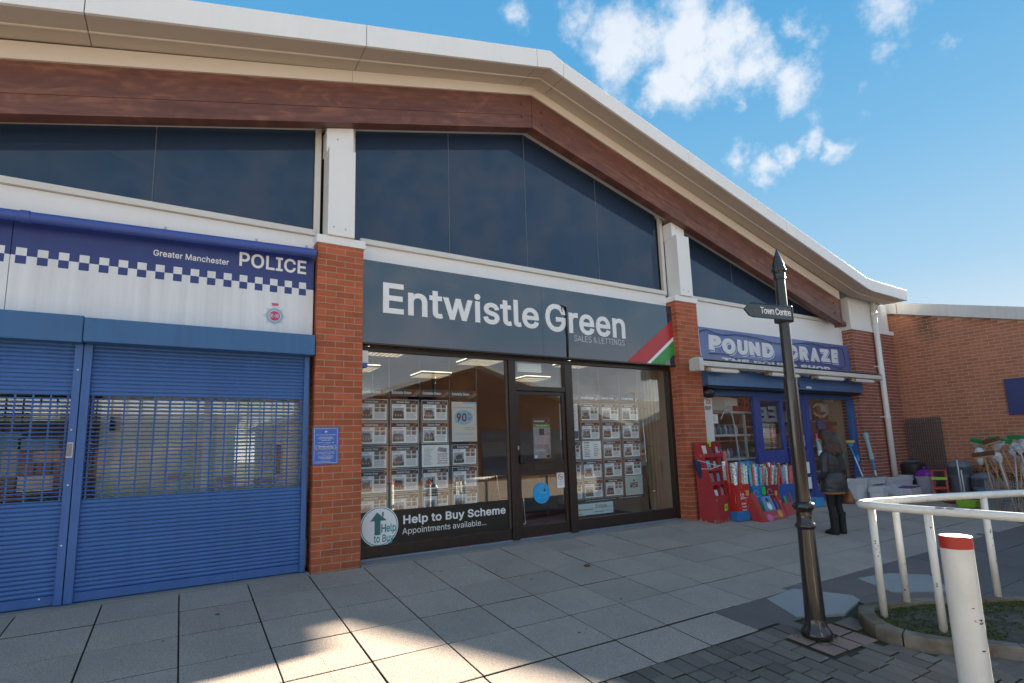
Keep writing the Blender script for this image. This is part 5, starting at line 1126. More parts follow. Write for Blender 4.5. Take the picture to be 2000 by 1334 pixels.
# foil wrap rolls behind the left door leaf
m_foil = [mat('foil_%d' % q, c, .28, metal=.5, var=.7, vs=42) for q, c in enumerate(((.75, .62, .25), (.35, .15, .6), (.7, .25, .16), (.8, .72, .4), (.75, .75, .78), (.7, .35, .45)))]
fm = [MB().lathe([(.0, 0), (.034, 0), (.034, .56), (0, .56)], n=10).mesh('roll', m) for m in m_foil]
fb = [MB().lathe([(.0365, 0), (.0365, .012)], n=10).mesh('band', m) for m in (m_foil[3], m_foil[1])]
for q, c in enumerate((0, 1, 1, 2, 4, 3, 4, 2, 3, 5)):
    t = bpy.data.objects.new('foil_roll', fm[c]); COL.objects.link(t); t.location = (8.99-.30+q*.072, .40, 1.13); tag(t, 'shiny foil gift wrap roll standing behind the glass of the left door', 'gift wrap roll', 'foil rolls behind the door')
    for p_ in t.data.polygons: p_.use_smooth = True
    for k in range(9):
        o = bpy.data.objects.new('band', fb[k % 2]); COL.objects.link(o); o.parent = t; o.location = (0, 0, .03+k*.06)
lt = MB(); put_text(lt, 'C', 10.70, 11.33, 1.80, 2.12, .30, off=.0, dep=.002, mirror=True); put_text(lt, 'E', 9.05, 9.36, 1.70, 2.02, .30, off=.04, dep=.002, mirror=True); put_text(lt, 'E', 8.72, 9.0, 1.70, 2.0, .30, off=.04, dep=.002, mirror=True); put_text(lt, 'N', 10.36, 10.6, 1.74, 2.04, .30, off=.04, dep=.002, mirror=True)
wl = tag(lt.build('window_lettering', mat('frosted_grey', (.34, .33, .31), .6)), 'large frosted grey letters seen back to front in the pound shop glass', 'lettering')
# clothes and toys inside the right window
for q, (x, z, w, h, c) in enumerate(((11.55, 1.95, .34, .18, 1), (11.45, 1.78, .12, .28, 5), (11.40, 1.55, .3, .2, 2), (11.62, 1.42, .22, .12, 3), (11.85, 1.75, .12, .2, 8), (10.45, 1.45, .7, .16, 7), (10.5, 1.2, .6, .18, 3), (11.6, 1.28, .2, .1, 6), (10.4, .9, .2, .3, 8))):
    tag(MB().box(x, x+w, .62, .68, z, z+h).build('hanging_pack', PAL[c]), ['picture frame pack with a pale border, high on the right wall of the window', 'orange hanging pack near the top of the right window', 'dark blue hanging pack in the middle of the right window', 'red hanging pack under the dark blue one, right window', 'tan hanging pack at the far right of the window', 'long dark red cushion pack hanging behind the woman', 'red boxed toy hanging behind the woman\'s head', 'small green pack beside the cream top', 'tan pack low by the door post'][q], 'package', 'packs hanging in the right window')
tp = MB(); tp.prism([(11.02, 1.30), (11.10, 1.42), (11.16, 1.45), (11.22, 1.40), (11.30, 1.40), (11.38, 1.44), (11.50, 1.36), (11.48, .95), (11.10, .93)], .40, .44); tag(tp.build('cream_top', mat('cream_cloth', (.6, .57, .5), .9), bevel=.01), 'cream sleeveless top hanging in the right window above the woman', 'clothing')
bt = MB(); bt.prism([(11.62, .80), (11.95, .80), (11.93, 1.15), (11.80, 1.30), (11.77, 1.48), (11.73, 1.48), (11.70, 1.25), (11.60, 1.10)], .42, .50); tag(bt.build('blue_bag', mat('teal_fabric', (.03, .16, .24), .7, var=.4, vs=9), bevel=.02), 'dark teal hanging bag at the right edge of the pound shop window', 'bag')
dn = thing('door_notice', 'blue printed notice inside the right leaf of the pound shop door', 'notice', (9.9, .19, 1.2)); MB().box(9.86, 10.08, .184, .189, 1.16, 1.42).build('sheet', mat('notice_blue2', (.05, .10, .45), .4), dn)
mb = MB()
for q in range(5): mb.box(9.88, 10.06, .1825, .1835, 1.37-q*.045, 1.385-q*.045)
mb.build('print', m_text, dn)
d2 = thing('no_smoking_strip', 'narrow white strip sign with a red ring on the blue door stile', 'sign', (9.5, .17, 1.2)); MB().box(9.50, 9.60, .165, .17, .72, 1.33).build('strip', m_paper, d2); mb = MB(); disc(mb, 9.55, 1.26, .04, .1645, 20, 0); disc(mb, 9.55, 1.26, .031, .163, 20, 1); mb.box(9.515, 9.585, .163, .1645, .74, .95, 2); mb.build('print', [m_red, m_paper, m_green], d2)
for k, (x, z) in enumerate(((9.9, .60), (9.92, .28))): tag(MB().box(x, x+.22, .178, .183, z, z+.24).build('white_poster', m_paper), ['small torn white poster low on the right door leaf', 'white poster at the foot of the right door leaf'][k], 'poster')

rq = random.Random(55)
for q in range(46):
    y = rq.uniform(.5, 2.3); z = rq.uniform(.3, 2.35); w = rq.uniform(.08, .2); h = rq.uniform(.08, .22)
    tag(MB().box(12.10, 12.155, y, y+w, z, z+h).build('shelf_pack', PAL[rq.randrange(10)]), 'small coloured pack hung on the side wall inside the right window', 'package', 'packs on the side wall inside the right window')
for q in range(60):
    x = rq.uniform(10.4, 11.9); z = .26+.30*rq.randrange(6); w = rq.uniform(.06, .16); h = rq.uniform(.08, .24)
    tag(MB().box(x, x+w, .95+rq.uniform(0, .1), 1.1, z, z+h).build('shelf_pack', PAL[rq.randrange(10)]), 'small coloured pack on the shelves behind the right window', 'package', 'packs on the shelves behind the right window')
for q in range(40):
    x = rq.uniform(6.9, 10.1); z = .3+.35*rq.randrange(6); w = rq.uniform(.08, .2); h = rq.uniform(.1, .28)
    tag(MB().box(x, x+w, 1.3+rq.uniform(0, .2), 1.6, z, z+h).build('shelf_pack', PAL[rq.randrange(10)]), 'small coloured pack on the shelves deep behind the doors', 'package', 'packs on the shelves behind the doors')
rk_ = thing('shelf_rack', 'long rack of shelves inside the pound shop behind the glass', 'shelf', (9.5, 1.2, .03))
for k_ in range(6):
    MB().box(10.38, 11.98, .93, 1.2, .235+.30*k_, .255+.30*k_).build('shelf', m_shelf, rk_); MB().box(6.85, 10.2, 1.28, 1.7, .275+.35*k_, .295+.35*k_).build('shelf', m_shelf, rk_)
# ================================================================== goods standing outside
def flatmat(nm, c, r=.5, **k): return mat(nm, c, r, **k)
m_rc = mat('red_card', (.40, .035, .038), .45, var=.08, vs=3); m_rc2 = mat('bright_red_card', (.55, .03, .022), .4); m_rc3 = mat('pale_red_card', (.48, .09, .085), .4); m_bc = mat('blue_card', (.03, .20, .48), .4, var=.08); m_kraft = mat('torn_card', (.33, .22, .14), .8)
m_ylw = mat('neon_label', (.45, .75, .05), .5); m_grn = mat('green_label', (.03, .6, .08), .5); m_org = mat('orange_label', (.75, .35, .08), .5); m_pnk = mat('pink_label', (.65, .18, .42), .5)
ds = thing('card_display_stand', 'tall dark red cardboard greeting card stand tied up with white string beside the pier', 'display stand', (6.37, -.39, GZ(-.39)), rz=math.radians(9))
def dpt(nm, mb, m, bv=0): o = mb.build(nm, m, bevel=bv); o.parent = ds; return o
# local: x 0..0.64 width, y 0 front .. .34 back, z 0..1.36
Wd = .60; Hh = .40
dpt('base', MB().box(0, Wd, 0, .34, 0, Hh), m_rc, .004)
def slant(z): return .02+.20*(z-Hh)/(1.36-Hh)
for x in (0, Wd-.012): dpt('side_panel', MB().xprism([(0.0, Hh), (.34, Hh), (.34, 1.36), (slant(1.36), 1.36), (-.0, Hh+.02)][::-1], x, x+.012), m_rc)
dpt('back_panel', MB().box(.012, Wd-.012, .325, .34, Hh, 1.35), m_rc)
lv = [Hh+.002, .635, .87, 1.105]
m_cards = [mat('greeting_cards_%d' % q, c, .45, var=.45, vs=34, rnd=.3) for q, c in enumerate(((.5, .52, .55), (.42, .2, .2), (.15, .32, .5), (.55, .5, .42), (.12, .06, .07)))]
for q, z in enumerate(lv):
    y0 = slant(z)
    dpt('shelf', MB().box(.012, Wd-.012, y0-.004, .325, z, z+.01), m_rc)
    dpt('shelf_lip', MB().box(.012, Wd-.012, y0-.012, y0-.004, z-.015, z+.05), m_rc)
    for c in range(1, 3): dpt('divider', MB().box(.012+c*(Wd-.024)/3-.004, .012+c*(Wd-.024)/3+.004, y0+.0, .325, z+.01, z+.22), m_rc)
    for c in range(3):
        x = .03+c*(Wd-.024)/3; 
        for k in range(3):
            cm = MB(); h = rg.uniform(.13, .19); yy_ = y0+.02+k*.03; cm.add([(x, yy_, z+.011), (x+.14, yy_, z+.011), (x+.14, yy_+.03, z+h), (x, yy_+.03, z+h), (x, yy_+.012, z+.011), (x+.14, yy_+.012, z+.011), (x+.14, yy_+.042, z+h), (x, yy_+.042, z+h)], [(0, 1, 2, 3), (5, 4, 7, 6), (3, 2, 6, 7), (1, 5, 6, 2), (4, 0, 3, 7), (0, 4, 5, 1)])
            o = cm.build('greeting_card', m_cards[(c+q+k*2) % 5]); o.location = ds.location; o.rotation_euler = ds.rotation_euler
            tag(o, 'pack of cards in the %s compartment, %s level of the red stand' % (['left', 'middle', 'right'][c], ['lowest', 'second', 'third', 'top'][q]), 'greeting card', 'cards in the red display stand') if k == 0 else tag(o, 'pack of cards behind the front one, %s compartment, %s level of the red stand' % (['left', 'middle', 'right'][c], ['lowest', 'second', 'third', 'top'][q]), 'greeting card', 'cards in the red display stand')
dpt('price_label', MB().prism([(.245, .19), (.26, .18), (.355, .20), (.35, .30), (.26, .295)], -.003, -.001), m_ylw); dpt('price_label', MB().box(.20, .31, .195, .2, 1.27, 1.37), m_ylw)
mb = MB()
for q in range(3): mb.box(.28+q*.02, .29+q*.02, -.0045, -.003, .22, .27)
dpt('label_print', mb, m_dark)
mb = MB()
for x, w, h in ((.01, .03, .05), (.10, .04, .03), (.22, .05, .03), (.33, .03, .06), (.50, .05, .02), (.56, .03, .07)): mb.box(x, x+w, -.0012, 0, .01, .01+h)
mb.box(-.0012, 0, .02, .07, .01, .06); mb.box(-.0012, 0, .2, .24, .01, .05); mb.box(-.0012, 0, .30, .33, .01, .07); mb.box(-.001, .06, -.0015, 0, Hh-.035, Hh)
stuff(dpt('torn_patch', mb, m_kraft)); dpt('string', MB().tube([(0, .3, 1.05), (-.01, .02, .98), (.25, .06, .95), (.60, .10, .94), (.61, .3, .95)], .005, 6), m_text); dpt('string', MB().tube([(-.005, .3, .90), (.0, .05, .90), (.3, .07, .935), (.61, .12, .96)], .005, 6), m_text)
dpt('sticker', MB().lathe([(.014, 0), (.0, .001)], (0, 0, 0), 12), m_org).matrix_local = Matrix.Translation((-.001, .22, 1.12)) @ Matrix.Rotation(-math.pi/2, 4, 'Y')
rgb = thing('blue_rag', 'dark blue folded bag hung between the red stand and the brick pier', 'bag', (6.32, -.12, .7)); MB().prism([(6.20, 1.03), (6.25, 1.02), (6.40, .92), (6.40, .70), (6.33, .70), (6.24, .90)], -.16, -.10).build('bag', mat('navy_cloth', (.03, .04, .11), .8), rgb, bevel=.01)
# dump bins of wrapping paper
PR = [mat('wrap_%d' % q, c, .35, var=.9, vs=sc, rnd=.25) for q, (c, sc) in enumerate((((.72, .70, .64), 42), ((.58, .07, .06), 38), ((.74, .73, .70), 60), ((.10, .38, .60), 40), ((.62, .13, .10), 70), ((.42, .42, .30), 35), ((.10, .35, .38), 45)))]
m_endw = mat('roll_end', (.45, .45, .46), .6)
rollm = []
for m in PR: rollm.append(MB().lathe([(0, 0), (.024, 0), (.024, .62), (.012, .62), (.012, .6)], n=10).mesh('roll', m)); rollm[-1].polygons.foreach_set('use_smooth', [len(p.vertices) == 4 for p in rollm[-1].polygons])
def dump_bin(name, label, cx, cy, w, d, h, m, rolls, rr_, hz, grp, rl, lean=(0, 0), foot=None, rz=0):
    z = GZ(cy); t = thing(name, label, 'display bin', (cx, cy, z), rz=rz)
    b = MB(); zf = 0
    if foot: o = MB().box(-w/2-.01, w/2+.03, -d/2, d/2, 0, foot).build('foot_box', m_bc, bevel=.004); o.parent = t; zf = foot
    r1 = [(-w/2, -d/2), (w/2, -d/2), (w/2, d/2), (-w/2, d/2)]; k = .9
    b.loft([[(x*k, y*k, zf+.001) for x, y in r1], [(x, y, h-(.04 if y < 0 else -.04)) for x, y in r1]], 0, True); o = b.build('bin', m); o.parent = t
    n = 0
    for q in range(rolls):
        row = q % rr_; x = -w/2+.035+(w-.07)*(row+.0)/(max(1, rr_-1)); y = -d/2+.035+(d-.07)*(q//rr_)/max(1, (rolls-1)//rr_)
        o = bpy.data.objects.new('wrapping_paper_roll', rollm[(q*3+rg.randrange(3)) % len(PR) if not isinstance(rl, tuple) else rl[q % len(rl)]]); COL.objects.link(o)
        o.location = (cx+x*1.0+(lean[0]*.1), cy+y, z+h-.33+(q//rr_)*.03+rg.uniform(-.02, .02)); o.rotation_euler = (rg.uniform(-.05, .03)+lean[1], rg.uniform(-.05, .06)+lean[0]+x*.35, 0); tag(o, grp, 'wrapping paper roll', grp+'s')
    return t
b1 = dump_bin('paper_roll_bin', 'bright red cardboard bin of wrapping paper printed 10 metres Christmas Wrapping Paper', 6.98, -.34, .36, .26, .64, m_rc2, 18, 6, .5, 'white and red wrapping paper roll in the bright red bin', (0, 2, 1, 5), foot=.16)
b2 = dump_bin('paper_roll_bin', 'sky blue cardboard bin of wrapping paper rolls with a green price label', 7.40, -.36, .36, .26, .60, m_bc, 18, 6, .5, 'patterned wrapping paper roll in the sky blue bin', (6, 4, 2, 3))
b3 = dump_bin('paper_roll_bin', 'dark red cardboard bin of wrapping paper rolls leaning to the right', 7.80, -.34, .34, .26, .58, mat('wine_card', (.28, .02, .04), .4), 15, 5, .5, 'cream and red wrapping paper roll leaning in the dark red bin', (5, 1, 0), lean=(.22, 0))
b4 = dump_bin('paper_roll_bin', 'blue cardboard bin of wrapping paper rolls next to the lamp post', 8.40, -.22, .5, .3, .55, mat('blue_card2', (.03, .12, .42), .4, var=.3, vs=12), 21, 7, .5, 'red and white wrapping paper roll standing in the rear blue bin', (2, 4, 1, 3))
b5 = dump_bin('paper_roll_bin', 'low cardboard bin of upright wrapping paper rolls against the shop window', 7.75, -.02, 1.5, .2, .52, m_bc, 44, 22, .5, 'wrapping paper roll standing against the shop window behind the bins', (0, 2, 0, 5, 1))
b6 = dump_bin('paper_roll_bin', 'red bin of bagged goods tucked behind the red card stand', 6.98, -.03, .3, .2, .85, m_rc, 12, 6, .5, 'red patterned roll standing behind the red card stand', (1, 4, 3))
mb = MB(); put_text(mb, '10', -.085, .015, .36, .46, -.131, off=.01, dep=.001); put_text(mb, 'metres', .02, .10, .365, .39, -.131, dep=.001)
for q, s in enumerate(('Christmas', 'Wrapping', 'Paper')): put_text(mb, s, -.07+.015*q, .06+.01*q, .27-q*.055, .305-q*.055, -.131+.003*q, dep=.001, off=.01)
for q in range(22): x = rg.uniform(-.14, .14); z_ = rg.uniform(.18, .58); mb.box(x, x+.009, -.134, -.131, z_, z_+.009)
o = mb.build('print', m_text); o.parent = b1
def lab(t, x, z, w, h, m, y=-.136): o = MB().prism([(x, z), (x+w*.5, z-.008), (x+w, z), (x+w*.97, z+h), (x+w*.4, z+h*1.05), (x+.004, z+h)], y-.002, y).build('price_label', m); o.parent = t
lab(b1, .06, .41, .09, .09, m_org); lab(b2, .06, .41, .11, .12, m_grn); lab(b3, .05, .36, .08, .08, m_org)
mb = MB()
for t, x0 in ((b2, -.10), (b3, -.09)):
    mb = MB(); P_ = [(x0+.06*math.cos(a_*.45), -.137, .43+.055*math.sin(a_*.45)) for a_ in range(12)]; mb.tube(P_+[(x0+.12, -.137, .39)], .004, 5); o = mb.build('swirl', mat('pale_print', (.5, .6, .75), .5)); o.parent = t
# open red boxes of gift bags propped in front
def prop_box(name, label, cx, cy, rz, w, h, d, lean, items, m1, m2):
    t = thing(name, label, 'display box', (cx, cy, GZ(cy)+.004), rz=rz); t.rotation_euler = (lean, 0, rz)
    def p(nm, mb, m, bv=.003): o = mb.build(nm, m, bevel=bv); o.parent = t; return o
    p('side', MB().box(0, .14, 0, d, 0, h), m1); p('side', MB().box(w-.035, w, .0, d, 0, h*.86), m2); p('front_flap', MB().box(.142, w-.037, -.004, .012, 0, h*.34), m2); p('bottom', MB().box(.142, w-.037, .014, d, 0, .02), m1); p('back', MB().box(.142, w-.037, d-.012, d, .022, h*.8), m1)
    for q in range(items):
        x = .16+q*(w-.25)/max(1, items-1); o = MB().box(0, .085 if q == items//2 else .03, .03, d-.03, .03, h*.78).build('gift_bag', [PAL[2], PAL[6], m_bc, PAL[2], PAL[3]][q % 5], bevel=.003)
        M_ = t.matrix_basis if False else Matrix.LocRotScale(t.location, t.rotation_euler, None); o.matrix_basis = M_ @ Matrix.Translation((x, 0, 0)); tag(o, 'folded gift bag standing in %s' % ('the nearer red box' if 'nearer' in label else 'the red box by the post'), 'gift bag', 'gift bags in the propped red boxes')
    return t, p
t1, p1 = prop_box('gift_bag_box', 'nearer open red display box of blue gift bags propped on the slabs', 7.14, -.70, math.radians(5), .80, .52, .17, -.40, 6, m_rc2 if False else mat('red_card_side', (.46, .045, .04), .4), m_rc3)
sl = thing('gift_bag', 'large blue gift bag with a winter bird print in the nearer red box', 'gift bag', t1.location, 'gift bags in the propped red boxes'); sl.rotation_euler = t1.rotation_euler
for nm, mb, m in (('bag', MB().box(.27, .56, -.001, .03, .172, .43), mat('light_blue_bag', (.12, .32, .58), .35, var=.25, vs=14)),):
    o = mb.build(nm, m); o.parent = sl
mb = MB()
def disc3(cx, cz, r, y, mi, sx=1): mb.prism([(cx+sx*r*math.cos(2*math.pi*i/20), cz+r*math.sin(2*math.pi*i/20)) for i in range(20)], y-.0015, y, mi)
disc3(.41, .25, .06, -.001, 1, 1.1); disc3(.41, .33, .045, -.001, 1); disc3(.41, .36, .045, -.003, 0); disc3(.41, .315, .018, -.003, 2)
o = mb.build('print', [mat('cap_print', (.05, .06, .10), .5), m_paper, mat('beak_print', (.7, .25, .2), .5)]); o.parent = sl
p1('label', MB().prism([(.18, .02), (.26, .0), (.34, .02), (.35, .07), (.28, .125), (.2, .11), (.17, .07)][::1], -.0065, -.0045), m_pnk, 0); p1('label', MB().prism([(.56, .05), (.63, .03), (.69, .06), (.69, .14), (.63, .165), (.56, .13)], -.0065, -.0045), m_org, 0)
mb = MB(); put_text(mb, 'Xmas Gift Bags', .36, .55, .045, .075, -.0045, dep=.0015); p1('print', mb, mat('pink_white_print', (.65, .4, .4), .5), 0)
t2, p2 = prop_box('gift_bag_box', 'tall narrow red display box leaning beside the lamp post', 7.98, -.52, math.radians(4), .50, .66, .16, -.30, 3, m_rc2, m_rc3)
mb = MB()
for q in range(9): x = rg.uniform(.02, .12); z_ = rg.uniform(.35, .62); mb.box(x, x+.008, -.001, .0, z_, z_+.008)
put_text(mb, 'Gift', .03, .10, .25, .28, -.0005, dep=.001); stuff(p2('print', mb, m_text, 0))
tag(MB().box(9.42, 9.72, -.30, -.08, GZ(-.2), GZ(-.2)+.17).build('blue_parcel', mat('blue_plastic', (.05, .30, .62), .3), bevel=.012), 'bright blue plastic parcel on the slabs to the right of the lamp post', 'parcel')
ub = MB(); ub.loft([[(7.3, -.12, .84), (8.1, -.12, .83), (8.1, .05, .83), (7.3, .05, .84)], [(7.5, -.10, .93), (7.78, -.10, .95), (7.78, .02, .95), (7.5, .02, .93)]]); tag(ub.build('blue_sheet', m_bc), 'blue card top sheet lying over the rolls under the window', 'card')
rw_ = thing('roll_box', 'upright white printed carton standing by the blue door', 'carton', (9.3, -.1, 0)); MB().box(9.15, 9.42, -.12, .02, GZ(-.1), .62).build('carton', m_paper, rw_, bevel=.003)
mb = MB(); mb.box(9.28, 9.285, -.122, -.1205, .2, .5); mb.prism([(9.27, .13), (9.30, .13), (9.285, .2)], -.122, -.1205); mb.build('print', m_red, rw_)
# mops
m_mopb = mat('blue_mop_handle', (.03, .32, .70), .35); m_sponge = mat('yellow_sponge', (.65, .45, .10), .9); m_net = mat('teal_mop_head', (.35, .50, .52), .8, var=.4, vs=60); m_mpink = mat('pink_handle', (.65, .03, .20), .35)
def stick(name, label, cat, a, b, r, parts):
    t = thing(name, label, cat, a); A = Vector(a); B = Vector(b)
    for nm, u0, u1, rr_, m in parts: MB().tube([A+(B-A)*u0, A+(B-A)*u1], rr_, 12).build(nm, m, t, auto=40)
    return t
mp_ = stick('mop', 'sponge mop with a yellow head turned up against the window by the woman', 'mop', (11.93, -.10, GZ(-.1)), (11.60, .08, 1.20), .012, (('handle', 0, .75, .013, m_text), ('sleeve', .75, 1, .017, m_mopb)))
MB().box(11.46, 11.72, .0, .08, 1.20, 1.26).build('head', m_sponge, mp_, bevel=.015); MB().box(11.53, 11.68, .02, .07, 1.13, 1.20).build('head_clamp', m_mopb, mp_, bevel=.01); MB().box(11.74, 11.80, -.02, .03, .78, .93).build('lever', m_mopb, mp_, bevel=.01)
m2_ = stick('mop', 'mop with a pale wrapped head upside down against the brick corner pier', 'mop', (12.33, -.12, GZ(-.1)), (12.08, -.06, 1.42), .012, (('handle_end', 0, .16, .022, m_mopb), ('handle', .16, .40, .018, m_text), ('handle_sleeve', .40, .58, .024, m_mopb), ('head_ring', .58, .68, .05, m_net), ('wrapped_head', .68, .92, .042, m_net), ('head_top', .92, 1.0, .055, m_net)))
m3_ = stick('mop', 'mop with a pink handle and wrapped head standing by the blue door post', 'mop', (10.36, -.02, 0), (10.30, .05, 1.42), .012, (('handle', 0, .50, .016, m_text), ('handle_sleeve', .50, .68, .022, m_mpink), ('head_ring', .68, .75, .045, m_text), ('wrapped_head', .75, .93, .04, m_net), ('head_top', .93, 1.0, .045, m_mpink)))
# clear storage boxes, one inside the other
def clearmat(nm, tint, a=.55):
    m = bpy.data.materials.new(nm); m.use_nodes = True; t = m.node_tree; n = t.nodes; b = n['Principled BSDF']; b.inputs['Base Color'].default_value = (*tint, 1); b.inputs['Roughness'].default_value = .22; b.inputs['Alpha'].default_value = a; return m
m_clear = clearmat('clear_plastic', (.82, .84, .89), .72); m_plid = mat('purple_lid', (.10, .035, .22), .35); m_dlid = mat('black_lid', (.02, .02, .022), .4); m_glid = mat('grey_lid', (.16, .18, .22), .4)
def crate(w, d, h):
    b = MB(); t_ = .004; o_ = []
    def ring(k, z, e=0): return [(-w/2*k-e, -d/2*k-e, z), (w/2*k+e, -d/2*k-e, z), (w/2*k+e, d/2*k+e, z), (-w/2*k-e, d/2*k+e, z)]
    b.loft([ring(.88, .012), ring(.88, 0), ring(.99, h-.02), ring(1, h-.02, .014), ring(1, h, .014), ring(.985, h), ring(.87, .012)], 0, False); b.add(ring(.87, .012), [(0, 1, 2, 3)]); return b
def crate_stack(cx, cy, rz, w, d, h, n, step, lid, where, z0=None):
    z = GZ(cy) if z0 is None else z0; me = crate(w, d, h).mesh('box', m_clear)
    for q in range(n):
        o = bpy.data.objects.new('storage_box', me); COL.objects.link(o); o.location = (cx, cy, z+.001+q*step); o.rotation_euler = (0, 0, rz); tag(o, 'clear plastic storage box nested in the stack %s' % where, 'storage box', 'clear storage boxes, stack '+where)
    if lid: o = MB().box(-w/2-.018, w/2+.018, -d/2-.018, d/2+.018, 0, .018).build('box_lid', lid, bevel=.006); o.location = (cx, cy, z+h+(n-1)*step+.004); o.rotation_euler = (0, 0, rz); tag(o, 'flat lid on top of the stack of clear boxes %s' % where, 'lid')
crate_stack(11.35, .02-.05, .05, .5, .38, .34, 3, .035, None, 'beside the woman'); crate_stack(12.0, -.12, .1, .42, .32, .16, 5, .026, m_dlid, 'with the black lid'); crate_stack(12.35, -.30, .05, .30, .30, .17, 4, .024, None, 'in front of the pier')
crate_stack(12.70, -.48, .08, .56, .36, .09, 8, .017, m_plid, 'with the purple lid'); crate_stack(12.95, -.12, .0, .95, .42, .32, 4, .03, None, 'against the downpipe'); crate_stack(12.05, .02-.2+.1, 0, .60, .30, .40, 2, .03, m_glid, 'under the grey lid'); crate_stack(11.62, -.42, .1, .30, .26, .20, 4, .024, None, 'nearest the woman'); crate_stack(12.28, -.52, -.05, .34, .26, .12, 5, .022, None, 'at the front corner'); crate_stack(13.65, -.30, .1, .34, .30, .16, 3, .02, None, 'next to the black dustbin')
# bins
def bin_(name, label, cx, cy, w, d, h, m, ribs=0, dome=None, md=None, grp=None, rz=0):
    t = thing(name, label, 'bin', (cx, cy, GZ(cy)), grp, rz)
    def rect(k, z, e=0, n=24, sq=3.2):
        P_ = []
        for i in range(n):
            a = 2*math.pi*i/n; c = abs(math.cos(a))**(2/sq)*(1 if math.cos(a) > 0 else -1); s = abs(math.sin(a))**(2/sq)*(1 if math.sin(a) > 0 else -1); P_.append(((w/2*k+e)*c, (d/2*k+e)*s, z))
        return P_
    o = MB().loft([rect(.78, 0), rect(.98, h-.05), rect(1, h-.05, .012), rect(1, h, .012)]).build('body', m, auto=40); o.parent = t
    for q in range(ribs):
        z = h+.002+q*.028; o = MB().loft([rect(.97, z), rect(1, z+.004, .010), rect(1, z+.02, .012), rect(.97, z+.024)]).build('nested_rim', m, auto=40); o.parent = t
    zt = h+ribs*.028+.004
    if dome:
        R__ = [rect(1.0, zt, .014), rect(1.0, zt+.03, .014)]
        for q in range(1, 6): a = q/5*math.pi/2; R__.append(rect(math.cos(a)*.97+.03, zt+.03+dome*math.sin(a)))
        o = MB().loft(R__).build('lid', md or m, auto=50); o.parent = t
    return t
m_gbin = mat('grey_bin_plastic', (.15, .165, .20), .4); m_bbin = mat('black_bin_plastic', (.035, .036, .036), .45); m_purp = mat('purple_plastic', (.20, .03, .30), .25); m_lil = clearmat('lilac_plastic', (.50, .48, .60), .8)
k1 = bin_('dustbin', 'round black plastic dustbin with a ribbed lid against the wing wall', 13.86, -.16, .46, .46, .62, m_bbin, 0, .05); MB().box(13.72, 13.92, -.30, -.05, .70-.02, .725).build('handle', m_gbin, k1, bevel=.01)
k2 = bin_('purple_lid_bin', 'lilac plastic tub with a shiny purple domed lid and handle', 13.62, -.52, .40, .36, .42, m_lil, 0, .13, m_purp); MB().box(13.55, 13.70, -.55, -.49, GZ(-.5)+.58, GZ(-.5)+.64).build('handle', m_purp, k2, bevel=.015)
bin_('swing_bin', 'tall stack of grey plastic bins with a rounded top beside the step stool', 13.72, -1.18, .40, .40, .52, m_gbin, 6, .13)
bin_('swing_bin', 'shorter stack of grey plastic bins right of the tall grey stack', 13.65, -1.60, .36, .38, .32, m_gbin, 6, .09)
st2 = thing('step_stool', 'red and lime green plastic folding step stool in front of the grey bins', 'step stool', (13.25, -.93, GZ(-.93)), rz=-1.25)
m_rp = mat('red_plastic', (.42, .03, .025), .35); m_lp = mat('lime_plastic', (.36, .60, .05), .35)
def sp(nm, mb, m, bv=.006): o = mb.build(nm, m, bevel=bv); o.parent = st2
for sx in (-.13, .12): sp('leg', MB().xprism([(-.03, 0), (.03, 0), (.10, .58), (.04, .60)][::-1], sx-.01, sx+.035), m_rp); sp('back_leg', MB().xprism([(.24, 0), (.28, 0), (.09, .58), (.07, .56)][::-1], sx, sx+.025), m_lp)
sp('step', MB().box(-.14, .15, -.03, .14, .40, .46), m_lp); sp('step', MB().box(-.14, .15, -.04, .14, .19, .25), m_rp); sp('top', MB().box(-.14, .15, .02, .16, .59, .62), m_rp); sp('foot_bar', MB().box(-.14, .15, -.03, .0, .03, .07), m_lp)
# leaning bars, hedge, grille
gr_ = thing('steel_grille', 'rusty upright bar grille leaning on the orange brick wing wall', 'grille', (14.1, -.4, 0)); m_bar = mat('rusty_bar', (.13, .105, .10), .7, var=.2, vs=8)
for q in range(16):
    y = -.06-q*.0487; MB().box(14.085, 14.105, y-.012, y+.012, .02, 1.75).build('bar', m_bar, gr_)
for z in (.5, 1.60): MB().box(14.106, 14.118, -.86, -.02, z, z+.025).build('cross_bar', m_bar, gr_)
hd = MB(); rh = random.Random(14)
for q in range(4200):
    y = -1.0-rh.random()**.8*2.6; z = GZ(y)+rh.random()*(.72+.1*math.sin(y*7)); x = 14.1-rh.random()*.28; a = Vector((rh.uniform(-1, 1), rh.uniform(-1, 1), rh.uniform(-.4, 1))).normalized(); b = a.cross(Vector((rh.random(), rh.random(), rh.random()))).normalized(); s_ = rh.uniform(.012, .028); c = Vector((x, y, z))
    hd.add([c-a*s_, c+b*s_*.5, c+a*s_, c-b*s_*.5], [(0, 1, 2, 3)])
for q in range(24): y = -1.05-q*.1; hd.tube([(14.05, y, GZ(y)-.02), (14.0+rh.uniform(-.08, .08), y+rh.uniform(-.1, .1), GZ(y)+.5)], .008, 5, 1)
tag(hd.build('hedge', [mat('hedge_leaf', (.03, .04, .018), .7, isl=.5), mat('hedge_stem', (.05, .035, .025), .8)]), 'low dark hedge growing along the foot of the wing wall', 'hedge')
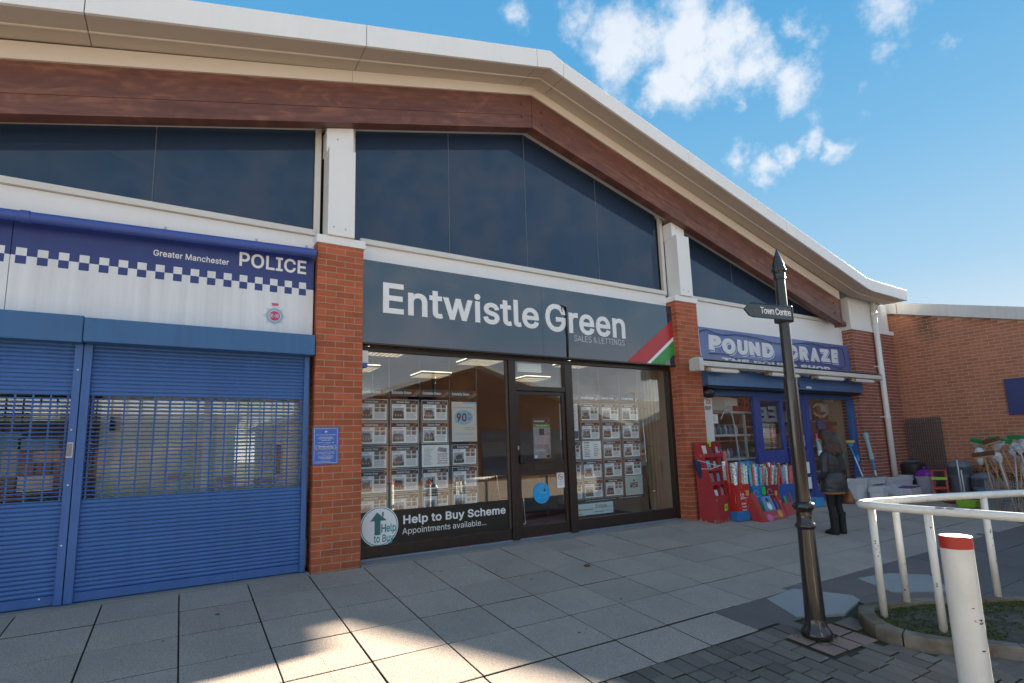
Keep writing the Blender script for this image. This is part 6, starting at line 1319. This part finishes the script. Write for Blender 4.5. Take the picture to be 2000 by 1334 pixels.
# brooms in a wire basket
wb = thing('wire_basket', 'silver wire mesh basket holding a bunch of brooms', 'basket', (12.3, -2.55, GZ(-2.5)))
gx0, gx1, gy0, gy1 = 11.95, 12.55, -3.25, -2.2; gz0 = GZ(-2.5)-.0; gz1 = .42
wi = MB(); k = 0
y = gy0
while y <= gy1+.001:
    for x in (gx0, gx1): wi.box(x-.003, x+.003, y-.003, y+.003, gz0, gz1)
    y += .035
x = gx0
while x <= gx1+.001:
    for y in (gy0, gy1): wi.box(x-.003, x+.003, y-.003, y+.003, gz0, gz1)
    x += .035
z = gz0
while z <= gz1+.001:
    for x in (gx0, gx1): wi.box(x-.0035, x+.0035, gy0, gy1, z-.003, z+.003)
    for y in (gy0, gy1): wi.box(gx0, gx1, y-.0035, y+.0035, z-.003, z+.003)
    z += .06
stuff(wi.build('mesh_side', mat('galvanised_wire', (.42, .42, .43), .35, metal=.6), wb))
for x, y in ((gx0, gy0), (gx0, gy1), (gx1, gy0), (gx1, gy1)): MB().box(x-.008, x+.008, y-.008, y+.008, gz0-.0, gz1+.01).build('corner_post', m_steel, wb)
m_ply = mat('pale_broom_wood', (.48, .30, .17), .6, var=.1, vs=9); m_bris = mat('brown_bristle', (.14, .065, .04), .9, var=.3, vs=40); m_gbris = mat('green_bristle', (.03, .22, .07), .8, var=.3, vs=40); m_bagc = clearmat('clear_bag', (.62, .68, .74), .55); m_white2 = mat('white_handle', (.62, .63, .65), .4)
rbm = random.Random(77); m_whb = mat('white_bag', (.62, .62, .62), .4)
BR = [(12.05, -2.30, 12.10, -2.20, .86, 'brown', 'broom with a brown brush head hanging over the left side of the basket', -.15, .35), (12.2, -2.60, 12.20, -2.12, 1.10, 'green', 'green bristled broom leaning furthest left in the bunch', .35, .30), (12.3, -2.75, 12.25, -2.42, 1.12, 'green', 'wooden broom with a long green head at the top of the bunch', .25, .34), (12.4, -2.9, 12.3, -2.72, 1.16, 'green', 'green headed broom at the right edge of the picture', .05, .34),
      (12.2, -2.5, 12.15, -2.35, 1.12, 'brown', 'brown brush broom among the plastic bags', -.3, .26), (12.1, -2.85, 12.1, -2.85, .86, 'brown', 'brown broom at the right end of the basket', .1, .3)]
for k, (fx, fy, hx, hy, hz, kind, lab_, tilt, L_) in enumerate(BR):
    t = thing('broom', lab_, 'broom', (fx, fy, GZ(fy)), 'brooms in the wire basket')
    MB().tube([(fx, fy, GZ(fy)+.02), (hx, hy, hz-.02)], .013, 8).build('handle', m_ply, t, smooth=True)
    M_ = Matrix.Translation((hx, hy, hz)) @ Matrix.Rotation(tilt, 4, 'X')
    o = MB().box(-.03, .03, -L_/2, L_/2, -.018, .012).build('head', m_ply, bevel=.006); o.parent = t; o.matrix_parent_inverse = Matrix.LocRotScale(t.location, None, None).inverted(); o.matrix_basis = M_
    o = MB(); rings = []
    for q in range(7):
        u = -L_/2*1.04+q*L_*1.04/6; e = 1 if 0 < q < 6 else .75; rings.append([(-.035*e, u, .012), (.035*e, u, .012), (.052*e, u, .09+rbm.uniform(-.01, .01)), (0, u, .10+rbm.uniform(-.01, .01)), (-.052*e, u, .09+rbm.uniform(-.01, .01))])
    o.loft(rings); o = o.build('bristles', m_gbris if kind == 'green' else m_bris); o.parent = t; o.matrix_parent_inverse = Matrix.LocRotScale(t.location, None, None).inverted(); o.matrix_basis = M_
for k in range(17):
    fx = rbm.uniform(12.0, 12.5); fy = rbm.uniform(-3.15, -2.3); hx = fx+rbm.uniform(-.1, .1); hy = fy+rbm.uniform(-.15, .32); hz = rbm.uniform(.75, 1.05)
    t = thing('mop', 'wooden or white handled mop among the brooms in the wire basket', 'mop', (fx, fy, GZ(fy)), 'mops in the wire basket')
    MB().tube([(fx, fy, GZ(fy)+.02), (hx, hy, hz)], .012, 8).build('handle', m_ply if k % 3 else m_white2, t, smooth=True)
    b = MB(); rings = []
    lean_ = rbm.uniform(-.35, .5); sq_ = rbm.uniform(.5, .9)
    for q, (r_, dz) in enumerate(((.016, -.06), (.03, -.02), (.045, .02), (.062, .06), (.07, .10), (.055, .14), (.07, .17), (.03, .175))): rings.append([(hx+r_*sq_*math.cos(i*.449)*rbm.uniform(.7, 1.35), hy+lean_*dz+r_*1.2*math.sin(i*.449)*rbm.uniform(.7, 1.35), hz+dz*sq_*1.3+rbm.uniform(-.012, .012)) for i in range(14)])
    b.loft(rings); b.build('wrapped_head', m_bagc if k % 3 else m_whb, t)
wl2 = thing('white_bag', 'white carrier bag hanging over a brown broom head left of the bunch', 'bag', (12.1, -2.08, .75)); b = MB(); rings = []
for q, (r_, dz) in enumerate(((.03, -.18), (.06, -.10), (.07, 0), (.075, .08), (.05, .14), (.01, .16))): rings.append([(12.13+r_*.7*math.cos(i*.628), -2.12+r_*math.sin(i*.628)*1.1, .88+dz) for i in range(10)])
b.loft(rings); b.build('bag', mat('white_plastic', (.6, .62, .62), .35), wl2, smooth=True)
# low things in front of the hedge
for k, (x, y, w, d, h, c, lab_, z0) in enumerate(((13.0, -1.95, .34, .42, .10, (.04, .17, .42), 'lower blue plastic crate in front of the hedge', 0), (13.0, -1.95, .34, .42, .10, (.04, .17, .42), 'middle blue plastic crate in front of the hedge', .11), (13.0, -1.93, .30, .34, .12, (.06, .22, .5), 'topmost blue bundle on the blue crates', .22), (12.4, -1.72, .26, .34, .13, (.30, .55, .04), 'lime green plastic basket on the ground behind the railing', 0), (12.6, -1.35, .24, .26, .07, (.30, .08, .04), 'terracotta brown bowl on the ground behind the railing', 0), (12.95, -1.25, .5, .6, .03, (.05, .05, .10), 'flat dark tray on the ground behind the railing', 0))):
    z = GZ(y)+z0; b = MB()
    if k in (0, 1, 3): 
        for r1 in (): pass
        b.loft([[(x-w/2*.85, y-d/2*.85, z), (x+w/2*.85, y-d/2*.85, z), (x+w/2*.85, y+d/2*.85, z), (x-w/2*.85, y+d/2*.85, z)], [(x-w/2, y-d/2, z+h), (x+w/2, y-d/2, z+h), (x+w/2, y+d/2, z+h), (x-w/2, y+d/2, z+h)], [(x-w/2*.93, y-d/2*.93, z+h), (x+w/2*.93, y-d/2*.93, z+h), (x+w/2*.93, y+d/2*.93, z+h), (x-w/2*.93, y+d/2*.93, z+h)], [(x-w/2*.8, y-d/2*.8, z+.02), (x+w/2*.8, y-d/2*.8, z+.02), (x+w/2*.8, y+d/2*.8, z+.02), (x-w/2*.8, y+d/2*.8, z+.02)]])
    elif k == 4: b.lathe([(.07, 0), (.12, .05), (.125, .07), (.11, .07), (.06, .01)], (x, y, z), 20)
    else: b.box(x-w/2, x+w/2, y-d/2, y+d/2, z, z+h)
    tag(b.build(['crate', 'crate', 'bundle', 'basket', 'bowl', 'tray'][k], mat('outdoor_goods_%d' % k, c, .4), bevel=.006 if k != 4 else 0), lab_, ['crate', 'crate', 'bundle', 'basket', 'bowl', 'tray'][k])
wt = thing('white_rods', 'pair of thin white poles standing upright before the grey bins', 'pole', (13.0, -1.42, GZ(-1.4)))
for dy in (0, -.05): MB().tube([(13.0, -1.42+dy, GZ(-1.4)), (13.02, -1.40+dy, .55+(.22 if dy == 0 else 0))], .014, 8).build('pole', m_white2, wt, smooth=True)
MB().tube([(13.02, -1.40, .77), (13.02, -1.40, .83)], .012, 8).build('tip', m_rp, wt)
fl = MB(); rf = random.Random(3)
for q in range(160):
    c = Vector((11.9+rf.uniform(-.08, .08), -3.0+rf.uniform(-.12, .12), .12+rf.uniform(-.1, .12))); a = Vector((rf.uniform(-1, 1), rf.uniform(-1, 1), rf.uniform(-1, 1))).normalized(); b = a.cross(Vector((1, .3, .2))).normalized(); fl.add([c-a*.016, c+b*.012, c+a*.016, c-b*.012], [(0, 1, 2, 3)], 0 if rf.random() < .6 else 1)
fl.tube([(11.9, -3.0, GZ(-3)), (11.9, -3.0, .15)], .012, 6, 1)
tag(fl.build('artificial_flowers', [mat('pink_petal', (.6, .25, .4), .6, isl=.3), mat('flower_leaf', (.08, .2, .06), .6)]), 'pink artificial flowers at the foot of the broom basket', 'flowers')
# ================================================================== signpost
gp = GZ(-3.8); post = thing('signpost', 'tall black cast iron post with a pointed finial standing on the block paving', 'signpost', (3.32, -3.8, gp))
m_iron = mat('black_gloss_paint', (.020, .018, .018), .2, spec=.6, var=.15, vs=6, coat=.3)
pc_ = (3.32, -3.8, gp)
MB().lathe([(.118, -.01), (.122, .02), (.118, .05), (.10, .075), (.086, .10), (.080, .16), (.068, .88)], pc_, 40).build('base_shaft', m_iron, post, auto=35)
MB().lathe([(.068, .881), (.076, .885), (.084, .90), (.084, .915), (.074, .93), (.066, .94), (.064, 1.02), (.068, 1.035), (.082, 1.045), (.092, 1.062), (.092, 1.085), (.080, 1.10), (.064, 1.108)], pc_, 40).build('ring_moulding', m_iron, post, auto=50)
MB().lathe([(.0600, 1.109), (.0565, 2.175), (.0600, 2.178), (.0600, 2.19), (.052, 2.192)], pc_, 36).build('lower_pole', m_iron, post, auto=35)
MB().lathe([(.0470, 2.193), (.0445, 3.10)], pc_, 32).build('upper_pole', m_iron, post, auto=35)
MB().lathe([(.045, 3.101), (.052, 3.105), (.053, 3.125), (.050, 3.13), (.053, 3.14), (.053, 3.16), (.049, 3.165), (.052, 3.175), (.064, 3.185), (.066, 3.197), (.060, 3.205), (.056, 3.215), (.052, 3.25), (.040, 3.29), (.004, 3.405), (0, 3.408)], pc_, 32).build('finial', m_iron, post, auto=50)
MB().lathe([(.010, 0), (.010, .004), (0, .006)], (3.32, -3.8, 0), 8).build('patch', m_moss, post) if False else None
MB().prism([(3.16, .0), (3.165, .0), (3.165, .001), (3.16, .001)], -3.9, -3.89).build('x', m_iron) if False else None
# finger board, pointing left
fg = thing('finger_sign', 'black pointed finger sign reading Town Centre on the signpost, pointing left', 'sign', (3.1, -3.86, 2.45))
ZC = 2.430
ang = math.radians(-1.5)
def rotp(o): o.matrix_parent_inverse = Matrix.Translation(fg.location).inverted(); o.matrix_basis = Matrix.Translation((3.32, -3.8, ZC)) @ Matrix.Rotation(ang, 4, 'Y') @ Matrix.Rotation(math.radians(-3), 4, 'Z'); return o
def fgp(nm, mb, m, bv=0): o = mb.build(nm, m, bevel=bv); o.parent = fg; return rotp(o)
fgp('blade', MB().prism([(-.60, 0), (-.535, -.055), (-.50, -.062), (.05, -.062), (.05, .062), (-.50, .062), (-.535, .055)], -.062, -.048), m_iron, .003)
rim = MB(); PP = [(-.60, 0), (-.535, -.055), (-.50, -.062), (.045, -.062), (.045, .062), (-.50, .062), (-.535, .055), (-.60, 0)]
for a, b in zip(PP[:-1], PP[1:]): rim.tube([(a[0], -.063, a[1]), (b[0], -.063, b[1])], .005, 6)
stuff(fgp('rim', rim, m_iron)); fgp('clamp', MB().box(-.062, .064, -.060, .06, -.075, .08), m_iron, .01)
fgp('clamp_block', MB().box(.03, .082, -.03, .03, -.06, .09), m_iron, .01)
mb = MB(); put_text(mb, 'Town Centre', -.395, .015, -.026, .034, -.0625, off=.010, dep=.003, space=.92); fgp('lettering', mb, m_text)
mb = MB(); mb.prism([(-.50, -.01), (-.47, -.018), (-.44, -.005), (-.46, .02), (-.49, .018)], -.0632, -.0625); fgp('bird_mark', mb, mat('faint_grey', (.07, .07, .07), .5))

# ================================================================== the woman
def bake(objs, name, mats, parent, voxel, smooth_it=4, deco=None):
    """voxel-union of several closed lofts into one continuous skin"""
    mb = MB()
    for o_ in objs: mb.add(o_.v, o_.f)
    me = mb.mesh(name+'_src', mats); o = bpy.data.objects.new(name, me); COL.objects.link(o)
    r = o.modifiers.new('r', 'REMESH'); r.mode = 'VOXEL'; r.voxel_size = voxel; s_ = o.modifiers.new('s', 'SMOOTH'); s_.iterations = smooth_it; s_.factor = .5
    dg = bpy.context.evaluated_depsgraph_get(); me2 = bpy.data.meshes.new_from_object(o.evaluated_get(dg)); o.modifiers.clear(); o.data = me2; me2.name = name
    me2.materials.clear(); [me2.materials.append(m) for m in (mats if isinstance(mats, list) else [mats])]
    me2.polygons.foreach_set('use_smooth', [True]*len(me2.polygons)); o.parent = parent; bpy.data.meshes.remove(me)
    return o
def ell(c, rx, ry, n=20, rot=None):
    P_ = []
    for i in range(n):
        a = 2*math.pi*i/n; v = Vector((rx*math.cos(a), ry*math.sin(a), 0))
        if rot: v = rot @ v
        P_.append(Vector(c)+v)
    return P_
def limb(P_, n=16):
    """P_: (x,y,z,r) chain"""
    b = MB(); b.tube([p[:3] for p in P_], [p[3] for p in P_], n); return b
wo = thing('person', 'woman with dark hair in a dark hooded coat, black tights and boots, from behind', 'person', (7.44, -1.78, GZ(-1.78)), rz=math.radians(-4))
# local frame: +y is where she faces, x to her right
m_skin = mat('skin', (.42, .24, .17), .55); m_tights = mat('black_tights', (.012, .010, .011), .75); m_coat = mat('dark_wax_coat', (.030, .030, .037), .38, var=.25, vs=9, bump=.6, bs=14, spec=.5); m_hair = mat('dark_brown_hair', (.055, .026, .014), .42, var=.4, vs=20)
m_boot = mat('black_suede_boot', (.012, .011, .011), .7, var=.2, vs=20); m_skirt = mat('tan_hem', (.40, .20, .13), .85)
LX, RX = -.085, .085
parts = []
for x, fy, tw in ((LX, .02, 0), (RX, -.01, 0)):
    parts.append(limb([(x*1.1, -.0, .80, .088), (x*1.12, .0, .66, .078), (x*1.12, .012, .50, .060), (x*1.1, .015, .42, .051), (x*1.1, -.004, .33, .052), (x*1.1, -.012, .25, .046), (x*1.1, -.012, .13, .034), (x*1.1, -.01, .07, .032)]))
    parts.append(MB().loft([ell((x*1.1, -.03+k*.03, .045-.004*k), .035-.004*max(0, k-4), .026, 12, Matrix.Rotation(math.pi/2, 3, 'X')) for k in range(7)]))
parts.append(MB().loft([ell((0, -.005, .72), .15, .10), ell((0, -.015, .82), .165, .115), ell((0, -.005, .92), .15, .10), ell((0, 0, 1.0), .125, .085), ell((0, 0, 1.10), .135, .095), ell((0, 0, 1.20), .150, .095), ell((0, -.005, 1.27), .125, .075), ell((0, .005, 1.31), .06, .055)]))
parts.append(limb([(0, .0, 1.26, .052), (-.004, .012, 1.34, .046), (-.008, .028, 1.40, .05)]))
hc = Vector((-.012, .045, 1.475)); hrot = Matrix.Rotation(math.radians(32), 3, 'Z') @ Matrix.Rotation(math.radians(-16), 3, 'X')
def hd_(p): return hc+hrot @ Vector(p)
def sph(c, rx, ry, rz, n=16, m=9):
    b = MB(); rings = []
    for k in range(m):
        t_ = math.pi*(k+.02)/(m-1+.04); rings.append([hd_((c[0]+rx*math.sin(t_)*math.cos(2*math.pi*i/n), c[1]+ry*math.sin(t_)*math.sin(2*math.pi*i/n), c[2]-rz*math.cos(t_))) for i in range(n)])
    b.loft(rings); return b
parts += [sph((0, 0, .015), .073, .092, .10), sph((0, .035, -.045), .052, .058, .062), sph((0, .096, -.012), .012, .018, .022, 10, 7), sph((0, .088, -.045), .022, .012, .008, 10, 7), sph((-.074, 0, -.01), .01, .02, .03, 10, 7), sph((.074, 0, -.01), .01, .02, .03, 10, 7)]
# arms bent with the hands in the coat pockets
for sx in (-1, 1):
    parts.append(limb([(sx*.150, 0, 1.225, .046), (sx*.195, -.015, 1.12, .043), (sx*.215, -.03, 1.0, .038), (sx*.205, .03, .93, .034), (sx*.175, .10, .87, .026), (sx*.150, .125, .84, .028)]))
    for q in range(4): parts.append(limb([(sx*(.150-.006*q), .13, .84-.016*q+.02, .012), (sx*(.135-.006*q), .145, .80-.012*q, .009), (sx*(.12-.004*q), .15, .775-.010*q, .008)], 8))
    parts.append(limb([(sx*.14, .13, .865, .012), (sx*.11, .145, .85, .010)], 8))
body = bake(parts, 'body', [m_skin, m_tights], wo, .0075, 3)
for p_ in body.data.polygons:
    if p_.center.z < .92: p_.material_index = 1
# coat: back, skirt, sleeves, hood
parts = [MB().loft([ell((0, -.012, .655), .232, .165, 28), ell((0, -.012, .70), .235, .168, 28), ell((0, -.015, .82), .222, .158, 28), ell((0, -.01, .91), .190, .138, 28), ell((0, -.008, .945), .172, .126, 28), ell((0, -.008, .965), .176, .128, 28), ell((0, -.01, 1.04), .186, .132, 28), ell((0, -.01, 1.14), .192, .130, 28), ell((0, -.012, 1.22), .180, .112, 28), ell((0, -.008, 1.28), .125, .088, 28), ell((0, .0, 1.325), .075, .07, 28), ell((0, .004, 1.345), .07, .066, 28)])]
for sx in (-1, 1):
    parts.append(limb([(sx*.135, -.005, 1.235, .062), (sx*.185, -.012, 1.17, .066), (sx*.215, -.025, 1.07, .061), (sx*.235, -.04, .97, .056), (sx*.232, -.02, .925, .055), (sx*.215, .04, .885, .05), (sx*.185, .10, .85, .045)], 18))
hood = MB(); hr = []
for k in range(9):
    a = -.15*math.pi+k/8*1.3*math.pi; hr.append(ell((.0+.095*math.cos(a), -.055-.055*math.sin(a)*1.0, 1.285+.018*math.sin(a)), .040, .034, 12))
hood = MB(); ring_ = []
P_ = [(.10*math.cos(a), -.005-.10*math.sin(a), 1.290-.05*math.sin(a)) for a in [math.pi*(-.12+1.24*k/12) for k in range(13)]]
hood.tube(P_, [.028, .036, .042, .046, .048, .05, .05, .05, .048, .046, .042, .036, .028], 14); parts.append(hood)
parts.append(MB().loft([ell((0, -.115, 1.305), .07, .03, 14), ell((0, -.132, 1.26), .075, .034, 14), ell((0, -.138, 1.21), .055, .026, 14), ell((0, -.132, 1.175), .02, .012, 14)]))
coat = bake(parts, 'coat', m_coat, wo, .009, 3)
from mathutils import noise as mn2
for v in coat.data.vertices:      # crumpled cloth
    c = v.co; n_ = v.normal; w = mn2.fractal(Vector((c.x*7, c.y*7, c.z*11)), 1, 2, 3)*.004+.0025*math.sin(c.z*70+6*mn2.noise(Vector((c.x*6, c.y*6, c.z*5))))*(1 if abs(c.x) > .17 else .35)
    v.co = c+n_*w
def wp(nm, mb, m, bv=0, sm=False): o = mb.build(nm, m, bevel=bv, smooth=sm); o.parent = wo; return o
wp('waist_cord', MB().tube([(.182*math.cos(a), -.01+.137*math.sin(a), .953+.004*math.sin(3*a)) for a in [2*math.pi*k/28 for k in range(29)]], .0055, 8), m_dark, sm=True)
wp('hem', MB().tube([(.238*math.cos(a), -.012+.171*math.sin(a), .660) for a in [2*math.pi*k/32 for k in range(33)]], .008, 8), m_coat, sm=True)
wp('skirt', MB().loft([ell((0, -.005, .615), .190, .135, 24), ell((0, -.008, .70), .195, .14, 24), ell((0, -.008, .75), .18, .13, 24)]), m_skirt, sm=False)
# boots
for x in (LX*1.1, RX*1.1):
    b1_ = MB().loft([ell((x, -.012, .33), .066, .068, 18), ell((x, -.012, .31), .064, .066, 18), ell((x, -.012, .20), .056, .060, 18), ell((x, -.010, .11), .052, .060, 18), ell((x, .0, .05), .052, .075, 18), ell((x, .005, .012), .050, .082, 18)])
    b2_ = MB().loft([ell((x, -.06+k*.035, [.05, .055, .052, .046, .042, .036, .03][k]), [.040, .05, .05, .05, .048, .042, .026][k], [.045, .05, .046, .040, .036, .030, .02][k], 14, Matrix.Rotation(math.pi/2, 3, 'X')) for k in range(7)])
    bo_ = bake([b1_, b2_], 'boot', m_boot, wo, .008, 2)
    for v in bo_.data.vertices: v.co.z = max(v.co.z, .006)
    wp('sole', MB().loft([[(x+.047*math.cos(a)*(1 if math.sin(a) < 0 else .95), .045+.112*math.sin(a), z) for a in [2*math.pi*k/18 for k in range(18)]] for z in (.0, .014)]), m_dark)
# hair: cap and falling locks
hm = MB(); hrings = []
cap = [sph((0, -.012, .03), .088, .100, .105, 20, 11)]
for k in range(26):
    a = math.radians(150+k*240/25)     # from the left temple round the back to the right
    x, y = .078*math.cos(a), .088*math.sin(a)-.012; rr_ = rbk.uniform(.016, .024); l_ = rbk.uniform(.25, .31)
    p0 = hd_((x, y, .04)); p1 = hd_((x*1.15, y*1.15, -.03)); p2 = p1+Vector((x*.45, -.030+y*.55, -.085)); p3 = p2+Vector((x*.15+rbk.uniform(-.008, .008), -.030, -(l_-.13)))
    cap.append(limb([(*p0, rr_), (*p1, rr_*1.15), (*p2, rr_), (*p3, rr_*.45)], 8))
hair = bake(cap, 'hair', m_hair, wo, .007, 2)
for v in hair.data.vertices:
    c = v.co; a = math.atan2(c.y-.04, c.x); v.co = c+v.normal*(.0038*math.sin(a*46+c.z*12+3*mn2.noise(c*12))+.003*mn2.noise(c*40))
bg_ = thing('handbag', 'tan leather handbag hanging at the woman\'s right hip', 'bag', (7.44, -1.78, GZ(-1.78)), rz=math.radians(-4))
b = MB(); rings = []
for z, w, d in ((.44, .05, .145), (.445, .062, .165), (.50, .066, .165), (.58, .056, .14), (.67, .035, .10), (.70, .02, .07)): rings.append([(.27+w*math.cos(a), .02+d*math.copysign(abs(math.sin(a))**.7, math.sin(a)), z) for a in [2*math.pi*k/20 for k in range(20)]])
b.loft(rings); o = b.build('bag', mat('tan_leather', (.22, .075, .028), .4, var=.3, vs=14), smooth=True); o.parent = bg_
o = MB().tube(cr([(.262, .08, .68), (.252, .07, .85), (.22, .03, 1.05), (.17, -.0, 1.27), (.185, -.06, 1.18), (.245, -.08, 1.0), (.268, -.055, .8), (.265, -.04, .69)]), .007, 8).build('strap', mat('brown_strap', (.12, .045, .02), .5), smooth=True); o.parent = bg_
o = MB().box(.335, .339, -.02, .07, .50, .60).build('pocket', mat('dark_leather', (.12, .04, .018), .45), bevel=.003); o.parent = bg_

# ================================================================== across the yard, behind the camera (seen mirrored in the glass)
ob = thing('opposite_building', 'brick gabled parade of shops facing across the yard', 'building', (15.3, -25, GZ(-25)))
gy = GZ(-25); OY = -25.4
m_ob = mat('brown_brick', (.27, .125, .07), .85, var=.15, vs=1.5); m_vg = mat('grey_verge', (.45, .44, .43), .6)
A_ = (15.3, 7.15); SLP = .31
def oz(x): return A_[1]-SLP*abs(x-A_[0])
MB().prism([(3.2, gy), (29.0, gy), (29.0, oz(29.0)-.3), (15.3, 6.85), (3.2, oz(3.2)-.3)][::1], OY-10, OY).build('wall', m_ob, ob)
for a, b in ((2.6, 15.28), (15.32, 29.6)): MB().prism([(a, oz(a)-.28), (b, oz(b)-.28), (b, oz(b)), (a, oz(a))], OY-10, OY+.9).build('roof', m_vg, ob)
for a, b in ((4.5, 9.2), (10, 14.8), (15.8, 20.6), (21.4, 26)): MB().box(a, b, OY-.02, OY+.03, gy+.3, gy+2.6).build('shop_window', m_navyglass, ob); MB().box(a-.1, b+.1, OY, OY+.06, gy+2.65, gy+3.3).build('sign_board', mat('sign_dull', (.12, .14, .2), .5), ob)
lb2 = thing('low_building', 'long low flat roofed brick building across the yard', 'building', (-20, -30, gy)); MB().box(-60, 1.5, -42, -30, gy, gy+4.2).build('wall', m_ob, lb2); MB().box(-60.3, 1.8, -42, -29.6, gy+4.2, gy+4.6).build('roof_edge', m_vg, lb2)
lb3 = thing('low_building', 'distant pale terrace beyond the yard to the east', 'building', (60, -40, gy)); MB().box(33, 90, -60, -48, gy, gy+5.5).build('wall', mat('pale_render', (.4, .36, .3), .8), lb3); MB().prism([(32, gy+5.5), (91, gy+5.5), (86, gy+8), (37, gy+8)], -61, -47).build('roof', m_vg, lb3)
lpz = thing('street_lamp', 'tall grey street lamp across the yard', 'street lamp', (30, -28, gy)); MB().tube([(28.5, -24, gy), (28.5, -24, gy+6.0)], .07, 8).build('column', m_steel, lpz); MB().box(28.2, 29.2, -24.1, -23.9, gy+6.0, gy+6.12).build('head', m_steel, lpz)
wv = thing('overhead_cable', 'thin overhead cable crossing high above the yard', 'cable', (9, -11.5, 5)); MB().tube([(-6, -11.5, 10.9), (3.6, -11.5, 8.4), (18.3, -11.5, 4.9), (30, -11.5, 3.2)], .011, 6).build('cable', mat('light_cable', (.6, .6, .6), .5), wv)
for k, (x, y) in enumerate(((1.6, -7.6), (-.9, -8.6), (4.9, -8.0))):
    t = thing('bollard', ['white bollard with red top behind the camera, nearest', 'white bollard with red top behind the camera, left', 'white bollard with red top behind the camera, right'][k], 'bollard', (x, y, GZ(y)), 'bollards behind the camera')
    MB().lathe([(.084, GZ(y)), (.084, GZ(y)+1.0)], (x, y, 0), 20).build('tube', m_rail, t, auto=40); MB().lathe([(.085, GZ(y)+1.001), (.085, GZ(y)+1.1), (0, GZ(y)+1.101)], (x, y, 0), 20).build('red_band', m_redp, t, auto=40)
